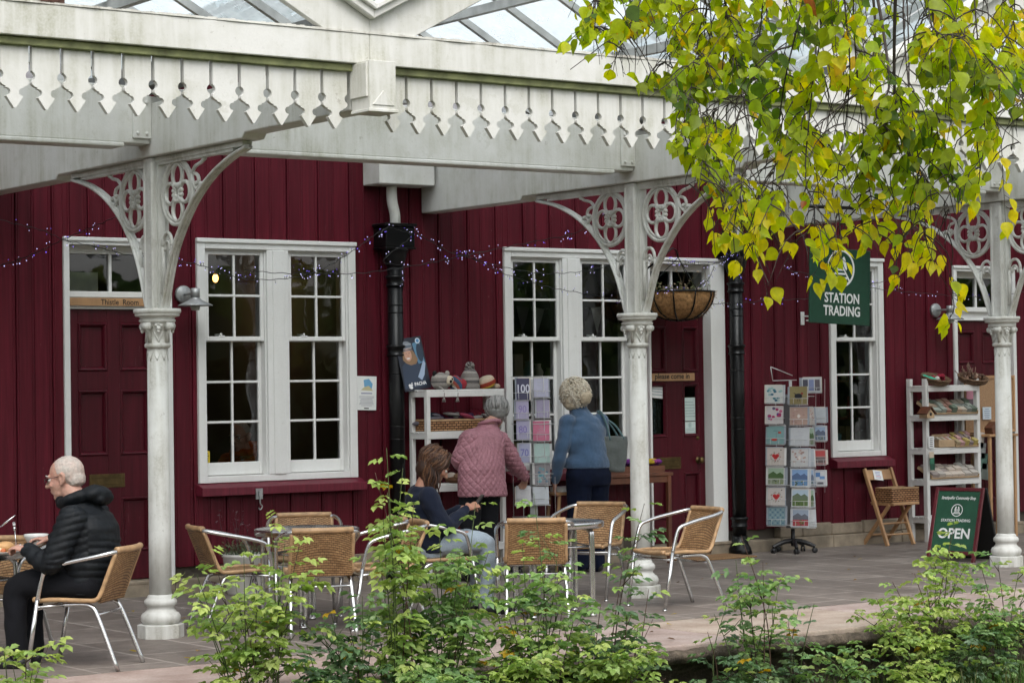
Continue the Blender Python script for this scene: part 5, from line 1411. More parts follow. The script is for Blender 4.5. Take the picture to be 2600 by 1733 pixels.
for a in ((-L/2, L/2, 0, .008, 0, H), (-L/2, L/2, W-.008, W, 0, H*1.7), (-L/2, -L/2+.008, .008, W-.008, 0, H), (L/2-.008, L/2, .008, W-.008, 0, H), (-L/2+.008, L/2-.008, .008, W-.008, 0, .008)): mb.b2(*a)
mb.build('crate', M['wood_pale'], t, .002)
mb = MB()
for i in range(5): mb.box((-.055+i*.028, .065, .055), (.024, .09, .06), rotx(.3), col=[(.6, .55, .45), (.3, .22, .15), (.55, .5, .42), (.4, .16, .12), (.62, .6, .55)][i])
mb.build('packets', M['print'], t)
t = thing('label_stand', 'small printed price card hung at the left of the third shelf', 'price card', (9.21, 2.34, .93))
mb = MB(); mb.b2(-.038, .038, -.002, 0, -.055, .055, col=(.7, .7, .7)); lines(mb, .03, .035, -.035, 5, .007, (.08, .08, .08), -.0032); mb.build('card', M['print'], t)
t = thing('bird_house', 'small brown wooden bird house hanging from the left of the shelves', 'bird house', (9.15, 2.33, 1.155))
mb = MB(); mb.prism([(-.05, 0), (.05, 0), (.05, .04), (0, .085), (-.05, .04)], lambda u, v, d: (u, d, v), -.05, .05); mb.build('box', M['wood_pale'], t, .002)
mb = MB(); 
for s in (-1, 1): mb.box((s*.034, -.0, .072), (.092, .125, .009), roty(s*.80))
mb.build('roof', M['wood_dark'], t); mb = MB(); mb.M = tr(0, -.051, .038) @ rotx(pi/2); mb.lathe([(.016, 0), (.016, .001)], 14); mb.build('hole', M['black_plastic'], t)
mb = MB(); mb.tube([(0, 0, .09), (.02, 0, .3)], .002, 4); mb.build('cord', M['black_plastic'], t)
t = thing('hanging_tags', 'row of green and cream tags hanging at the left of the shelves', 'tags', (9.20, 2.33, .80))
mb = MB()
for i, c in enumerate([(.55, .45, .35), (.04, .16, .1), (.02, .08, .05)]): mb.b2(-.03, .03, -.004-.004*i, -.001-.004*i, -.02-.055*i, .04-.055*i, col=c)
mb.build('tags', M['print'], t)
t = thing('hanging_bags', 'patterned gift bags hanging at the right of the white shelves', 'gift bags', (9.96, 2.42, .93))
mb = MB()
for i in range(4): mb.box((.015*i, .0, -.10*i), (.07+.01*i, .03, .15), roty(.16), col=[(.5, .46, .42), (.28, .3, .3), (.08, .16, .13), (.14, .16, .14)][i])
mb.build('bags', M['print'], t)
# cork board with papers on the far door
cb = thing('cork_board', 'cork notice board leaning on the far right door', 'notice board', (10.32, 2.62, 1.02))
mb = MB(); mb.b2(-.33, .33, 0, .02, 0, .5); mb.build('cork', simple('cork', (.33, .2, .11), .9, .2, 60, .2, 120), cb)
mb = MB(); 
for a in ((-.35, .35, -.012, .022, .5, .525), (-.35, .35, -.012, .022, -.025, 0), (-.35, -.33, -.012, .022, 0, .5), (.33, .35, -.012, .022, 0, .5)): mb.b2(*a)
mb.build('board_frame', M['wood'], cb)
t = thing('pinned_paper', 'pink paper pinned to the cork board', 'paper', (10.04, 2.605, 1.30)); mb = MB(); mb.b2(-.06, .06, -.002, 0, -.09, .11, col=(.6, .26, .34)); mb.b2(-.05, .05, -.004, -.003, -.1, .02, col=(.16, .12, .14)); mb.build('sheet', M['print'], t)
t = thing('pinned_paper', 'pale blue printed paper pinned to the cork board', 'paper', (10.26, 2.605, 1.18)); mb = MB(); mb.b2(-.06, .06, -.002, 0, -.06, .06, col=(.55, .62, .68)); lines(mb, .05, .04, -.04, 5, .006, (.2, .25, .35), -.0035); mb.build('sheet', M['print'], t)
st_ = thing('side_table', 'small wooden side table under the cork board', 'table', (10.16, 2.42, 0))
mb = MB(); mb.b2(-.2, .2, -.12, .16, .96, .985); mb.build('table_top', M['wood'], st_, .004)
for x in (-.17, .17):
    for y in (-.09, .13): mb = MB(); mb.b2(x-.015, x+.015, y-.015, y+.015, 0, .96); mb.build('leg', M['wood'], st_, .003)
t = thing('roof_block', 'small reddish wooden house ornament on the side table', 'ornament', (10.10, 2.38, .985)); mb = MB(); mb.prism([(-.06, 0), (.06, 0), (.075, .06), (0, .12), (-.075, .06)], lambda u, v, d: (u, d, v), -.05, .05); mb.build('house', M['wood_dark'], t, .003)

# ------------------------------------------------------------------ display tables in front of the second window
dt = thing('display_table', 'reddish wooden trestle table of knitwear beside the shop door', 'table', (5.55, 2.36, 0))
mb = MB(); mb.b2(-.42, .42, -.16, .2, .735, .765); mb.b2(-.40, .40, -.15, -.13, .68, .735); mb.b2(-.40, .40, .17, .19, .68, .735); mb.build('table_top', M['wood_dark'], dt, .004)
for x in (-.38, .38):
    for y in (-.14, .17): mb = MB(); mb.b2(x-.018, x+.018, y-.018, y+.018, 0, .734); mb.build('leg', M['wood_dark'], dt, .003)
t = thing('knitwear_tray', 'tray of purple and yellow knitwear on the reddish table', 'tray', (5.58, 2.33, .765))
mb = MB(); mb.b2(-.3, .3, -.12, .14, 0, .008)
for a in ((-.3, .3, -.125, -.117, .0, .06), (-.3, .3, .14, .148, .0, .06), (-.308, -.3, -.117, .14, 0, .06), (.3, .308, -.117, .14, 0, .06)): mb.b2(*a)
mb.build('tray', M['wood_dark'], t)
mb = MB(); rnd = random.Random(17)
for i in range(40): mb.ball((rnd.uniform(-.26, .26), rnd.uniform(-.1, .12), .045+rnd.uniform(0, .06)), (rnd.uniform(.04, .07), .03, .02), 10, 6, col=rnd.choice([(.16, .03, .2), (.24, .05, .26), (.5, .36, .04), (.1, .03, .14), (.5, .45, .45), (.3, .06, .2), (.05, .2, .22)]), M=rotz(rnd.uniform(-1, 1)))
mb.build('knitwear', M['knit'], t)
so_ = thing('stool', 'small pale wooden stool holding booklets by the narrow spinner', 'stool', (4.86, 2.20, 0), -.2)
mb = MB(); mb.b2(-.19, .19, -.12, .12, .62, .645); mb.build('seat', M['wood'], so_, .006, 2)
for x in (-1, 1):
    for y in (-1, 1): mb = MB(); mb.tube([(x*.13, y*.09, .62), (x*.18, y*.12, 0)], [.017, .013], 8); mb.build('leg', M['wood'], so_)
for i, (dx, dy, c, lab) in enumerate([(-.1, -.03, (.6, .58, .58), 'white booklets stacked at the left of the pale stool'), (.02, .0, (.42, .36, .34), 'open booklet in the middle of the pale stool'), (.11, -.04, (.5, .54, .6), 'blue grey booklets at the right of the pale stool')]):
    t = thing('booklet', lab, 'booklets', (4.86+dx, 2.20+dy, .646), .2*i, 'booklets on the stool')
    mb = MB()
    for k in range(4): mb.box((.004*k, .003*k, .006+.01*k), (.11, .15, .009), rotz(.1*k), col=c if k == 3 else (.66, .66, .64))
    mb.b2(-.03, .04, -.05, -.01, .0415, .0425, col=(.45, .1, .12) if i != 1 else (.2, .25, .4)); mb.b2(-.03, .04, .02, .05, .0415, .0425, col=(.15, .2, .35)); mb.build('booklet', M['print'], t)
t = thing('door_mat', 'brown coir mat at the half glazed shop door', 'mat', (6.5, 2.38, 0)); mb = MB(); mb.b2(-.38, .38, -.2, .2, .0, .014); mb.build('mat', simple('coir', (.24, .135, .06), .95, .3, 80, .8, 160), t, .004)

# ------------------------------------------------------------------ hanging basket and planter
M['coir'] = simple('coir_liner', (.34, .185, .075), .95, .5, 34, 1.0, 70)
hb = thing('hanging_basket', 'coir lined hanging basket of withered plants and lights by the shop door', 'hanging basket', (6.17, 2.33, 2.285))
R = .33
mb = MB(); rnd = random.Random(9)
def cl(u, v):
    a = u*2*pi; t = v*pi/2
    rr = (R-.006)*(cos(t)**.75)*(1+.035*mnoise.noise((cos(a)*4, sin(a)*4, v*5)))
    return (rr*cos(a), rr*sin(a)*.8, -.235*sin(t)**1.1+.006)
mb.grid(cl, 60, 14)
for i in range(420):                      # stray coir fibres
    a = rnd.uniform(0, 6.28); v = rnd.uniform(0, .85); p = Vector(cl(a/6.28, v)); d = Vector((cos(a), sin(a)*.8, -.2)).normalized()
    mb.tube([p, p+d*rnd.uniform(.008, .03)+Vector((rnd.uniform(-.02, .02), 0, rnd.uniform(-.02, .015)))], .0016, 3)
mb.build('coir_liner', M['coir'], hb)
wb = MB(); wb.tube([((R+.004)*cos(k*pi/20), (R+.004)*.8*sin(k*pi/20), .005) for k in range(40)], .008, 6, closed=True)
for q in range(10):
    a = q*2*pi/10+.2
    pts = [Vector(cl(a/(2*pi), v/10)) for v in range(11)]
    wb.tube([p*1.025+Vector((0, 0, -.004)) for p in pts], .0075, 5)
wb.lathe([(.05, -.225), (.05, -.245), (.001, -.25)], 12)
wb.build('wire_frame', M['black_iron'], hb)
ch = MB()
for q in range(3):
    a = q*2*pi/3+.5; ch.tube([(R*cos(a), R*.8*sin(a), 0), (0, 0, .30)], .0035, 5)
ch.tube([(0, 0, .3), (-.02, 0, .36), (-.06, .0, .38), (-.25, .30, .12)], .008, 6); ch.build('chain', M['black_iron'], hb)
fo = MB()
for i in range(46):
    a = rnd.uniform(0, 6.28); r = R*.85*sqrt(rnd.random()); p = Vector((r*cos(a), r*.8*sin(a), .0)); hgt = rnd.uniform(.03, .09)
    if p.x > .05 and i % 3 == 0: hgt = rnd.uniform(.15, .30)
    pts = [p]; d = Vector((rnd.uniform(-.3, .3), rnd.uniform(-.3, .3), 1))
    for k in range(4): d += Vector((rnd.uniform(-.4, .4), rnd.uniform(-.4, .4), 0)); pts.append(pts[-1]+d.normalized()*hgt/4)
    fo.tube(pts, [.003, .0025, .002, .0018, .001], 4, col=rnd.choice([(.12, .08, .04), (.2, .14, .08), (.08, .1, .03)]))
    for k in range(rnd.randint(3, 8)):
        q = pts[rnd.randint(1, 4)]+Vector((rnd.uniform(-.02, .02), rnd.uniform(-.02, .02), rnd.uniform(-.01, .02))); s = rnd.uniform(.008, .016); e1 = Vector((rnd.gauss(0, 1), rnd.gauss(0, 1), rnd.gauss(0, 1))).normalized(); e2 = e1.orthogonal().normalized()
        fo.add([q, q+e1*s+e2*s*.4, q+e1*s*2, q+e1*s-e2*s*.4], [(0, 1, 2, 3)], False, rnd.choice([(.05, .09, .02), (.1, .12, .04), (.2, .13, .07), (.3, .22, .14)]))
fo.build('foliage', M['painted'], hb)
pp_ = at(622, 1392, Y=2.28); pp_.z = 0
pt = thing('planter', 'cream bucket planter of heather and dark twigs under the left window', 'planter', (pp_.x, pp_.y, 0))
mb = MB(); mb.lathe([(.13, 0), (.135, .01), (.165, .27), (.172, .275), (.174, .295), (.163, .297), (.155, .27), (.001, .26)], 30); mb.build('bucket', simple('cream_enamel', (.6, .58, .54), .4, .12, 7), pt)
mb = MB()
for k in range(5):
    a = -1.9+k*.12; mb.tube([(.172*cos(a)*.97, .172*sin(a)*.97, .06+.03*k), (.18*cos(a+.2)*.95, .18*sin(a+.2)*.95, .22-.02*k)], .004, 4)
mb.build('bucket_motif', M['black_plastic'], pt)
pf = MB(); rnd = random.Random(31)
for i in range(70):
    a = rnd.uniform(0, 6.28); r = .15*sqrt(rnd.random()); p = Vector((r*cos(a), r*sin(a), .26)); tall = i % 7 == 0
    hgt = rnd.uniform(.22, .42) if tall else rnd.uniform(.05, .15); d = Vector((cos(a)*.5, sin(a)*.5, 1)); pts = [p]
    for k in range(5): d += Vector((rnd.uniform(-.25, .25), rnd.uniform(-.25, .25), 0)); pts.append(pts[-1]+d.normalized()*hgt/5)
    c0 = (.03, .012, .014) if tall else (.04, .06, .02)
    pf.tube(pts, [.003, .0026, .002, .002, .0016, .001], 4, col=c0)
    for k in range(16 if tall else 12):
        q = pts[rnd.randint(1, 5)]+Vector((rnd.uniform(-.03, .03), rnd.uniform(-.03, .03), rnd.uniform(-.02, .02))); s = rnd.uniform(.007, .014); e1 = Vector((rnd.gauss(0, 1), rnd.gauss(0, 1), rnd.gauss(0, 1))).normalized(); e2 = e1.orthogonal().normalized()
        pf.add([q, q+e1*s+e2*s*.35, q+e1*s*2.2, q+e1*s-e2*s*.35], [(0, 1, 2, 3)], False, rnd.choice([(.05, .022, .025), (.07, .03, .04)]) if tall else rnd.choice([(.05, .09, .03), (.08, .12, .04), (.04, .06, .02), (.12, .15, .08)]))
pf.build('foliage', M['painted'], pt)

# ------------------------------------------------------------------ fairy lights
mm = NM('fairy_bulb'); em = mm.n('ShaderNodeEmission'); em.inputs[0].default_value = (.62, .58, 1, 1); em.inputs[1].default_value = 1.0; M['bulb_cool'] = mm.done(em)
mm = NM('fairy_bulb_violet'); em = mm.n('ShaderNodeEmission'); em.inputs[0].default_value = (.22, .14, 1, 1); em.inputs[1].default_value = .9; M['bulb_violet'] = mm.done(em)
for k_ in ('bulb_cool', 'bulb_violet', 'warm_bulb'): M[k_].cycles.emission_sampling = 'NONE'
_bm = {}
for k_ in ('bulb_cool', 'bulb_violet'):
    b = MB(); b.ball((0, 0, 0), .0037, 6, 4); me = bpy.data.meshes.new('bulb'); me.from_pydata(b.v, [], b.f); me.materials.append(M[k_]); _bm[k_] = me
def lights(label, pts, n, y0=2.5, y1=None, seed=1, r=.0028):
    y1 = y0 if y1 is None else y1
    P = []
    for i, (x, y) in enumerate(pts):
        f = i/(len(pts)-1); P.append(at(x*KD, y*KD, Y=y0+(y1-y0)*f))
    t = thing('fairy_lights', label, 'string lights', P[0], group='fairy lights along the building')
    o = P[0]; W_ = [p-o for p in spline(P, 10)]
    rnd = random.Random(seed)
    mb = MB(); mb.tube([p+Vector((0, 0, .004*sin(i*1.3))) for i, p in enumerate(W_)], r, 5)
    for i in range(n):
        f = rnd.random()*(len(W_)-1.001); k = int(f); p = W_[k].lerp(W_[k+1], f-k); q = p+Vector((rnd.uniform(-.015, .015), -.006, rnd.choice([-1, 1])*rnd.uniform(.012, .034)))
        mb.tube([p, q], .0017, 4)
        b = bpy.data.objects.new('bulb', _bm['bulb_cool' if rnd.random() < .72 else 'bulb_violet']); put(b, t); b.location = q; s = rnd.uniform(.6, 1.15); b.scale = (s, s, s)
    mb.build('wire', M['black_plastic'], t); return t
lights('fairy lights rising from the left edge to the column bracket', [(-30, 620), (40, 597), (95, 575), (142, 551), (200, 527), (250, 505), (290, 487)], 26, 2.5, .45, 1)
lights('fairy lights sagging from the left edge across the fanlight of the left door', [(-30, 497), (40, 515), (100, 530), (150, 552), (205, 563), (270, 580), (330, 592)], 24, 2.56, 2.56, 2)
lights('fairy lights swagging across the left window up to the downpipe', [(395, 600), (440, 604), (500, 622), (560, 640), (640, 641), (705, 630), (760, 607), (815, 573), (855, 543), (885, 525)], 72, 2.54, 2.46, 3)
lights('fairy lights running straight from the left window past the downpipe', [(560, 620), (640, 627), (720, 627), (815, 628), (900, 618), (990, 603), (1060, 588), (1150, 570), (1240, 552), (1320, 535), (1395, 490)], 70, 2.54, .5, 4)
lights('fairy lights dropping from the downpipe over the middle window', [(948, 530), (990, 555), (1040, 582), (1085, 594), (1150, 625), (1200, 642), (1265, 660), (1330, 672), (1425, 690)], 64, 2.48, 2.54, 5)
lights('fairy lights level across the top panes of the middle window', [(1040, 578), (1100, 598), (1165, 615), (1240, 627), (1310, 626), (1370, 617), (1420, 604)], 34, 2.52, 2.52, 6)
lights('fairy lights along the shop door frame to the second downpipe', [(1530, 597), (1580, 605), (1640, 606), (1670, 588), (1700, 560), (1690, 600), (1705, 640)], 60, 2.45, 2.45, 7)
lights('fairy lights running from the shop door behind the hanging sign', [(1625, 698), (1700, 695), (1780, 690), (1870, 683), (1950, 664), (2010, 650), (2060, 640)], 44, 2.45, 2.52, 8)
lights('fairy lights sagging right of the hanging sign towards the last column', [(1800, 618), (1880, 634), (1960, 655), (2050, 667), (2130, 674), (2200, 680), (2270, 680), (2352, 670)], 50, 2.52, 2.5, 9)
lights('fairy lights wound round the top of the first downpipe', [(868, 545), (890, 522), (915, 528), (945, 540), (925, 560), (880, 600), (925, 612), (922, 650)], 26, 2.40, 2.42, 10)
lights('fairy lights tucked among the plants of the hanging basket', [(1488, 672), (1515, 668), (1545, 662), (1580, 668), (1610, 655), (1628, 640), (1640, 612)], 40, 2.06, 2.3, 11)
# ------------------------------------------------------------------ people
def skin_mat(name, base, red=(.5, .16, .12)):
    m = NM(name); v = m.coord(); n = m.noise(v, 9, 4); f = m.noise(v, 120, 3)
    c = m.mix(base, red, m.ramp(n, [(.4, 0.0), (.75, .35)]))
    c = m.mix(c, m.ramp(f, [(.3, .88), (.7, 1.06)]), 1.0, 'MULTIPLY')
    p = m.bsdf(c, .5, 0, .4, m.bump(f, .15, .002)); p.inputs['Subsurface Weight'].default_value = .12; p.inputs['Subsurface Radius'].default_value = (.02, .008, .005); p.inputs['Subsurface Scale'].default_value = .3
    return m.done(p)
M['skin_man'] = skin_mat('skin_ruddy', (.52, .31, .24)); M['skin_fair'] = skin_mat('skin_fair', (.5, .30, .22)); M['skin_tan'] = skin_mat('skin_tan', (.38, .2, .13))
def fabric(name, base, var=.2, rough=.85, b=.3, bs=160, sheen=0.2, sc=(1, 1, 1), big=7):
    m = NM(name); v = m.coord(scale=sc); n = m.noise(v, big, 5); f = m.noise(v, bs, 3)
    c = m.ramp(n, [(.3, tuple(x*(1-var) for x in base)), (.7, tuple(x*(1+var) for x in base))])
    c = m.mix(c, m.ramp(f, [(.3, .8), (.7, 1.15)]), 1.0, 'MULTIPLY')
    p = m.bsdf(c, rough, 0, .25, m.bump(m.math('ADD', f, m.math('MULTIPLY', n, .6)), b, .006)); p.inputs['Sheen Weight'].default_value = sheen
    return m.done(p)
M['puffer'] = fabric('black_puffer_nylon', (.0065, .0085, .011), .3, .62, .3, 60, .0)
M['trouser_black'] = fabric('black_trousers', (.005, .0055, .008), .3, .9, .3, sheen=0)
M['quilt'] = fabric('pink_quilted_nylon', (.33, .155, .185), .12, .5, .2, 90, .0)
M['blue_wool'] = fabric('blue_wool_jumper', (.055, .105, .185), .22, .95, .6, 190, .4)
M['navy'] = fabric('navy_trousers', (.0028, .006, .02), .3, .95, .3, sheen=0)
M['navy_top'] = fabric('navy_sweatshirt', (.009, .013, .028), .2, .95, .3, sheen=.05)
M['denim'] = fabric('pale_denim', (.3, .36, .42), .15, .9, .4, 220)
M['bag'] = fabric('grey_green_canvas', (.10, .113, .108), .12, .8, .3, 120)
M['strap'] = fabric('teal_strap', (.085, .15, .16), .12, .8, .3, 120)
M['hair'] = vcol('hair_strands', .45, .25, 90, .3, 300, .4)
M['shoe'] = vcol('shoe_leather', .5, .1, 40, .1)

def taper(mb, pts, rs, n=14, sq=None):
    """limb: tapered tube through the joints with round ends"""
    P = [Vector(p) for p in pts]
    if len(P) > 2:
        Q = spline(P, 6); R = []
        for i in range(len(P)-1):
            for k in range(6): R.append(rs[i]+(rs[i+1]-rs[i])*k/6)
        R.append(rs[-1])
    else: Q, R = P, list(rs)
    mb.tube(Q, R, n)
    mb.ball(P[0], rs[0], n, 8); mb.ball(P[-1], rs[-1], n, 8)
def loft(mb, secs, n=28):
    """body of elliptical sections (centre, rx, ry[, dir of rx])"""
    vs = []; S = []
    for i in range(len(secs)-1):
        for k in range(4):
            t = k/4; a, b = secs[i], secs[i+1]; tt = t*t*(3-2*t)
            c = Vector(a[0]).lerp(Vector(b[0]), t); S.append((c, a[1]+(b[1]-a[1])*tt, a[2]+(b[2]-a[2])*tt, (a[3] if len(a) > 3 else 0)*(1-t)+(b[3] if len(b) > 3 else 0)*t))
    a = secs[-1]; S.append((Vector(a[0]), a[1], a[2], a[3] if len(a) > 3 else 0))
    for c, rx, ry, ang in S:
        for k in range(n):
            q = 2*pi*k/n; x, y = rx*cos(q), ry*sin(q); ca, sa = cos(ang), sin(ang)
            vs.append(c+Vector((x*ca-y*sa, x*sa+y*ca, 0)))
    m = len(S)
    fs = [(i*n+k, i*n+(k+1) % n, (i+1)*n+(k+1) % n, (i+1)*n+k) for i in range(m-1) for k in range(n)]
    fs += [tuple(range(n-1, -1, -1)), tuple((m-1)*n+k for k in range(n))]
    mb.add(vs, fs, True)
def flesh(name, mb, mat, parent, voxel=.008, smooth=6, disp=None, after=1):
    """one continuous surface grown over the overlapping shapes"""
    me = bpy.data.meshes.new(name); me.from_pydata(mb.v, [], mb.f)
    o = bpy.data.objects.new(name, me); COL.objects.link(o)
    r = o.modifiers.new('r', 'REMESH'); r.mode = 'VOXEL'; r.voxel_size = voxel
    s = o.modifiers.new('s', 'SMOOTH'); s.factor = .5; s.iterations = smooth
    dg = bpy.context.evaluated_depsgraph_get(); nm = bpy.data.meshes.new_from_object(o.evaluated_get(dg))
    bpy.data.objects.remove(o); bpy.data.meshes.remove(me)
    nm.name = name
    if disp:
        ns = [v.normal.copy() for v in nm.vertices]
        for v, q in zip(nm.vertices, ns): v.co += q*disp(v.co, q)
    nm.polygons.foreach_set('use_smooth', [True]*len(nm.polygons)); nm.materials.clear(); nm.materials.append(mat); nm.update()
    o = bpy.data.objects.new(name, nm); return put(o, parent)
def hand(mb, w, fw, up, side, s=.9, curl=.5, spread=.1):
    """palm, four fingers of different length and a thumb; fw = along the hand, up = back of the hand, side=+1 thumb on cross(fw,up)"""
    fw = Vector(fw).normalized(); up = Vector(up); up = (up-fw*up.dot(fw)).normalized(); th = fw.cross(up)*side; w = Vector(w)
    Mx = Matrix((th, fw, up)).transposed()
    mb.ball(w+fw*.042*s, (.036*s, .048*s, .016*s), 14, 8, M=Mx); mb.ball(w+fw*.02*s+th*.012*s, (.026*s, .034*s, .018*s), 12, 8, M=Mx)
    taper(mb, [w-fw*.03*s, w+fw*.02*s], [.024*s, .026*s], 12)
    for i, (o, L) in enumerate(((.027, .070), (.009, .078), (-.009, .072), (-.026, .056))):
        p = w+fw*.078*s+th*o*s; d = (fw+th*(o*spread*30)).normalized(); pts = [p]
        for k in range(3):
            a = curl*(k+.6); dd = d*cos(a)-up*sin(a); pts.append(pts[-1]+dd*L*s*(.42, .32, .26)[k])
        taper(mb, pts, [.0095*s, .009*s, .0082*s, .0070*s], 9)
    p = w+fw*.022*s+th*.028*s; d = (fw*.65+th*.7-up*.25*(1+curl)).normalized(); q = p+d*.036*s
    d2 = (fw*.95+th*.15-up*.35*(1+curl)).normalized(); taper(mb, [p, q, q+d2*.03*s], [.0135*s, .011*s, .0085*s], 10)
    return w+fw*.08*s-up*.018*s
def head(mb, c, Rm, s=1.0, nose=1.0):
    f = lambda x, y, z: Vector(c)+Rm @ Vector((x*s, y*s, z*s))
    B = lambda p, r: mb.ball(f(*p), tuple(q*s for q in r), 20, 14, M=Rm)
    B((0, -.012, .028), (.070, .088, .080)); B((0, .022, -.018), (.058, .066, .070)); B((0, .034, -.060), (.045, .046, .042)); B((0, .060, -.088), (.022, .02, .018))
    B((0, .074, .024), (.046, .014, .011)); B((.034, .064, -.022), (.02, .017, .015)); B((-.034, .064, -.022), (.02, .017, .015))
    taper(mb, [f(0, .082, .014), f(0, .096, -.010), f(0, .104*nose, -.024)], [.007*s, .009*s, .012*s], 10); B((.011, .09, -.027), (.008, .009, .007)); B((-.011, .09, -.027), (.008, .009, .007))
    B((0, .080, -.051), (.020, .009, .0055)); B((0, .079, -.061), (.017, .009, .006))
    for q in (-1, 1):
        pts = [f(q*.069, .004, .016), f(q*.079, -.012, .024), f(q*.082, -.022, .008), f(q*.078, -.014, -.016), f(q*.069, .004, -.03)]
        taper(mb, pts, [.008*s, .009*s, .009*s, .009*s, .009*s], 8); B((q*.071, -.002, -.004), (.006, .016, .022))
    return f
def eyes(f, Rm, s, parent):
    e = MB()
    for q in (-1, 1): e.ball(f(q*.030, .071, .004), .0105*s, 10, 8, col=(.6, .58, .55)); e.ball(f(q*.030, .0795, .003), .0046*s, 8, 6, col=(.05, .035, .03))
    e.build('eyes', M['painted'], parent)
    b = MB()
    for q in (-1, 1): b.tube([f(q*.014, .089, .025), f(q*.03, .087, .031), f(q*.048, .073, .026)], .0035*s, 6)
    return b
def glasses(f, parent, s=1.0, mat=None):
    g = MB()
    for q in (-1, 1):
        g.tube([f(q*.030+.021*cos(a*pi/10), .094+.0*abs(cos(a)), .002+.015*sin(a*pi/10)) for a in range(20)], .0017, 5, closed=True)
        g.tube([f(q*.051, .093, .008), f(q*.066, .06, .012), f(q*.074, -.002, .014), f(q*.074, -.02, .004)], .0019, 5)
    g.tube([f(-.009, .095, .006), f(0, .098, .009), f(.009, .095, .006)], .0016, 5)
    g.build('glasses', mat or M['black_plastic'], parent)
def person(label, x, y, ang, group=None):
    return thing('person', label, 'person', (x, y, 0), ang, group)
def locks(mb, f, Rm, rnd, n, rad, cen, length, cols, r=.006, wave=.010, lower=-.35, face=.5):
    """strands of hair that follow the skull from the crown and then hang"""
    for i in range(n):
        a = rnd.uniform(-pi, pi); e = rnd.uniform(-.25, 1.45)
        d = Vector((cos(a)*cos(e), sin(a)*cos(e), sin(e)))
        if d.y > face and d.z < .72: continue
        tx = Vector((d.x*1.0+rnd.gauss(0, .12), d.y*.6-.25+rnd.gauss(0, .12), -1)); L = length*rnd.uniform(.7, 1.15); pts = []; lay = rnd.uniform(.98, 1.09); ph = rnd.uniform(0, 6.28); st = L/8/rad[2]
        off = Vector((0, 0, 0)); p = None
        for k in range(9):
            if d.z > lower:
                t = tx-d*tx.dot(d); t.normalize(); d2 = (d+t*st).normalized()
                if d2.y > face+.15: d2.y = face+.15; d2.normalize()
                d = d2; w = lay+.25*wave*sin(ph+k*1.3)/rad[0]*.6
                p = f(cen[0]+d.x*rad[0]*w, cen[1]+d.y*rad[1]*w, cen[2]+d.z*rad[2]*w)
            else:
                sd = Vector((-d.y, d.x, 0)); p = p+Vector((0, 0, -L/8))+Rm @ (sd*wave*.5*sin(ph+k*1.3))+Rm @ Vector((d.x, d.y, 0))*(.004*sin(ph+k))
            pts.append(p)
        mb.tube(pts, [r*.6, r, r, r, r, r, r*.9, r*.7, r*.3], 5, col=rnd.choice(cols))

# --- the seated man in the black jacket
mo = person('man with short white hair in a black puffer jacket eating at the left table', -.97, -1.06, face(-.69, .72))
Rm = (rotz(.06) @ rotx(-.20)).to_3x3()
b = MB(); hc = Vector((0, .098, 1.032)); hf = head(b, hc, Rm, 1.06)
taper(b, [(0, .07, .97), (0, .02, .90), (0, -.02, .84)], [.058, .058, .07])
loft(b, [((0, -.08, .40), .13, .10), ((0, -.07, .60), .13, .10), ((0, -.06, .80), .14, .09), ((0, -.03, .87), .08, .07)])
LS, LE, LW = Vector((-.175, -.01, .815)), Vector((-.235, .085, .590)), Vector((-.165, .255, .650))
RS, RE, RW = Vector((.175, -.01, .815)), Vector((.235, .09, .595)), Vector((.150, .245, .682))
for a, e, w in ((LS, LE, LW), (RS, RE, RW)): taper(b, [a, e, w], [.045, .036, .024])
hand(b, LW, (.22, .9, .18), (-.25, -.1, .96), 1, .95, .75, .05); hand(b, RW, (-.25, .9, .12), (.1, -.15, .98), -1, .95, .7, .08)
for s in (-1, 1): taper(b, [(s*.09, -.08, .455), (s*.11, .33, .455), (s*.115, .33, .09), (s*.115, .41, .045)], [.07, .05, .036, .025])
flesh('body', b, M['skin_man'], mo, .0055, 3)
bro = eyes(hf, Rm, 1.06, mo); bro.build('eyebrows', simple('white_brow', (.55, .53, .5), .8), mo); glasses(hf, mo)
hm = MB(); hm.ball(hf(0, -.020, .032), (.0785, .0935, .085), 24, 16, M=Rm); hm.ball(hf(0, -.055, -.012), (.068, .055, .062), 20, 12, M=Rm)
def crop(co, n):
    q = Rm.transposed() @ (co-hc)
    k = -.012*max(0, min(1, (q.y-.015-.25*max(0, q.z-.03))/.02))          # short hair stops at the hairline
    k -= .010*max(0, min(1, (-.045-q.z)/.03))
    return k+.0022*mnoise.noise(co*90)+.001*mnoise.noise(co*260)
def white_hair():
    m = NM('cropped_white_hair'); v = m.coord(); n = m.noise(v, 70, 4); bg_ = m.noise(v, 9, 3)
    c = m.mix((.5, .47, .43), (.62, .36, .29), m.ramp(bg_, [(.36, .05), (.66, .58)])); c = m.mix(c, m.ramp(n, [(.3, .72), (.7, 1.12)]), 1.0, 'MULTIPLY')
    return m.done(m.bsdf(c, .7, 0, .3, m.bump(n, .5, .003)))
flesh('hair', hm, white_hair(), mo, .006, 3, crop)
j = MB()
loft(j, [((0, -.045, .405), .17, .118), ((0, -.052, .46), .18, .135), ((0, -.055, .55), .190, .152), ((0, -.06, .66), .190, .140), ((0, -.068, .76), .195, .128), ((0, -.055, .83), .170, .108), ((0, -.02, .875), .11, .088), ((0, .01, .905), .085, .075)])
for a, e, w, rr in ((LS, LE, LW, 1), (RS, RE, RW, 1)): taper(j, [a, (a+e)/2+Vector((0, -.01, .01)), e, (e+w)/2+Vector((0, .0, -.012)), w-(w-e).normalized()*.012], [.084, .076, .068, .058, .042])
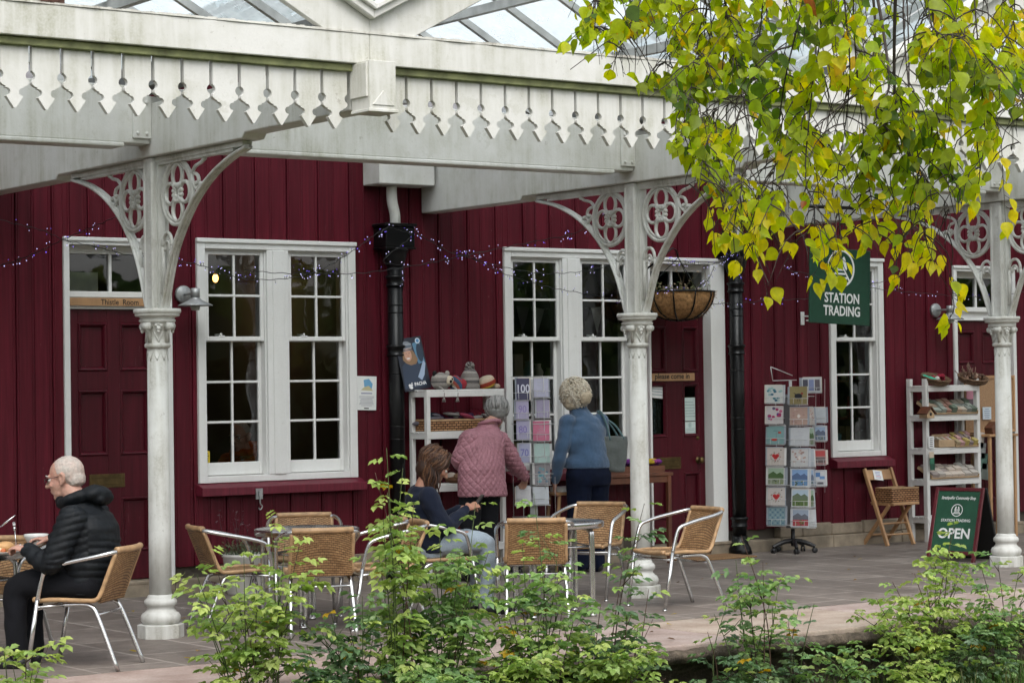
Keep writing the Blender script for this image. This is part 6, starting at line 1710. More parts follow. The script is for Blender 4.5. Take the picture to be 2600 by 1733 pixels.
def puff(co, n):
    s = abs(co.x)
    arm = s > .17 and co.y > -.10
    per = .040
    z = co.z+.02*sin(co.x*7)+.25*co.y*(1 if arm and co.z > .6 else 0)
    k = .0085*(abs(sin(pi*z/per))**.7-.6)
    if not arm and co.z > .70 and co.y < .02: k *= .12               # plain yoke across the shoulders
    if arm and co.z < .66 and co.y > .10: k = .004*sin(co.y*95+co.z*40)
    return k+.006*mnoise.noise(co*9)+.003*mnoise.noise(co*24)
flesh('jacket', j, M['puffer'], mo, .0075, 4, puff)
h = MB()
h.ball((0, -.075, .945), (.118, .088, .048), 20, 12); h.ball((0, -.105, .925), (.095, .065, .045), 18, 10)
h.tube([(.09*cos(a)*1.08, .02+.095*sin(a), .922+.028*(-sin(a))) for a in [pi*2*k/24 for k in range(24)]], .034, 10, closed=True)
flesh('hood', h, M['puffer'], mo, .007, 3, lambda co, n: .010*sin(co.x*34+co.z*46+co.y*30)*(.5+.5*mnoise.noise(co*11))+.009*mnoise.noise(co*22))
tr_ = MB()
loft(tr_, [((0, -.03, .392), .15, .105), ((0, -.045, .45), .168, .125), ((0, -.055, .52), .16, .12)])
for s in (-1, 1): taper(tr_, [(s*.09, -.07, .458), (s*.10, .14, .458), (s*.115, .325, .445), (s*.115, .345, .26), (s*.115, .335, .085)], [.092, .086, .074, .062, .055])
flesh('trousers', tr_, M['trouser_black'], mo, .0085, 5, lambda co, n: .006*mnoise.noise(Vector((co.x*10, co.y*16, co.z*16)))+.003*sin(co.y*60+co.z*50)*mnoise.noise(co*7))
sh = MB()
for s in (-1, 1): taper(sh, [(s*.115, .32, .035), (s*.118, .42, .03), (s*.12, .50, .024)], [.038, .038, .03])
flesh('shoes', sh, M['black_plastic'], mo, .007, 3)
def man_world(p): return Matrix.Translation(mo.location) @ rotz(mo.rotation_euler.z) @ Vector(p)
def cutlery(name, label, a, bb, fork=True):
    a, bb = Vector(a), Vector(bb); t = thing(name, label, 'cutlery', a, group='cutlery on the left table'); d = bb-a; sd = d.cross(Vector((0, 0, 1))).normalized(); dn = d.normalized(); mb = MB()
    mb.tube([(0, 0, 0), d*.65], [.0045, .003], 6)
    if fork:
        mb.ball(d*.72, (.009, .009, .012), 8, 6)
        for k in (-1.5, -.5, .5, 1.5): mb.tube([d*.72+sd*k*.0042, d+sd*k*.0042], .0013, 4)
    else: mb.tube([d*.65, d*.8, d], [.006, .007, .002], 6)
    mb.build('handle', M['alu'], t)
cutlery('fork', 'steel fork held upright in the left hand of the seated man', man_world((-.120, .335, .665)), man_world((-.105, .355, .80)))
cutlery('fork', 'steel fork held in the right hand of the seated man over the bowl', man_world((.115, .315, .68)), man_world((.07, .43, .645)))
cutlery('knife', 'steel knife standing up beside the plate at the left edge', man_world((-.02, .62, .66)), man_world((.03, .40, .83)), False)

# --- the seated woman with the phone
CH['wo'].location = (2.03, -.08, 0); CH['wo'].rotation_euler = (0, 0, face(.95, -.3))
wo_ = person('seated woman with brown hair and navy top looking down at her phone', 2.03, -.08, face(.95, -.3))
Rm = (rotz(-.05) @ rotx(-.62)).to_3x3()
b = MB(); hc = Vector((0, .0, .985)); hf = head(b, hc, Rm, .98)
taper(b, [(0, -.05, .93), (0, -.09, .86), (0, -.10, .80)], [.048, .05, .06])
loft(b, [((0, -.09, .40), .13, .10), ((0, -.09, .60), .12, .09), ((0, -.10, .76), .13, .08), ((0, -.09, .84), .07, .06)])
LS, LE, LW = Vector((-.15, -.09, .785)), Vector((-.20, .01, .60)), Vector((-.06, .185, .69))
RS, RE, RW = Vector((.15, -.09, .785)), Vector((.205, .0, .60)), Vector((.075, .185, .70))
for a, e, w in ((LS, LE, LW), (RS, RE, RW)): taper(b, [a, e, w], [.042, .034, .022])
hand(b, RW, (-.25, .9, .30), (.6, -.2, .6), -1, .86, .55, .05); hand(b, LW, (.25, .9, .22), (-.3, -.3, .8), 1, .86, .6, .05)
for s in (-1, 1): taper(b, [(s*.085, -.1, .46), (s*.1, .29, .475), (s*.11, .30, .09), (s*.11, .38, .045)], [.07, .05, .034, .025])
flesh('body', b, M['skin_tan'], wo_, .0055, 3)
bro = eyes(hf, Rm, .98, wo_); bro.build('eyebrows', simple('brown_brow', (.09, .05, .03), .8), wo_)
hm = MB(); B_ = lambda p, r: hm.ball(hf(*p), r, 20, 12, M=Rm)
B_((0, -.020, .040), (.086, .098, .080)); B_((.055, -.012, -.03), (.034, .06, .075)); B_((-.055, -.012, -.03), (.034, .06, .075)); B_((0, -.065, -.03), (.082, .055, .09))
flesh('hair', hm, simple('brown_hair_base', (.04, .018, .01), .5, .3, 40, .4, 120), wo_, .007, 3)
rnd = random.Random(41); hs_ = MB()
locks(hs_, hf, Rm, rnd, 520, (.098, .110, .095), (0, -.02, .03), .25, [(.05, .02, .010), (.075, .032, .016), (.03, .013, .008), (.13, .062, .03), (.055, .024, .012)], .0068, .034, -.5, .26)
hs_.build('hair_locks', M['hair'], wo_)
j = MB()
loft(j, [((0, -.075, .42), .175, .15), ((0, -.07, .50), .175, .155), ((0, -.075, .60), .165, .14), ((0, -.085, .70), .165, .130), ((0, -.10, .78), .155, .105), ((0, -.10, .83), .10, .08), ((0, -.095, .855), .07, .062)])
for a, e, w in ((LS, LE, LW), (RS, RE, RW)): taper(j, [a, (a+e)/2+Vector((0, -.015, 0)), e, (e+w)/2+Vector((0, 0, -.01)), w-(w-e).normalized()*.015], [.070, .062, .056, .046, .034])
folds = lambda k, a: (lambda co, n: k*mnoise.noise(Vector((co.x*8, co.y*10, co.z*16)))+a*mnoise.noise(co*24)+a*.8*sin(co.z*70+co.y*50+co.x*30)*max(0, mnoise.noise(co*6)))
flesh('sweatshirt', j, M['navy_top'], wo_, .0078, 5, folds(.010, .004))
tr_ = MB()
loft(tr_, [((0, -.10, .385), .165, .14), ((0, -.09, .45), .17, .14), ((0, -.08, .50), .15, .12)])
for s in (-1, 1): taper(tr_, [(s*.085, -.07, .465), (s*.095, .14, .475), (s*.108, .30, .463), (s*.11, .315, .27), (s*.11, .30, .085)], [.085, .08, .068, .056, .05])
flesh('jeans', tr_, M['denim'], wo_, .0085, 5, folds(.007, .003))
sh = MB()
for s in (-1, 1): taper(sh, [(s*.11, .29, .034), (s*.112, .38, .03), (s*.113, .455, .024)], [.036, .037, .028])
flesh('shoes', sh, M['black_plastic'], wo_, .007, 3)
pw = Matrix.Translation(wo_.location) @ rotz(wo_.rotation_euler.z)
q = pw @ Vector((.02, .275, .735))
t = thing('phone', 'dark mobile phone held by the brown haired woman', 'phone', q, wo_.rotation_euler.z)
mb = MB(); mb.M = rotx(.9) @ rotz(.0); mb.b2(-.033, .033, -.068, .068, -.004, .004); mb.build('handset', M['black_plastic'], t, .003)

# --- the woman in the blue jumper
bx, by = 4.87, 1.97
bl = person('standing woman with curly blonde hair, blue jumper and a shoulder bag', bx, by, 0)
Rm = (rotz(.12) @ rotx(-.55)).to_3x3()
b = MB(); hc = Vector((-.02, .145, 1.425)); hf = head(b, hc, Rm, 1.0)
taper(b, [(-.01, .12, 1.36), (0, .07, 1.29), (0, .04, 1.22)], [.05, .052, .065])
loft(b, [((.01, 0, .70), .14, .10), ((.01, -.01, .90), .14, .1), ((0, .02, 1.12), .14, .09), ((0, .06, 1.26), .08, .06)])
LS, LE, LW = Vector((-.165, .03, 1.205)), Vector((-.245, .03, .955)), Vector((-.225, .13, .735))
RS, RE, RW = Vector((.165, .03, 1.21)), Vector((.25, .10, .96)), Vector((.17, .30, .90))
for a, e, w in ((LS, LE, LW), (RS, RE, RW)): taper(b, [a, e, w], [.042, .036, .023])
hand(b, LW, (.10, .25, -.95), (-.9, .3, 0), 1, .9, .35, .1); hand(b, RW, (-.1, .9, -.1), (.1, 0, 1), -1, .9, .5, .1)
for s in (-1, 1): taper(b, [(s*.095, 0, .78), (s*.09, .015, .44), (s*.085, -.01, .07), (s*.09, .09, .04)], [.08, .055, .034, .026])
flesh('body', b, M['skin_fair'], bl, .0058, 3)
eyes(hf, Rm, 1.0, bl)
hm = MB(); hm.ball(hf(0, -.025, .03), (.098, .108, .098), 20, 14, M=Rm); hm.ball(hf(0, -.075, -.02), (.09, .06, .085), 18, 12, M=Rm); hm.ball(hf(-.078, -.012, -.06), (.055, .07, .075), 14, 10, M=Rm); hm.ball(hf(0, -.098, -.055), (.09, .055, .085), 14, 10, M=Rm); hm.ball(hf(.07, -.01, -.03), (.04, .06, .055), 14, 10, M=Rm)
flesh('hair', hm, simple('blonde_base', (.46, .38, .27), .6, .3, 40, .4, 120), bl, .008, 3, lambda co, n: .010*mnoise.noise(co*26))
rnd = random.Random(42); hs_ = MB()
for i in range(430):                     # curls
    while True:
        d = Vector((rnd.gauss(0, 1), rnd.gauss(0, 1), rnd.gauss(.1, .9))).normalized()
        if not (d.y > .45 and d.z < .5): break
    p = hf(d.x*.114-(.02 if d.z < -.2 else 0), -.036+d.y*.118, .002+d.z*.125); nr = (Rm @ d).normalized(); e1 = nr.orthogonal().normalized(); e2 = nr.cross(e1); a0 = rnd.uniform(0, 6.28); r0 = rnd.uniform(.012, .026)
    L = rnd.uniform(.04, .075); dn = Vector((0, -.1, -1)); dn = (dn-nr*dn.dot(nr)*.8)
    pts = [p+dn*L*(k/8)+(e1*cos(a0+k*.85)+e2*sin(a0+k*.85))*r0*(.5+k*.06)+nr*(.003+.008*sin(k*.9)) for k in range(9)]
    hs_.tube(pts, [.003]+[.0056]*7+[.002], 5, col=rnd.choice([(.60, .53, .41), (.66, .60, .49), (.54, .46, .35), (.70, .65, .55)]))
hs_.build('hair_curls', M['hair'], bl)
j = MB()
loft(j, [((.012, 0, .835), .204, .142), ((.012, -.005, .88), .204, .145), ((.008, -.01, .96), .180, .125), ((.0, .0, 1.06), .182, .122), ((0, .02, 1.15), .192, .118), ((0, .04, 1.22), .165, .10), ((0, .065, 1.275), .095, .08), ((-.005, .095, 1.325), .075, .07), ((-.012, .118, 1.385), .072, .066)])
for a, e, w in ((LS, LE, LW), (RS, RE, RW)): taper(j, [a, (a+e)/2+Vector((0, -.01, 0)), e, (e+w)/2, w-(w-e).normalized()*.012], [.074, .064, .058, .05, .038])
flesh('jumper', j, M['blue_wool'], bl, .0085, 5, lambda co, n: .008*mnoise.noise(Vector((co.x*6, co.y*6, co.z*14)))+.006*max(0, mnoise.noise(co*5))*sin(co.z*60+co.x*34)+.002*mnoise.noise(co*40))
tr_ = MB(); loft(tr_, [((.012, .0, .70), .196, .142), ((.012, -.01, .78), .203, .148), ((.012, 0, .86), .188, .13), ((.012, 0, .90), .16, .11)])
for s in (-1, 1): taper(tr_, [(s*.09+.01, -.005, .74), (s*.09+.008, .01, .45), (s*.082, -.01, .24), (s*.08, -.01, .06)], [.110, .09, .072, .064])
flesh('trousers', tr_, M['navy'], bl, .009, 5, folds(.006, .002))
sh = MB()
for s in (-1, 1): taper(sh, [(s*.085, -.035, .038), (s*.092, .06, .036), (s*.10, .13, .028)], [.036, .038, .03])
flesh('shoes', sh, M['black_plastic'], bl, .007, 3)
mb = MB()
for s in (-1, 1): mb.ball((s*.095, .05, .008), (.044, .105, .009), 14, 6, M=rotz(-s*.08), col=(.7, .7, .7)); [mb.tube([(s*.094-.03, -.03+.03*k, .045+.012), (s*.094, -.02+.03*k, .078-.006*k), (s*.094+.03, -.03+.03*k, .057)], .005, 5, col=(.72, .72, .72)) for k in range(4)]
mb.build('shoe_trim', M['shoe'], bl)
ht = thing('handbag', 'grey green shoulder bag with teal straps hanging from the woman in the blue jumper', 'handbag', (bx+.235, by-.07, .80))
g = MB(); loft(g, [((0, 0, 0), .085, .055), ((0, 0, .02), .10, .062), ((.0, 0, .15), .125, .058), ((.0, 0, .27), .135, .04), ((0, 0, .29), .132, .034)], 24)
flesh('bag_body', g, M['bag'], ht, .007, 4, lambda co, n: .008*mnoise.noise(co*12)+.004*sin(co.z*50+co.x*20)*mnoise.noise(co*5))
g = MB()
for o in (-.032, .032): g.tube(spline([(-.07, o, .26), (-.085, o*.9+.02, .38), (-.095, .055+o*.5, .475), (-.082, .10+o*.4, .492), (-.05, .13, .46), (.02, o*.9+.05, .38), (.075, o, .265)], 5), .009, 6)
g.build('strap', M['strap'], ht)

# --- the woman in the pink quilted jacket
px0, py0 = 3.80, 1.90
pk = person('standing grey haired woman in a pink quilted jacket reaching towards the birthday cards', px0, py0, 0)
A3 = lambda x, y, Y: at(x*KD, y*KD, Y=Y)-Vector((px0, py0, 0))
Rm = (rotz(-.62) @ rotx(-.50)).to_3x3()
b = MB(); hc = A3(1142, 946, 2.06); hf = head(b, hc, Rm, .98)
nk = A3(1122, 975, 2.0)
taper(b, [hc+Vector((-.02, -.03, -.05)), nk, nk+Vector((-.02, -.03, -.06))], [.048, .05, .06])
hip = A3(1103, 1125, 1.88); wst = A3(1106, 1075, 1.88); che = A3(1108, 1025, 1.93); sho = A3(1112, 990, 1.98)
loft(b, [(hip, .14, .1), (wst, .14, .1), (che, .13, .09), (sho, .09, .07)])
LS, LE, LW = A3(1078, 1010, 1.95), A3(1056, 1058, 1.97), A3(1085, 1085, 2.16)
RS, RE, RW = A3(1146, 1012, 1.98), A3(1180, 1062, 1.99), A3(1207, 1096, 2.04)
for a, e, w in ((LS, LE, LW), (RS, RE, RW)): taper(b, [a, e, w], [.042, .036, .024])
hand(b, RW, (.35, .65, -.55), (.65, -.2, .55), -1, .9, .5, .1); hand(b, LW, (.2, .9, 0), (-.3, 0, .9), 1, .9, .5, .1)
for s in (-1, 1): taper(b, [hip+Vector((s*.085, 0, -.02)), Vector((hip.x+s*.085, .0, .42)), Vector((hip.x+s*.085, -.02, .07)), Vector((hip.x+s*.09, .07, .04))], [.08, .055, .034, .026])
flesh('body', b, M['skin_fair'], pk, .0058, 3)
eyes(hf, Rm, .98, pk); glasses(hf, pk)
hm = MB(); hm.ball(hf(0, -.018, .036), (.084, .098, .084), 20, 14, M=Rm); hm.ball(hf(0, -.065, -.018), (.076, .05, .074), 18, 12, M=Rm)
flesh('hair', hm, simple('grey_hair_base', (.17, .17, .16), .55, .3, 40, .4, 120), pk, .007, 3, lambda co, n: .005*mnoise.noise(co*30))
hs_ = MB(); rnd = random.Random(43)
locks(hs_, hf, Rm, rnd, 460, (.089, .103, .091), (0, -.024, .024), .11, [(.26, .26, .25), (.18, .18, .175), (.36, .35, .34), (.12, .12, .115), (.3, .29, .28)], .0066, .006, -.75, .5)
hs_.build('hair_locks', M['hair'], pk)
hemc = A3(1107, 1139, 1.87)
j = MB()
loft(j, [(hemc, .205, .155), (hemc+Vector((0, 0, .03)), .205, .155), (wst, .192, .145), (wst.lerp(che, .5), .188, .142), (che, .186, .138), (che.lerp(sho, .55), .178, .125), (sho+Vector((0, 0, .005)), .135, .10), (nk.lerp(sho, .3), .085, .08), (nk+Vector((-.01, -.01, .012)), .07, .07)])
for a, e, w in ((LS, LE, LW), (RS, RE, RW)): taper(j, [a, (a+e)/2+Vector((0, -.01, 0)), e, (e+w)/2, w-(w-e).normalized()*.012], [.084, .074, .064, .052, .040])
def quilt(co, n):
    ax_ = wst; d = Vector((co.x-ax_.x, co.y-ax_.y)); arm_r = (co-RS).dot((RW-RS).normalized())
    onr = (co.x-wst.x) > .19 or (co-RE).length < .09 or (co-RW).length < .12
    if onr:
        u = (co-RS).dot((RW-RS).normalized()); v = (co-RS).dot((RW-RS).normalized().cross(Vector((0, 1, 0))))
    else: u = co.z; v = atan2(d.x, -d.y)*.17
    per = .056
    a = abs(((u+v*1.05)/per) % 1-.5); c = abs(((u-v*1.05)/per) % 1-.5)
    k = min(.5-a, .5-c)
    yoke = 1.0 if (u < sho.z-.02 or onr) else .25
    return (-.006+.0105*min(1, k*5.5)**.6)*yoke+.009*mnoise.noise(co*7)+.003*mnoise.noise(co*22)
flesh('quilted_jacket', j, M['quilt'], pk, .0062, 3, quilt)
c_ = MB(); c_.tube([nk+Vector((.078*cos(2*pi*k/24), .078*sin(2*pi*k/24)-.012, .012+.022*-sin(2*pi*k/24))) for k in range(24)], .017, 8, closed=True); flesh('collar', c_, M['quilt'], pk, .006, 2)
tr_ = MB(); loft(tr_, [(hip+Vector((0, 0, -.06)), .175, .13), (hip, .178, .13), (hip+Vector((0, 0, .08)), .16, .11)])
for s in (-1, 1): taper(tr_, [Vector((hip.x+s*.085, -.01, hip.z-.03)), Vector((hip.x+s*.085, 0, .42)), Vector((hip.x+s*.085, -.02, .22)), Vector((hip.x+s*.085, -.02, .06))], [.095, .078, .066, .062])
flesh('trousers', tr_, M['trouser_black'], pk, .009, 5, folds(.006, .002))
sh = MB()
for s in (-1, 1): taper(sh, [(hip.x+s*.087, -.04, .036), (hip.x+s*.092, .05, .034), (hip.x+s*.098, .12, .026)], [.036, .037, .029])
flesh('shoes', sh, M['black_plastic'], pk, .007, 3)

# a diner dimly seen through the left window
q = at(552*KD, 1002*KD, Y=3.75); dn = copy_tree(mo); dch = copy_tree(ch0)
dn.location = (q.x+.05, 3.75, .1); dn.rotation_euler = (0, 0, 2.1); dn['label'] = 'diner in an orange jumper seen dimly through the left window'
dch.location = dn.location; dch.rotation_euler = dn.rotation_euler; dch['label'] = 'wicker chair of the diner inside the left window'
M['orange_wool'] = fabric('orange_wool', (.42, .09, .02), .2, .9, .3)
for ch in dn.children:
    if ch.name.split('.')[0] in ('jacket', 'hood'):
        ch.data = ch.data.copy(); ch.data.materials[0] = M['orange_wool']
# ------------------------------------------------------------------ plants
def leaf_mat(name, trans=.35, rough=.45, warm=1.0):
    m = NM(name); v = m.coord(); n = m.noise(v, 45, 3)
    c = m.mix(m.attr(), m.ramp(n, [(.3, .78), (.7, 1.12)]), 1.0, 'MULTIPLY')
    p = m.bsdf(c, rough, 0, .35); t = m.n('ShaderNodeBsdfTranslucent')
    hv = m.n('ShaderNodeHueSaturation'); hv.inputs['Saturation'].default_value = 1.15; hv.inputs['Value'].default_value = 1.5*warm; m.l(c, hv.inputs['Color']); m.l(hv.outputs[0], t.inputs[0])
    mx = m.n('ShaderNodeMixShader'); mx.inputs[0].default_value = trans; m.l(p.outputs[0], mx.inputs[1]); m.l(t.outputs[0], mx.inputs[2])
    return m.done(mx)
M['rose_leaf'] = leaf_mat('rose_leaf', .4); M['birch_leaf'] = leaf_mat('autumn_leaf', .62, .42, 1.1)
M['rose_stem'] = vcol('rose_stem', .7, .2, 60, .1); M['twig'] = simple('dark_twig_bark', (.028, .02, .016), .8, .3, 30, .3)
M['bark'] = stone_mat('tree_bark', (.05, .04, .03), (.12, .10, .085), (.25, .23, .2), 6, .7)
Z3 = Vector((0, 0, 1))
def leaflet(mb, p, d, nr, L, Wd, col, fold=.22, droop=.15):
    d = d.normalized(); s = d.cross(nr)
    if s.length < .01: s = d.orthogonal()
    s.normalize(); nn = s.cross(d).normalized()
    a = p+d*L*.32-nn*L*.02; b = p+d*L*.68-nn*L*droop*.4; t = p+d*L-nn*L*droop
    w1, w2 = Wd*.48, Wd*.42; up = nn*Wd*fold
    mb.add([p, a+s*w1+up, b+s*w2+up, t, b-s*w2+up, a-s*w1+up], [(0, 1, 2, 3), (0, 3, 4, 5)], False, col)
ROSE = {'lime': [(.28, .37, .10), (.22, .32, .095), (.35, .42, .13)], 'mid': [(.18, .285, .105), (.21, .32, .105), (.14, .24, .10), (.27, .36, .12)], 'dark': [(.11, .19, .09), (.14, .225, .095), (.12, .185, .11), (.18, .26, .11)]}
def pinnate(mb, p, az, rnd, cols, size=1.0, el=.25):
    d = Vector((cos(az)*cos(el), sin(az)*cos(el), sin(el))); L = .1*size*rnd.uniform(.75, 1.25); col = rnd.choice(cols); k = rnd.uniform(.8, 1.2); col = tuple(c*k*1.16 for c in col)
    if rnd.random() < .012: col = (.42, .27, .02)
    n = 2; q = p.copy(); dd = d.copy(); nr = (Z3*1.0+Vector((rnd.gauss(0, .3), rnd.gauss(0, .3), 0))).normalized()
    for i in range(n):
        dd = (dd+Vector((0, 0, -.13))).normalized(); q2 = q+dd*L/n; sd = dd.cross(nr).normalized()
        for s in (-1, 1):
            leaflet(mb, q2-dd*.004, (dd*.55+sd*s*.85+Vector((0, 0, -.12))).normalized(), nr, .050*size*rnd.uniform(.75, 1.25), .036*size, col)
        q = q2
    leaflet(mb, q, dd+Vector((0, 0, -.15)), nr, .058*size, .041*size, col)
    return q
def shrub(label, base_px, tips, Y, tone='mid', leaves=12, size=1.0, seed=1, low=.45, name='rose_bush', group='rose bushes along the platform edge', twigs=2, bz=None):
    leaves = max(5, int(leaves*.66)); rnd = random.Random(seed); bx_ = at(base_px*KD, 1720, Y=Y).x; gz = ground_z(bx_, Y) if bz is None else bz
    t = thing(name, label, 'shrub', (bx_, Y, gz), group=group); o = Vector((bx_, Y, gz)); st = MB(); lf = MB(); cols = ROSE[tone]
    for (x, y) in tips:
        yy = Y+rnd.uniform(-.22, .22); tip = at(x*KD, y*KD, Y=yy)-o; b0 = Vector((rnd.uniform(-.07, .07)+tip.x*.12, rnd.uniform(-.07, .07), -.02))
        mid = b0.lerp(tip, .5)+Vector((rnd.uniform(-.04, .04)-tip.x*.12, rnd.uniform(-.05, .05), .04)); pts = spline([b0, mid, tip], 9); n = len(pts); H = (tip-b0).length
        sc = rnd.choice([(.06, .09, .025), (.09, .05, .035), (.05, .035, .025), (.07, .1, .03)])
        st.tube(pts, [.0052*(1-.72*i/(n-1)) for i in range(n)], 5, col=sc)
        L0 = max(0, 1-max(.40, low*H)/H) if H > .45 else .1
        for k in range(leaves):
            f = L0+(1-L0)*((k+rnd.random())/leaves)**.85; i = min(n-2, int(f*(n-1))); p = pts[i].lerp(pts[i+1], f*(n-1)-i)
            pinnate(lf, p, rnd.uniform(0, 6.28), rnd, cols if f < .75 or tone == 'lime' or rnd.random() < .6 else ROSE['lime'], size*(1.05-.25*f)*rnd.uniform(.85, 1.15), rnd.uniform(.0, .65))
        for k in range(twigs):
            f = rnd.uniform(max(.25, L0*.7), .92); i = min(n-2, int(f*(n-1))); p = pts[i]; a = rnd.uniform(0, 6.28); d = Vector((cos(a), sin(a), rnd.uniform(.4, 1.3))).normalized(); L = rnd.uniform(.08, .19)
            q = [p, p+d*L*.5, p+d*L+Vector((0, 0, .012))]; st.tube(q, [.003, .0024, .0014], 4, col=sc)
            for m_ in range(5): pinnate(lf, q[0].lerp(q[2], .3+.7*m_/4), rnd.uniform(0, 6.28), rnd, cols, size*.95, rnd.uniform(-.1, .6))
    st.build('stems', M['rose_stem'], t); lf.build('leaves', M['rose_leaf'], t); return t
shrub('low bush with a few yellow leaves at the bottom left corner', 40, [(8, 1482), (60, 1492), (100, 1502), (30, 1530), (75, 1535), (15, 1555), (110, 1560), (-20, 1500)], -2.95, 'lime', 9, .95, 1)
shrub('bright green rose bush in front of the middle table and left chair', 610, [(490, 1272), (452, 1318), (560, 1268), (622, 1182), (655, 1240), (690, 1238), (590, 1335), (540, 1335), (640, 1312), (700, 1300), (470, 1410), (560, 1400), (650, 1385), (520, 1440), (610, 1430), (440, 1345)], -2.85, 'lime', 12, 1.0, 2)
shrub('dark green rose bush between the two tallest bushes left of centre', 800, [(760, 1400), (832, 1368), (800, 1425), (740, 1450), (862, 1430), (705, 1485), (780, 1490), (840, 1500), (890, 1470), (670, 1520)], -2.9, 'dark', 13, 1.0, 3)
shrub('tallest rose stem with lime leaves rising in front of the white shelves', 930, [(888, 1028), (925, 1075), (862, 1085), (890, 1130), (915, 1165), (880, 1190), (950, 1158), (900, 1225), (870, 1268)], -2.9, 'lime', 15, 1.02, 4, low=.6)
shrub('dense mid green rose bush hiding the seated woman below the waist', 1020, [(962, 1245), (1010, 1228), (1058, 1255), (1000, 1300), (905, 1295), (1092, 1155), (1122, 1268), (930, 1345), (1040, 1345), (985, 1390), (1075, 1330), (1100, 1300), (1130, 1340), (1062, 1290), (1095, 1400), (900, 1400), (960, 1440), (1050, 1420)], -2.85, 'mid', 13, 1.0, 5, low=.5)
shrub('rose bush with one thin upright shoot in front of the right hand chair', 1215, [(1150, 1292), (1200, 1248), (1226, 1132), (1282, 1258), (1250, 1310), (1312, 1305), (1190, 1345), (1330, 1365), (1130, 1360), (1235, 1380), (1290, 1400), (1170, 1420)], -2.9, 'mid', 13, 1.0, 6, low=.5)
shrub('loose rose bush in front of the foot of the middle column', 1410, [(1480, 1155), (1452, 1245), (1430, 1305), (1490, 1352), (1380, 1385), (1350, 1445), (1440, 1405), (1400, 1455), (1500, 1420), (1465, 1440)], -2.88, 'dark', 12, 1.0, 7)
for i, (xa, tips, tn, lab) in enumerate([(760, [(700, 1555), (760, 1540), (820, 1550), (880, 1530), (720, 1590), (850, 1585)], 'dark', 'low dark bush spreading along the bottom edge left of centre'),
        (1000, [(930, 1510), (980, 1480), (1040, 1500), (1090, 1470), (950, 1560), (1010, 1550), (1070, 1560)], 'mid', 'low green bush at the bottom centre below the seated woman'),
        (1200, [(1120, 1480), (1170, 1460), (1230, 1440), (1280, 1470), (1140, 1530), (1210, 1520), (1270, 1530), (1180, 1570)], 'lime', 'low bright bush at the bottom centre below the right hand table'),
        (1390, [(1320, 1480), (1370, 1470), (1420, 1490), (1480, 1480), (1340, 1540), (1410, 1540), (1470, 1540), (1530, 1556)], 'lime', 'low bright bush at the bottom edge under the middle column')]):
    shrub(lab, xa, tips, -3.05, tn, 14, .95, 20+i, low=.6, twigs=4)
shrub('slender upright rose bush standing alone right of the last wicker chair', 1745, [(1702, 1228), (1690, 1285), (1752, 1290), (1720, 1345), (1790, 1325), (1770, 1375), (1700, 1395)], -2.8, 'mid', 10, 1.0, 8, low=.45)
shrub('small thin rose stem at the coping below the lone wicker chair', 1660, [(1640, 1408), (1668, 1392), (1625, 1450), (1690, 1460)], -2.75, 'dark', 7, .9, 9, low=.3, twigs=1)
shrub('small dark sprig with an orange leaf right of the slender rose bush', 1835, [(1835, 1392), (1870, 1385), (1810, 1425)], -2.75, 'dark', 7, .9, 10, low=.25, twigs=1)
shrub('broad rose bush in front of the A board at the right', 2140, [(2192, 1205), (2150, 1288), (2222, 1290), (2100, 1315), (2050, 1335), (2012, 1372), (2130, 1355), (2200, 1345), (2000, 1440), (1962, 1405), (2080, 1400), (2160, 1410), (2040, 1430), (2230, 1375), (2180, 1260)], -2.75, 'lime', 13, .95, 11, low=.4)
shrub('tangled rose bush at the right edge below the last column', 2300, [(2255, 1305), (2292, 1292), (2340, 1312), (2262, 1365), (2345, 1380), (2310, 1420), (2270, 1440), (2365, 1340), (2330, 1465), (2250, 1480)], -2.78, 'mid', 12, .95, 12, low=.4)
shrub('low straggling bush with yellow leaves at the bottom right', 1950, [(1890, 1500), (1940, 1510), (1990, 1490), (2030, 1520), (1870, 1550), (1960, 1555)], -2.85, 'mid', 8, .9, 13, low=.3)
shrub('low green bush under the platform edge at the bottom right', 1760, [(1700, 1532), (1720, 1556), (1780, 1548), (1830, 1555), (1650, 1558), (1600, 1566)], -2.9, 'dark', 9, .95, 14, low=.4)
shrub('low tangle of stems at the bottom right corner', 2280, [(2180, 1500), (2220, 1480), (2300, 1500), (2340, 1520), (2130, 1520), (2260, 1540)], -2.95, 'dark', 9, .9, 15, low=.4)

shrub('leafy bush with pale tips at the bottom edge below the A board', 2100, [(2040, 1490), (2090, 1470), (2150, 1480), (2060, 1540), (2120, 1545), (2190, 1550), (2010, 1550)], -2.95, 'lime', 11, .95, 31, low=.4)
# grass under the platform face
mb = MB(); rnd = random.Random(51)
for i in range(15000):
    X = rnd.uniform(-2.5, 7.5); Y = -2.35-2.6*rnd.random()**1.6; z = ground_z(X, Y); a = rnd.uniform(0, 6.28); h_ = rnd.uniform(.06, .19)*(1+.7*max(0, mnoise.noise((X*1.5, Y*1.5, 2)))); w = rnd.uniform(.0025, .005); ln = rnd.uniform(.1, .6)*h_
    dx, dy = cos(a), sin(a); p = Vector((X, Y, z)); s = Vector((-dy, dx, 0))*w; m_ = p+Vector((dx*ln*.3, dy*ln*.3, h_*.6)); t = p+Vector((dx*ln, dy*ln, h_))
    mb.add([p-s, p+s, m_+s*.8, t, m_-s*.8], [(0, 1, 2, 4), (4, 2, 3)], False, rnd.choice([(.05, .11, .02), (.07, .14, .03), (.1, .15, .035), (.13, .13, .05), (.04, .08, .02)]))
g_ = mb.build('grass', M['rose_leaf']); tag(g_, kind='stuff')

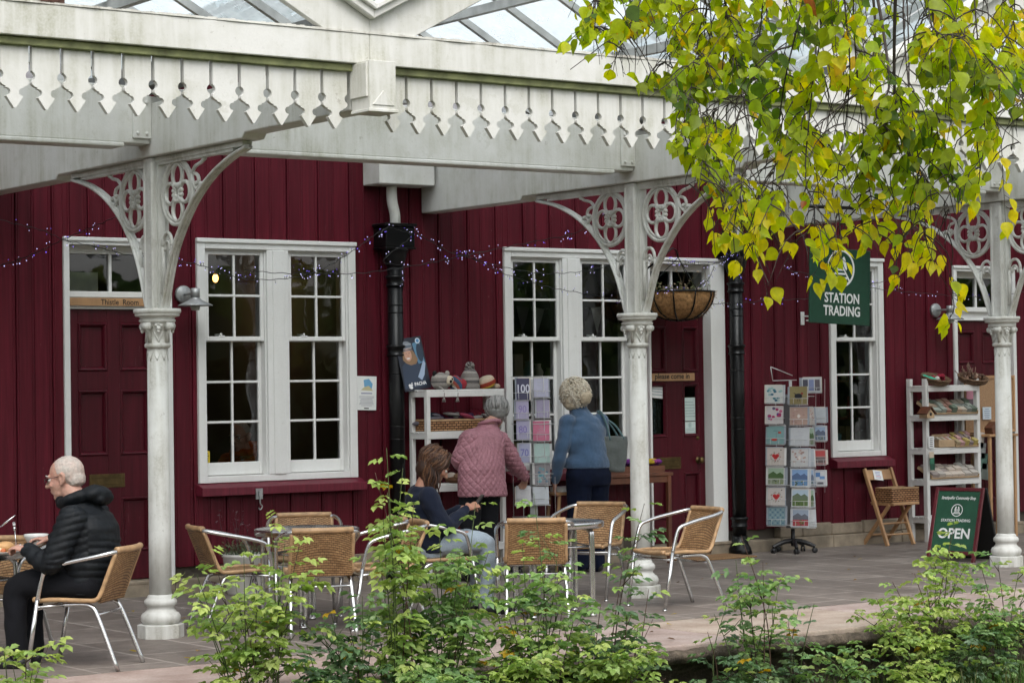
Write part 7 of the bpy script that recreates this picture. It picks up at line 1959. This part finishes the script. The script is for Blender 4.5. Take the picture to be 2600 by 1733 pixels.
# ------------------------------------------------------------------ overhanging tree
tree = thing('tree', 'autumn tree whose yellow green leafy branches hang over the upper right of the photo', 'tree', (.9, -8.6, ground_z(.9, -8.6)))
TO = Vector(tree.location)
def tloc(p): return Vector(p)-TO
tk = MB(); tk.tube(spline([(0, 0, -.1), (.03, .02, 1.2), (-.02, -.03, 2.6), (.06, .0, 4.2), (0, .1, 6.5)], 6), [.19]*4+[.17]*6+[.14]*8+[.11]*7, 16); tk.build('trunk', M['bark'], tree)
KP = lambda x, y, D: tloc(at(x*KD, y*KD, D=D))
bo = MB()
b_end = [tloc((.9, -8.6, 3.4)), KP(2500, -330, 8.3), KP(2150, -260, 7.9), KP(1800, -230, 7.5), KP(1480, -190, 7.2), KP(1330, -120, 7.1)]
bp = spline(b_end, 8); bo.tube(bp, [.06-.052*i/(len(bp)-1) for i in range(len(bp))], 10); bo.build('bough', M['bark'], tree)
LIMBS = [[(2000, -250), (2010, 60), (1990, 180), (1900, 270), (1830, 330), (1800, 385)], [(2020, -250), (2030, 80), (2042, 200), (2012, 260), (2060, 330), (2090, 420), (2110, 520)],
    [(2145, -260), (2140, 60), (2220, 82), (2280, 150)], [(2160, -260), (2145, 50), (2200, 130), (2240, 190), (2290, 280), (2345, 330)], [(2300, -290), (2310, 60), (2345, 200), (2360, 300)],
    [(1880, -240), (1882, 100), (1850, 250), (1800, 400), (1745, 520)], [(1760, -230), (1742, 100), (1700, 250), (1640, 380), (1578, 425)], [(1650, -220), (1632, 80), (1560, 170), (1490, 225)],
    [(1500, -200), (1455, 40), (1375, 110), (1310, 160)], [(1420, -180), (1360, 30), (1308, 95)], [(1950, -245), (1952, 150), (1940, 300), (1922, 420), (1930, 540), (1905, 610)],
    [(1830, -235), (1800, 200), (1780, 380), (1765, 470), (1732, 555), (1765, 650)], [(2060, -255), (2060, 280), (2120, 400), (2180, 480), (2170, 560)], [(1700, -225), (1692, 150), (1722, 300), (1700, 450), (1665, 530)],
    [(2090, -255), (2090, 330), (2095, 480), (2112, 560), (2125, 590)], [(2110, -255), (2120, 450), (2132, 570), (2190, 690), (2178, 735)], [(1850, -238), (1802, 120), (1702, 220), (1605, 262)],
    [(2210, -270), (2185, 100), (2152, 250), (2170, 380), (2235, 435)], [(1590, -210), (1562, 60), (1522, 150)], [(1660, -222), (1650, 250), (1622, 330), (1605, 430)], [(1740, -230), (1722, 420), (1692, 480), (1655, 545)],
    [(1860, -240), (1850, 380), (1870, 480), (1850, 560), (1880, 600)], [(2255, -285), (2250, 150), (2262, 300), (2250, 400)], [(1560, -205), (1480, 20), (1400, 60), (1340, 60)], [(1980, -248), (1985, 330), (2000, 450), (2020, 545)], [(2330, -300), (2330, 30), (2300, 130), (2340, 250)], [(1620, -215), (1600, 120), (1580, 240), (1560, 320)]]
POLY = [(1310, -400), (1290, 60), (1300, 165), (1380, 150), (1410, 215), (1500, 225), (1560, 265), (1545, 330), (1535, 420), (1600, 470), (1635, 590), (1690, 610), (1760, 700), (1800, 600), (1840, 590), (1850, 640), (1895, 645), (1960, 600), (2000, 590), (2060, 650), (2170, 620), (2150, 770), (2215, 770), (2200, 540), (2220, 470), (2270, 430), (2300, 330), (2360, 310), (2600, 330), (2600, -400)]
def inside(x, y):
    c = False; j = len(POLY)-1
    for i in range(len(POLY)):
        (xi, yi), (xj, yj) = POLY[i], POLY[j]
        if (yi > y) != (yj > y) and x < (xj-xi)*(y-yi)/(yj-yi)+xi: c = not c
        j = i
    return c
def to_px(p):
    d = Vector(p)+TO-CAM_POS; w = d.dot(AX_F); return (1300+FPX*d.dot(AX_R)/w)/KD, (866.5-FPX*d.dot(AX_U)/w)/KD
tw = MB(); lv = MB(); rnd = random.Random(77); D_ = [0]
HALF = [(0.0, 0.0), (.03, .17), (.12, .36), (.24, .46), (.38, .485), (.52, .43), (.65, .31), (.77, .18), (.88, .08), (1.0, 0.0)]
def tree_leaf(p, d, nr, L, col):
    d = d.normalized(); s = d.cross(nr)
    if s.length < .05: s = d.orthogonal()
    s.normalize(); nn = s.cross(d).normalized(); cur = rnd.uniform(-.08, .28); fold = rnd.uniform(.05, .62); Wd = L*rnd.uniform(.66, .84); tw_ = rnd.uniform(-.2, .2)
    vs = []; ctr = []
    for t, w in HALF: ctr.append(p+d*L*t-nn*L*cur*t*t)
    n = len(HALF)
    vs = list(ctr)
    for sg in (1, -1):
        for (t, w), c in list(zip(HALF, ctr))[1:-1]:
            ww = w*(1+rnd.uniform(-.06, .06)); vs.append(c+s*sg*Wd*ww+nn*(Wd*ww*fold+sg*Wd*ww*tw_*t))
    R0 = n; L0 = n+n-2; fs = []
    for i in range(n-1):
        a = [i, i+1]
        r = ([R0+i] if i+1 < n-1 else [])+([R0+i-1] if i > 0 else [])
        l = ([L0+i] if i+1 < n-1 else [])+([L0+i-1] if i > 0 else [])
        fs.append(tuple(a+r)); fs.append(tuple([i+1, i]+l[::-1]))
    lv.add(vs, fs, True, col)
LC = [(.50, .52, .015), (.42, .50, .018), (.34, .42, .022), (.27, .33, .025), (.19, .25, .022), (.09, .155, .025), (.60, .52, .018), (.30, .42, .018), (.40, .48, .015)]
LC_S = sorted(LC, key=lambda q: -q[0])
def leafy(pts, n, size=1.0):
    for k in range(n):
        f = (k+rnd.random())/n*(len(pts)-1.001); i = int(f); p = pts[i].lerp(pts[i+1], f-i)
        a = rnd.uniform(0, 6.28); o = Vector((cos(a), sin(a), rnd.uniform(-.6, .2))).normalized(); pet = p+o*rnd.uniform(.012, .03)+Vector((0, 0, -.012))
        x, y = to_px(pet+Vector((0, 0, -.04)))
        if not inside(x, y): continue
        if 1990 < x < 2110 and y < 70 and rnd.random() < .75: continue
        if rnd.random() < max(0, min(.66, (y-360)/240)): continue
        if mnoise.noise((x*.0085, y*.0085, 4.2)) < -.24 or mnoise.noise((x*.02, y*.02, D_[0]*2.0)) < -.34: continue
        tw.tube([p, pet], .0011, 3)
        d = Vector((o.x*.55, o.y*.55, -1+rnd.uniform(-.1, .75))); nr = Vector((rnd.gauss(0, 1), rnd.gauss(-.55, .9), rnd.gauss(.45, .8))).normalized()
        tone = mnoise.noise((x*.006, y*.006, 9.1))+rnd.gauss(0, .28)-(.12 if 1700 < x < 2050 and y < 330 else -.08)  # leaves darker in the dense upper middle, shade put into their colour
        c = LC_S[max(0, min(8, int(4.7-tone*7)))]; kf = rnd.uniform(.8, 1.2)
        if y > 480 and rnd.random() < .75: c = rnd.choice([LC[0], LC[6], LC[1], (.66, .58, .016)])
        if rnd.random() < .02: c = (.62, .40, .02)
        if rnd.random() < .004: c = (.30, .09, .012)
        tree_leaf(pet, d, nr, rnd.choice([.034, .039, .044, .049, .053, .058, .066])*rnd.uniform(.85, 1.12)*size, tuple(q*kf for q in c))
for li, L in enumerate(LIMBS):
    D0 = rnd.uniform(6.9, 8.7); D_[0] = li*.13; pts = spline([KP(x+(rnd.uniform(-45, 45) if k == 0 else 0), y, D0+.25*sin(li+k*.9)) for k, (x, y) in enumerate([L[0], (L[0][0]*.6+L[1][0]*.4+rnd.uniform(-40, 40), L[0][1]*.6+L[1][1]*.4)]+L[1:])], 8); n = len(pts)
    tw.tube(pts, [max(.0014, (.008 if li in (0, 1, 3, 12) else .0042)*(1-i/(n-1))**1.2) for i in range(n)], 6)
    leafy(pts[n//4:], 30)
    for k in range(27):
        i = int(n*(.18+.8*rnd.random())); i = min(i, n-2); p = pts[i]; a = rnd.uniform(0, 6.28); d = Vector((cos(a)*.9, sin(a)*.9, rnd.uniform(-.5, .3))).normalized(); q = [p]; Ls = rnd.uniform(.10, .30)
        for m_ in range(5): d = (d+Vector((rnd.gauss(0, .2), rnd.gauss(0, .2), -.42))).normalized(); q.append(q[-1]+d*Ls/5)
        if not inside(*to_px(q[-1])): continue
        tw.tube(q, [.0026, .0023, .002, .0017, .0013, .0008], 4)
        leafy(q, 7)
STR = [[(1700, 430), (1735, 560), (1765, 685)], [(1650, 450), (1648, 560)], [(1790, 430), (1800, 560)], [(1900, 500), (1890, 590), (1862, 640)], [(1925, 480), (1932, 580), (1915, 625)], [(2120, 500), (2085, 590), (2062, 640)], [(2110, 500), (2150, 605)], [(2190, 640), (2182, 745)], [(1745, 540), (1700, 600)], [(1995, 480), (2000, 560)], [(2240, 380), (2225, 470)], [(2300, 330), (2310, 520)]]
for si, L in enumerate(STR):
    D0 = rnd.uniform(7.3, 8.4); pts = spline([KP(x, y, D0) for x, y in L], 7); tw.tube(pts, [.0022-.0014*i/(len(pts)-1) for i in range(len(pts))], 4)
    for k in range(9):
        f = (k+rnd.random())/9*(len(pts)-1.01); i = int(f); p = pts[i].lerp(pts[i+1], f-i); a = rnd.uniform(0, 6.28); q = p+Vector((cos(a)*.03, sin(a)*.02, -.015)); tw.tube([p, q], .001, 3)
        tree_leaf(q, Vector((cos(a)*.4, sin(a)*.4, -1)), Vector((rnd.gauss(0, .7), -1, rnd.gauss(.2, .5))).normalized(), rnd.uniform(.042, .066), rnd.choice([(.66, .60, .016), (.58, .56, .018), (.72, .58, .02), (.46, .50, .018)]))
tw.build('twigs', M['twig'], tree); lv.build('leaves', M['birch_leaf'], tree)

# leaves blown on to the paving
mb = MB(); rnd = random.Random(63)
for i in range(90):
    X, Y = rnd.uniform(-1.6, 9), rnd.uniform(-2.4, 1.8); a = rnd.uniform(0, 6.28); p = Vector((X, Y, .006)); leaflet(mb, p, Vector((cos(a), sin(a), .05)), Vector((rnd.gauss(0, .2), rnd.gauss(0, .2), 1)), rnd.uniform(.025, .055), rnd.uniform(.02, .035), rnd.choice([(.2, .12, .05), (.4, .3, .05), (.12, .07, .04), (.3, .2, .08)]), .2, -.1)
tag(mb.build('fallen_leaves', M['rose_leaf']), kind='stuff')

# unseen wood behind the camera, added and shaped for the window reflections
mb = MB(); rnd = random.Random(91)
for i in range(3300):
    X = rnd.uniform(-45, 45); Yw = -24-rnd.random()*7; top = 3.9+1.8*mnoise.noise((X*.12, 0, 1))+1.6*mnoise.noise((X*.5, 3, 1)); z = -.6+(top+.6)*rnd.random()**.8; c = Vector((X, Yw, z)); e1 = Vector((rnd.gauss(0, 1), rnd.gauss(0, 1), rnd.gauss(0, 1))).normalized(); e2 = e1.orthogonal().normalized(); s = rnd.uniform(.5, 1.1)
    mb.add([c-e1*s, c+e2*s*.7, c+e1*s, c-e2*s*.7], [(0, 1, 2, 3)], False, rnd.choice([(.07, .11, .04), (.1, .13, .05), (.05, .08, .03), (.13, .14, .05)]))
w_ = mb.build('unseen_woodland', M['rose_leaf']); tag(w_, kind='stuff')
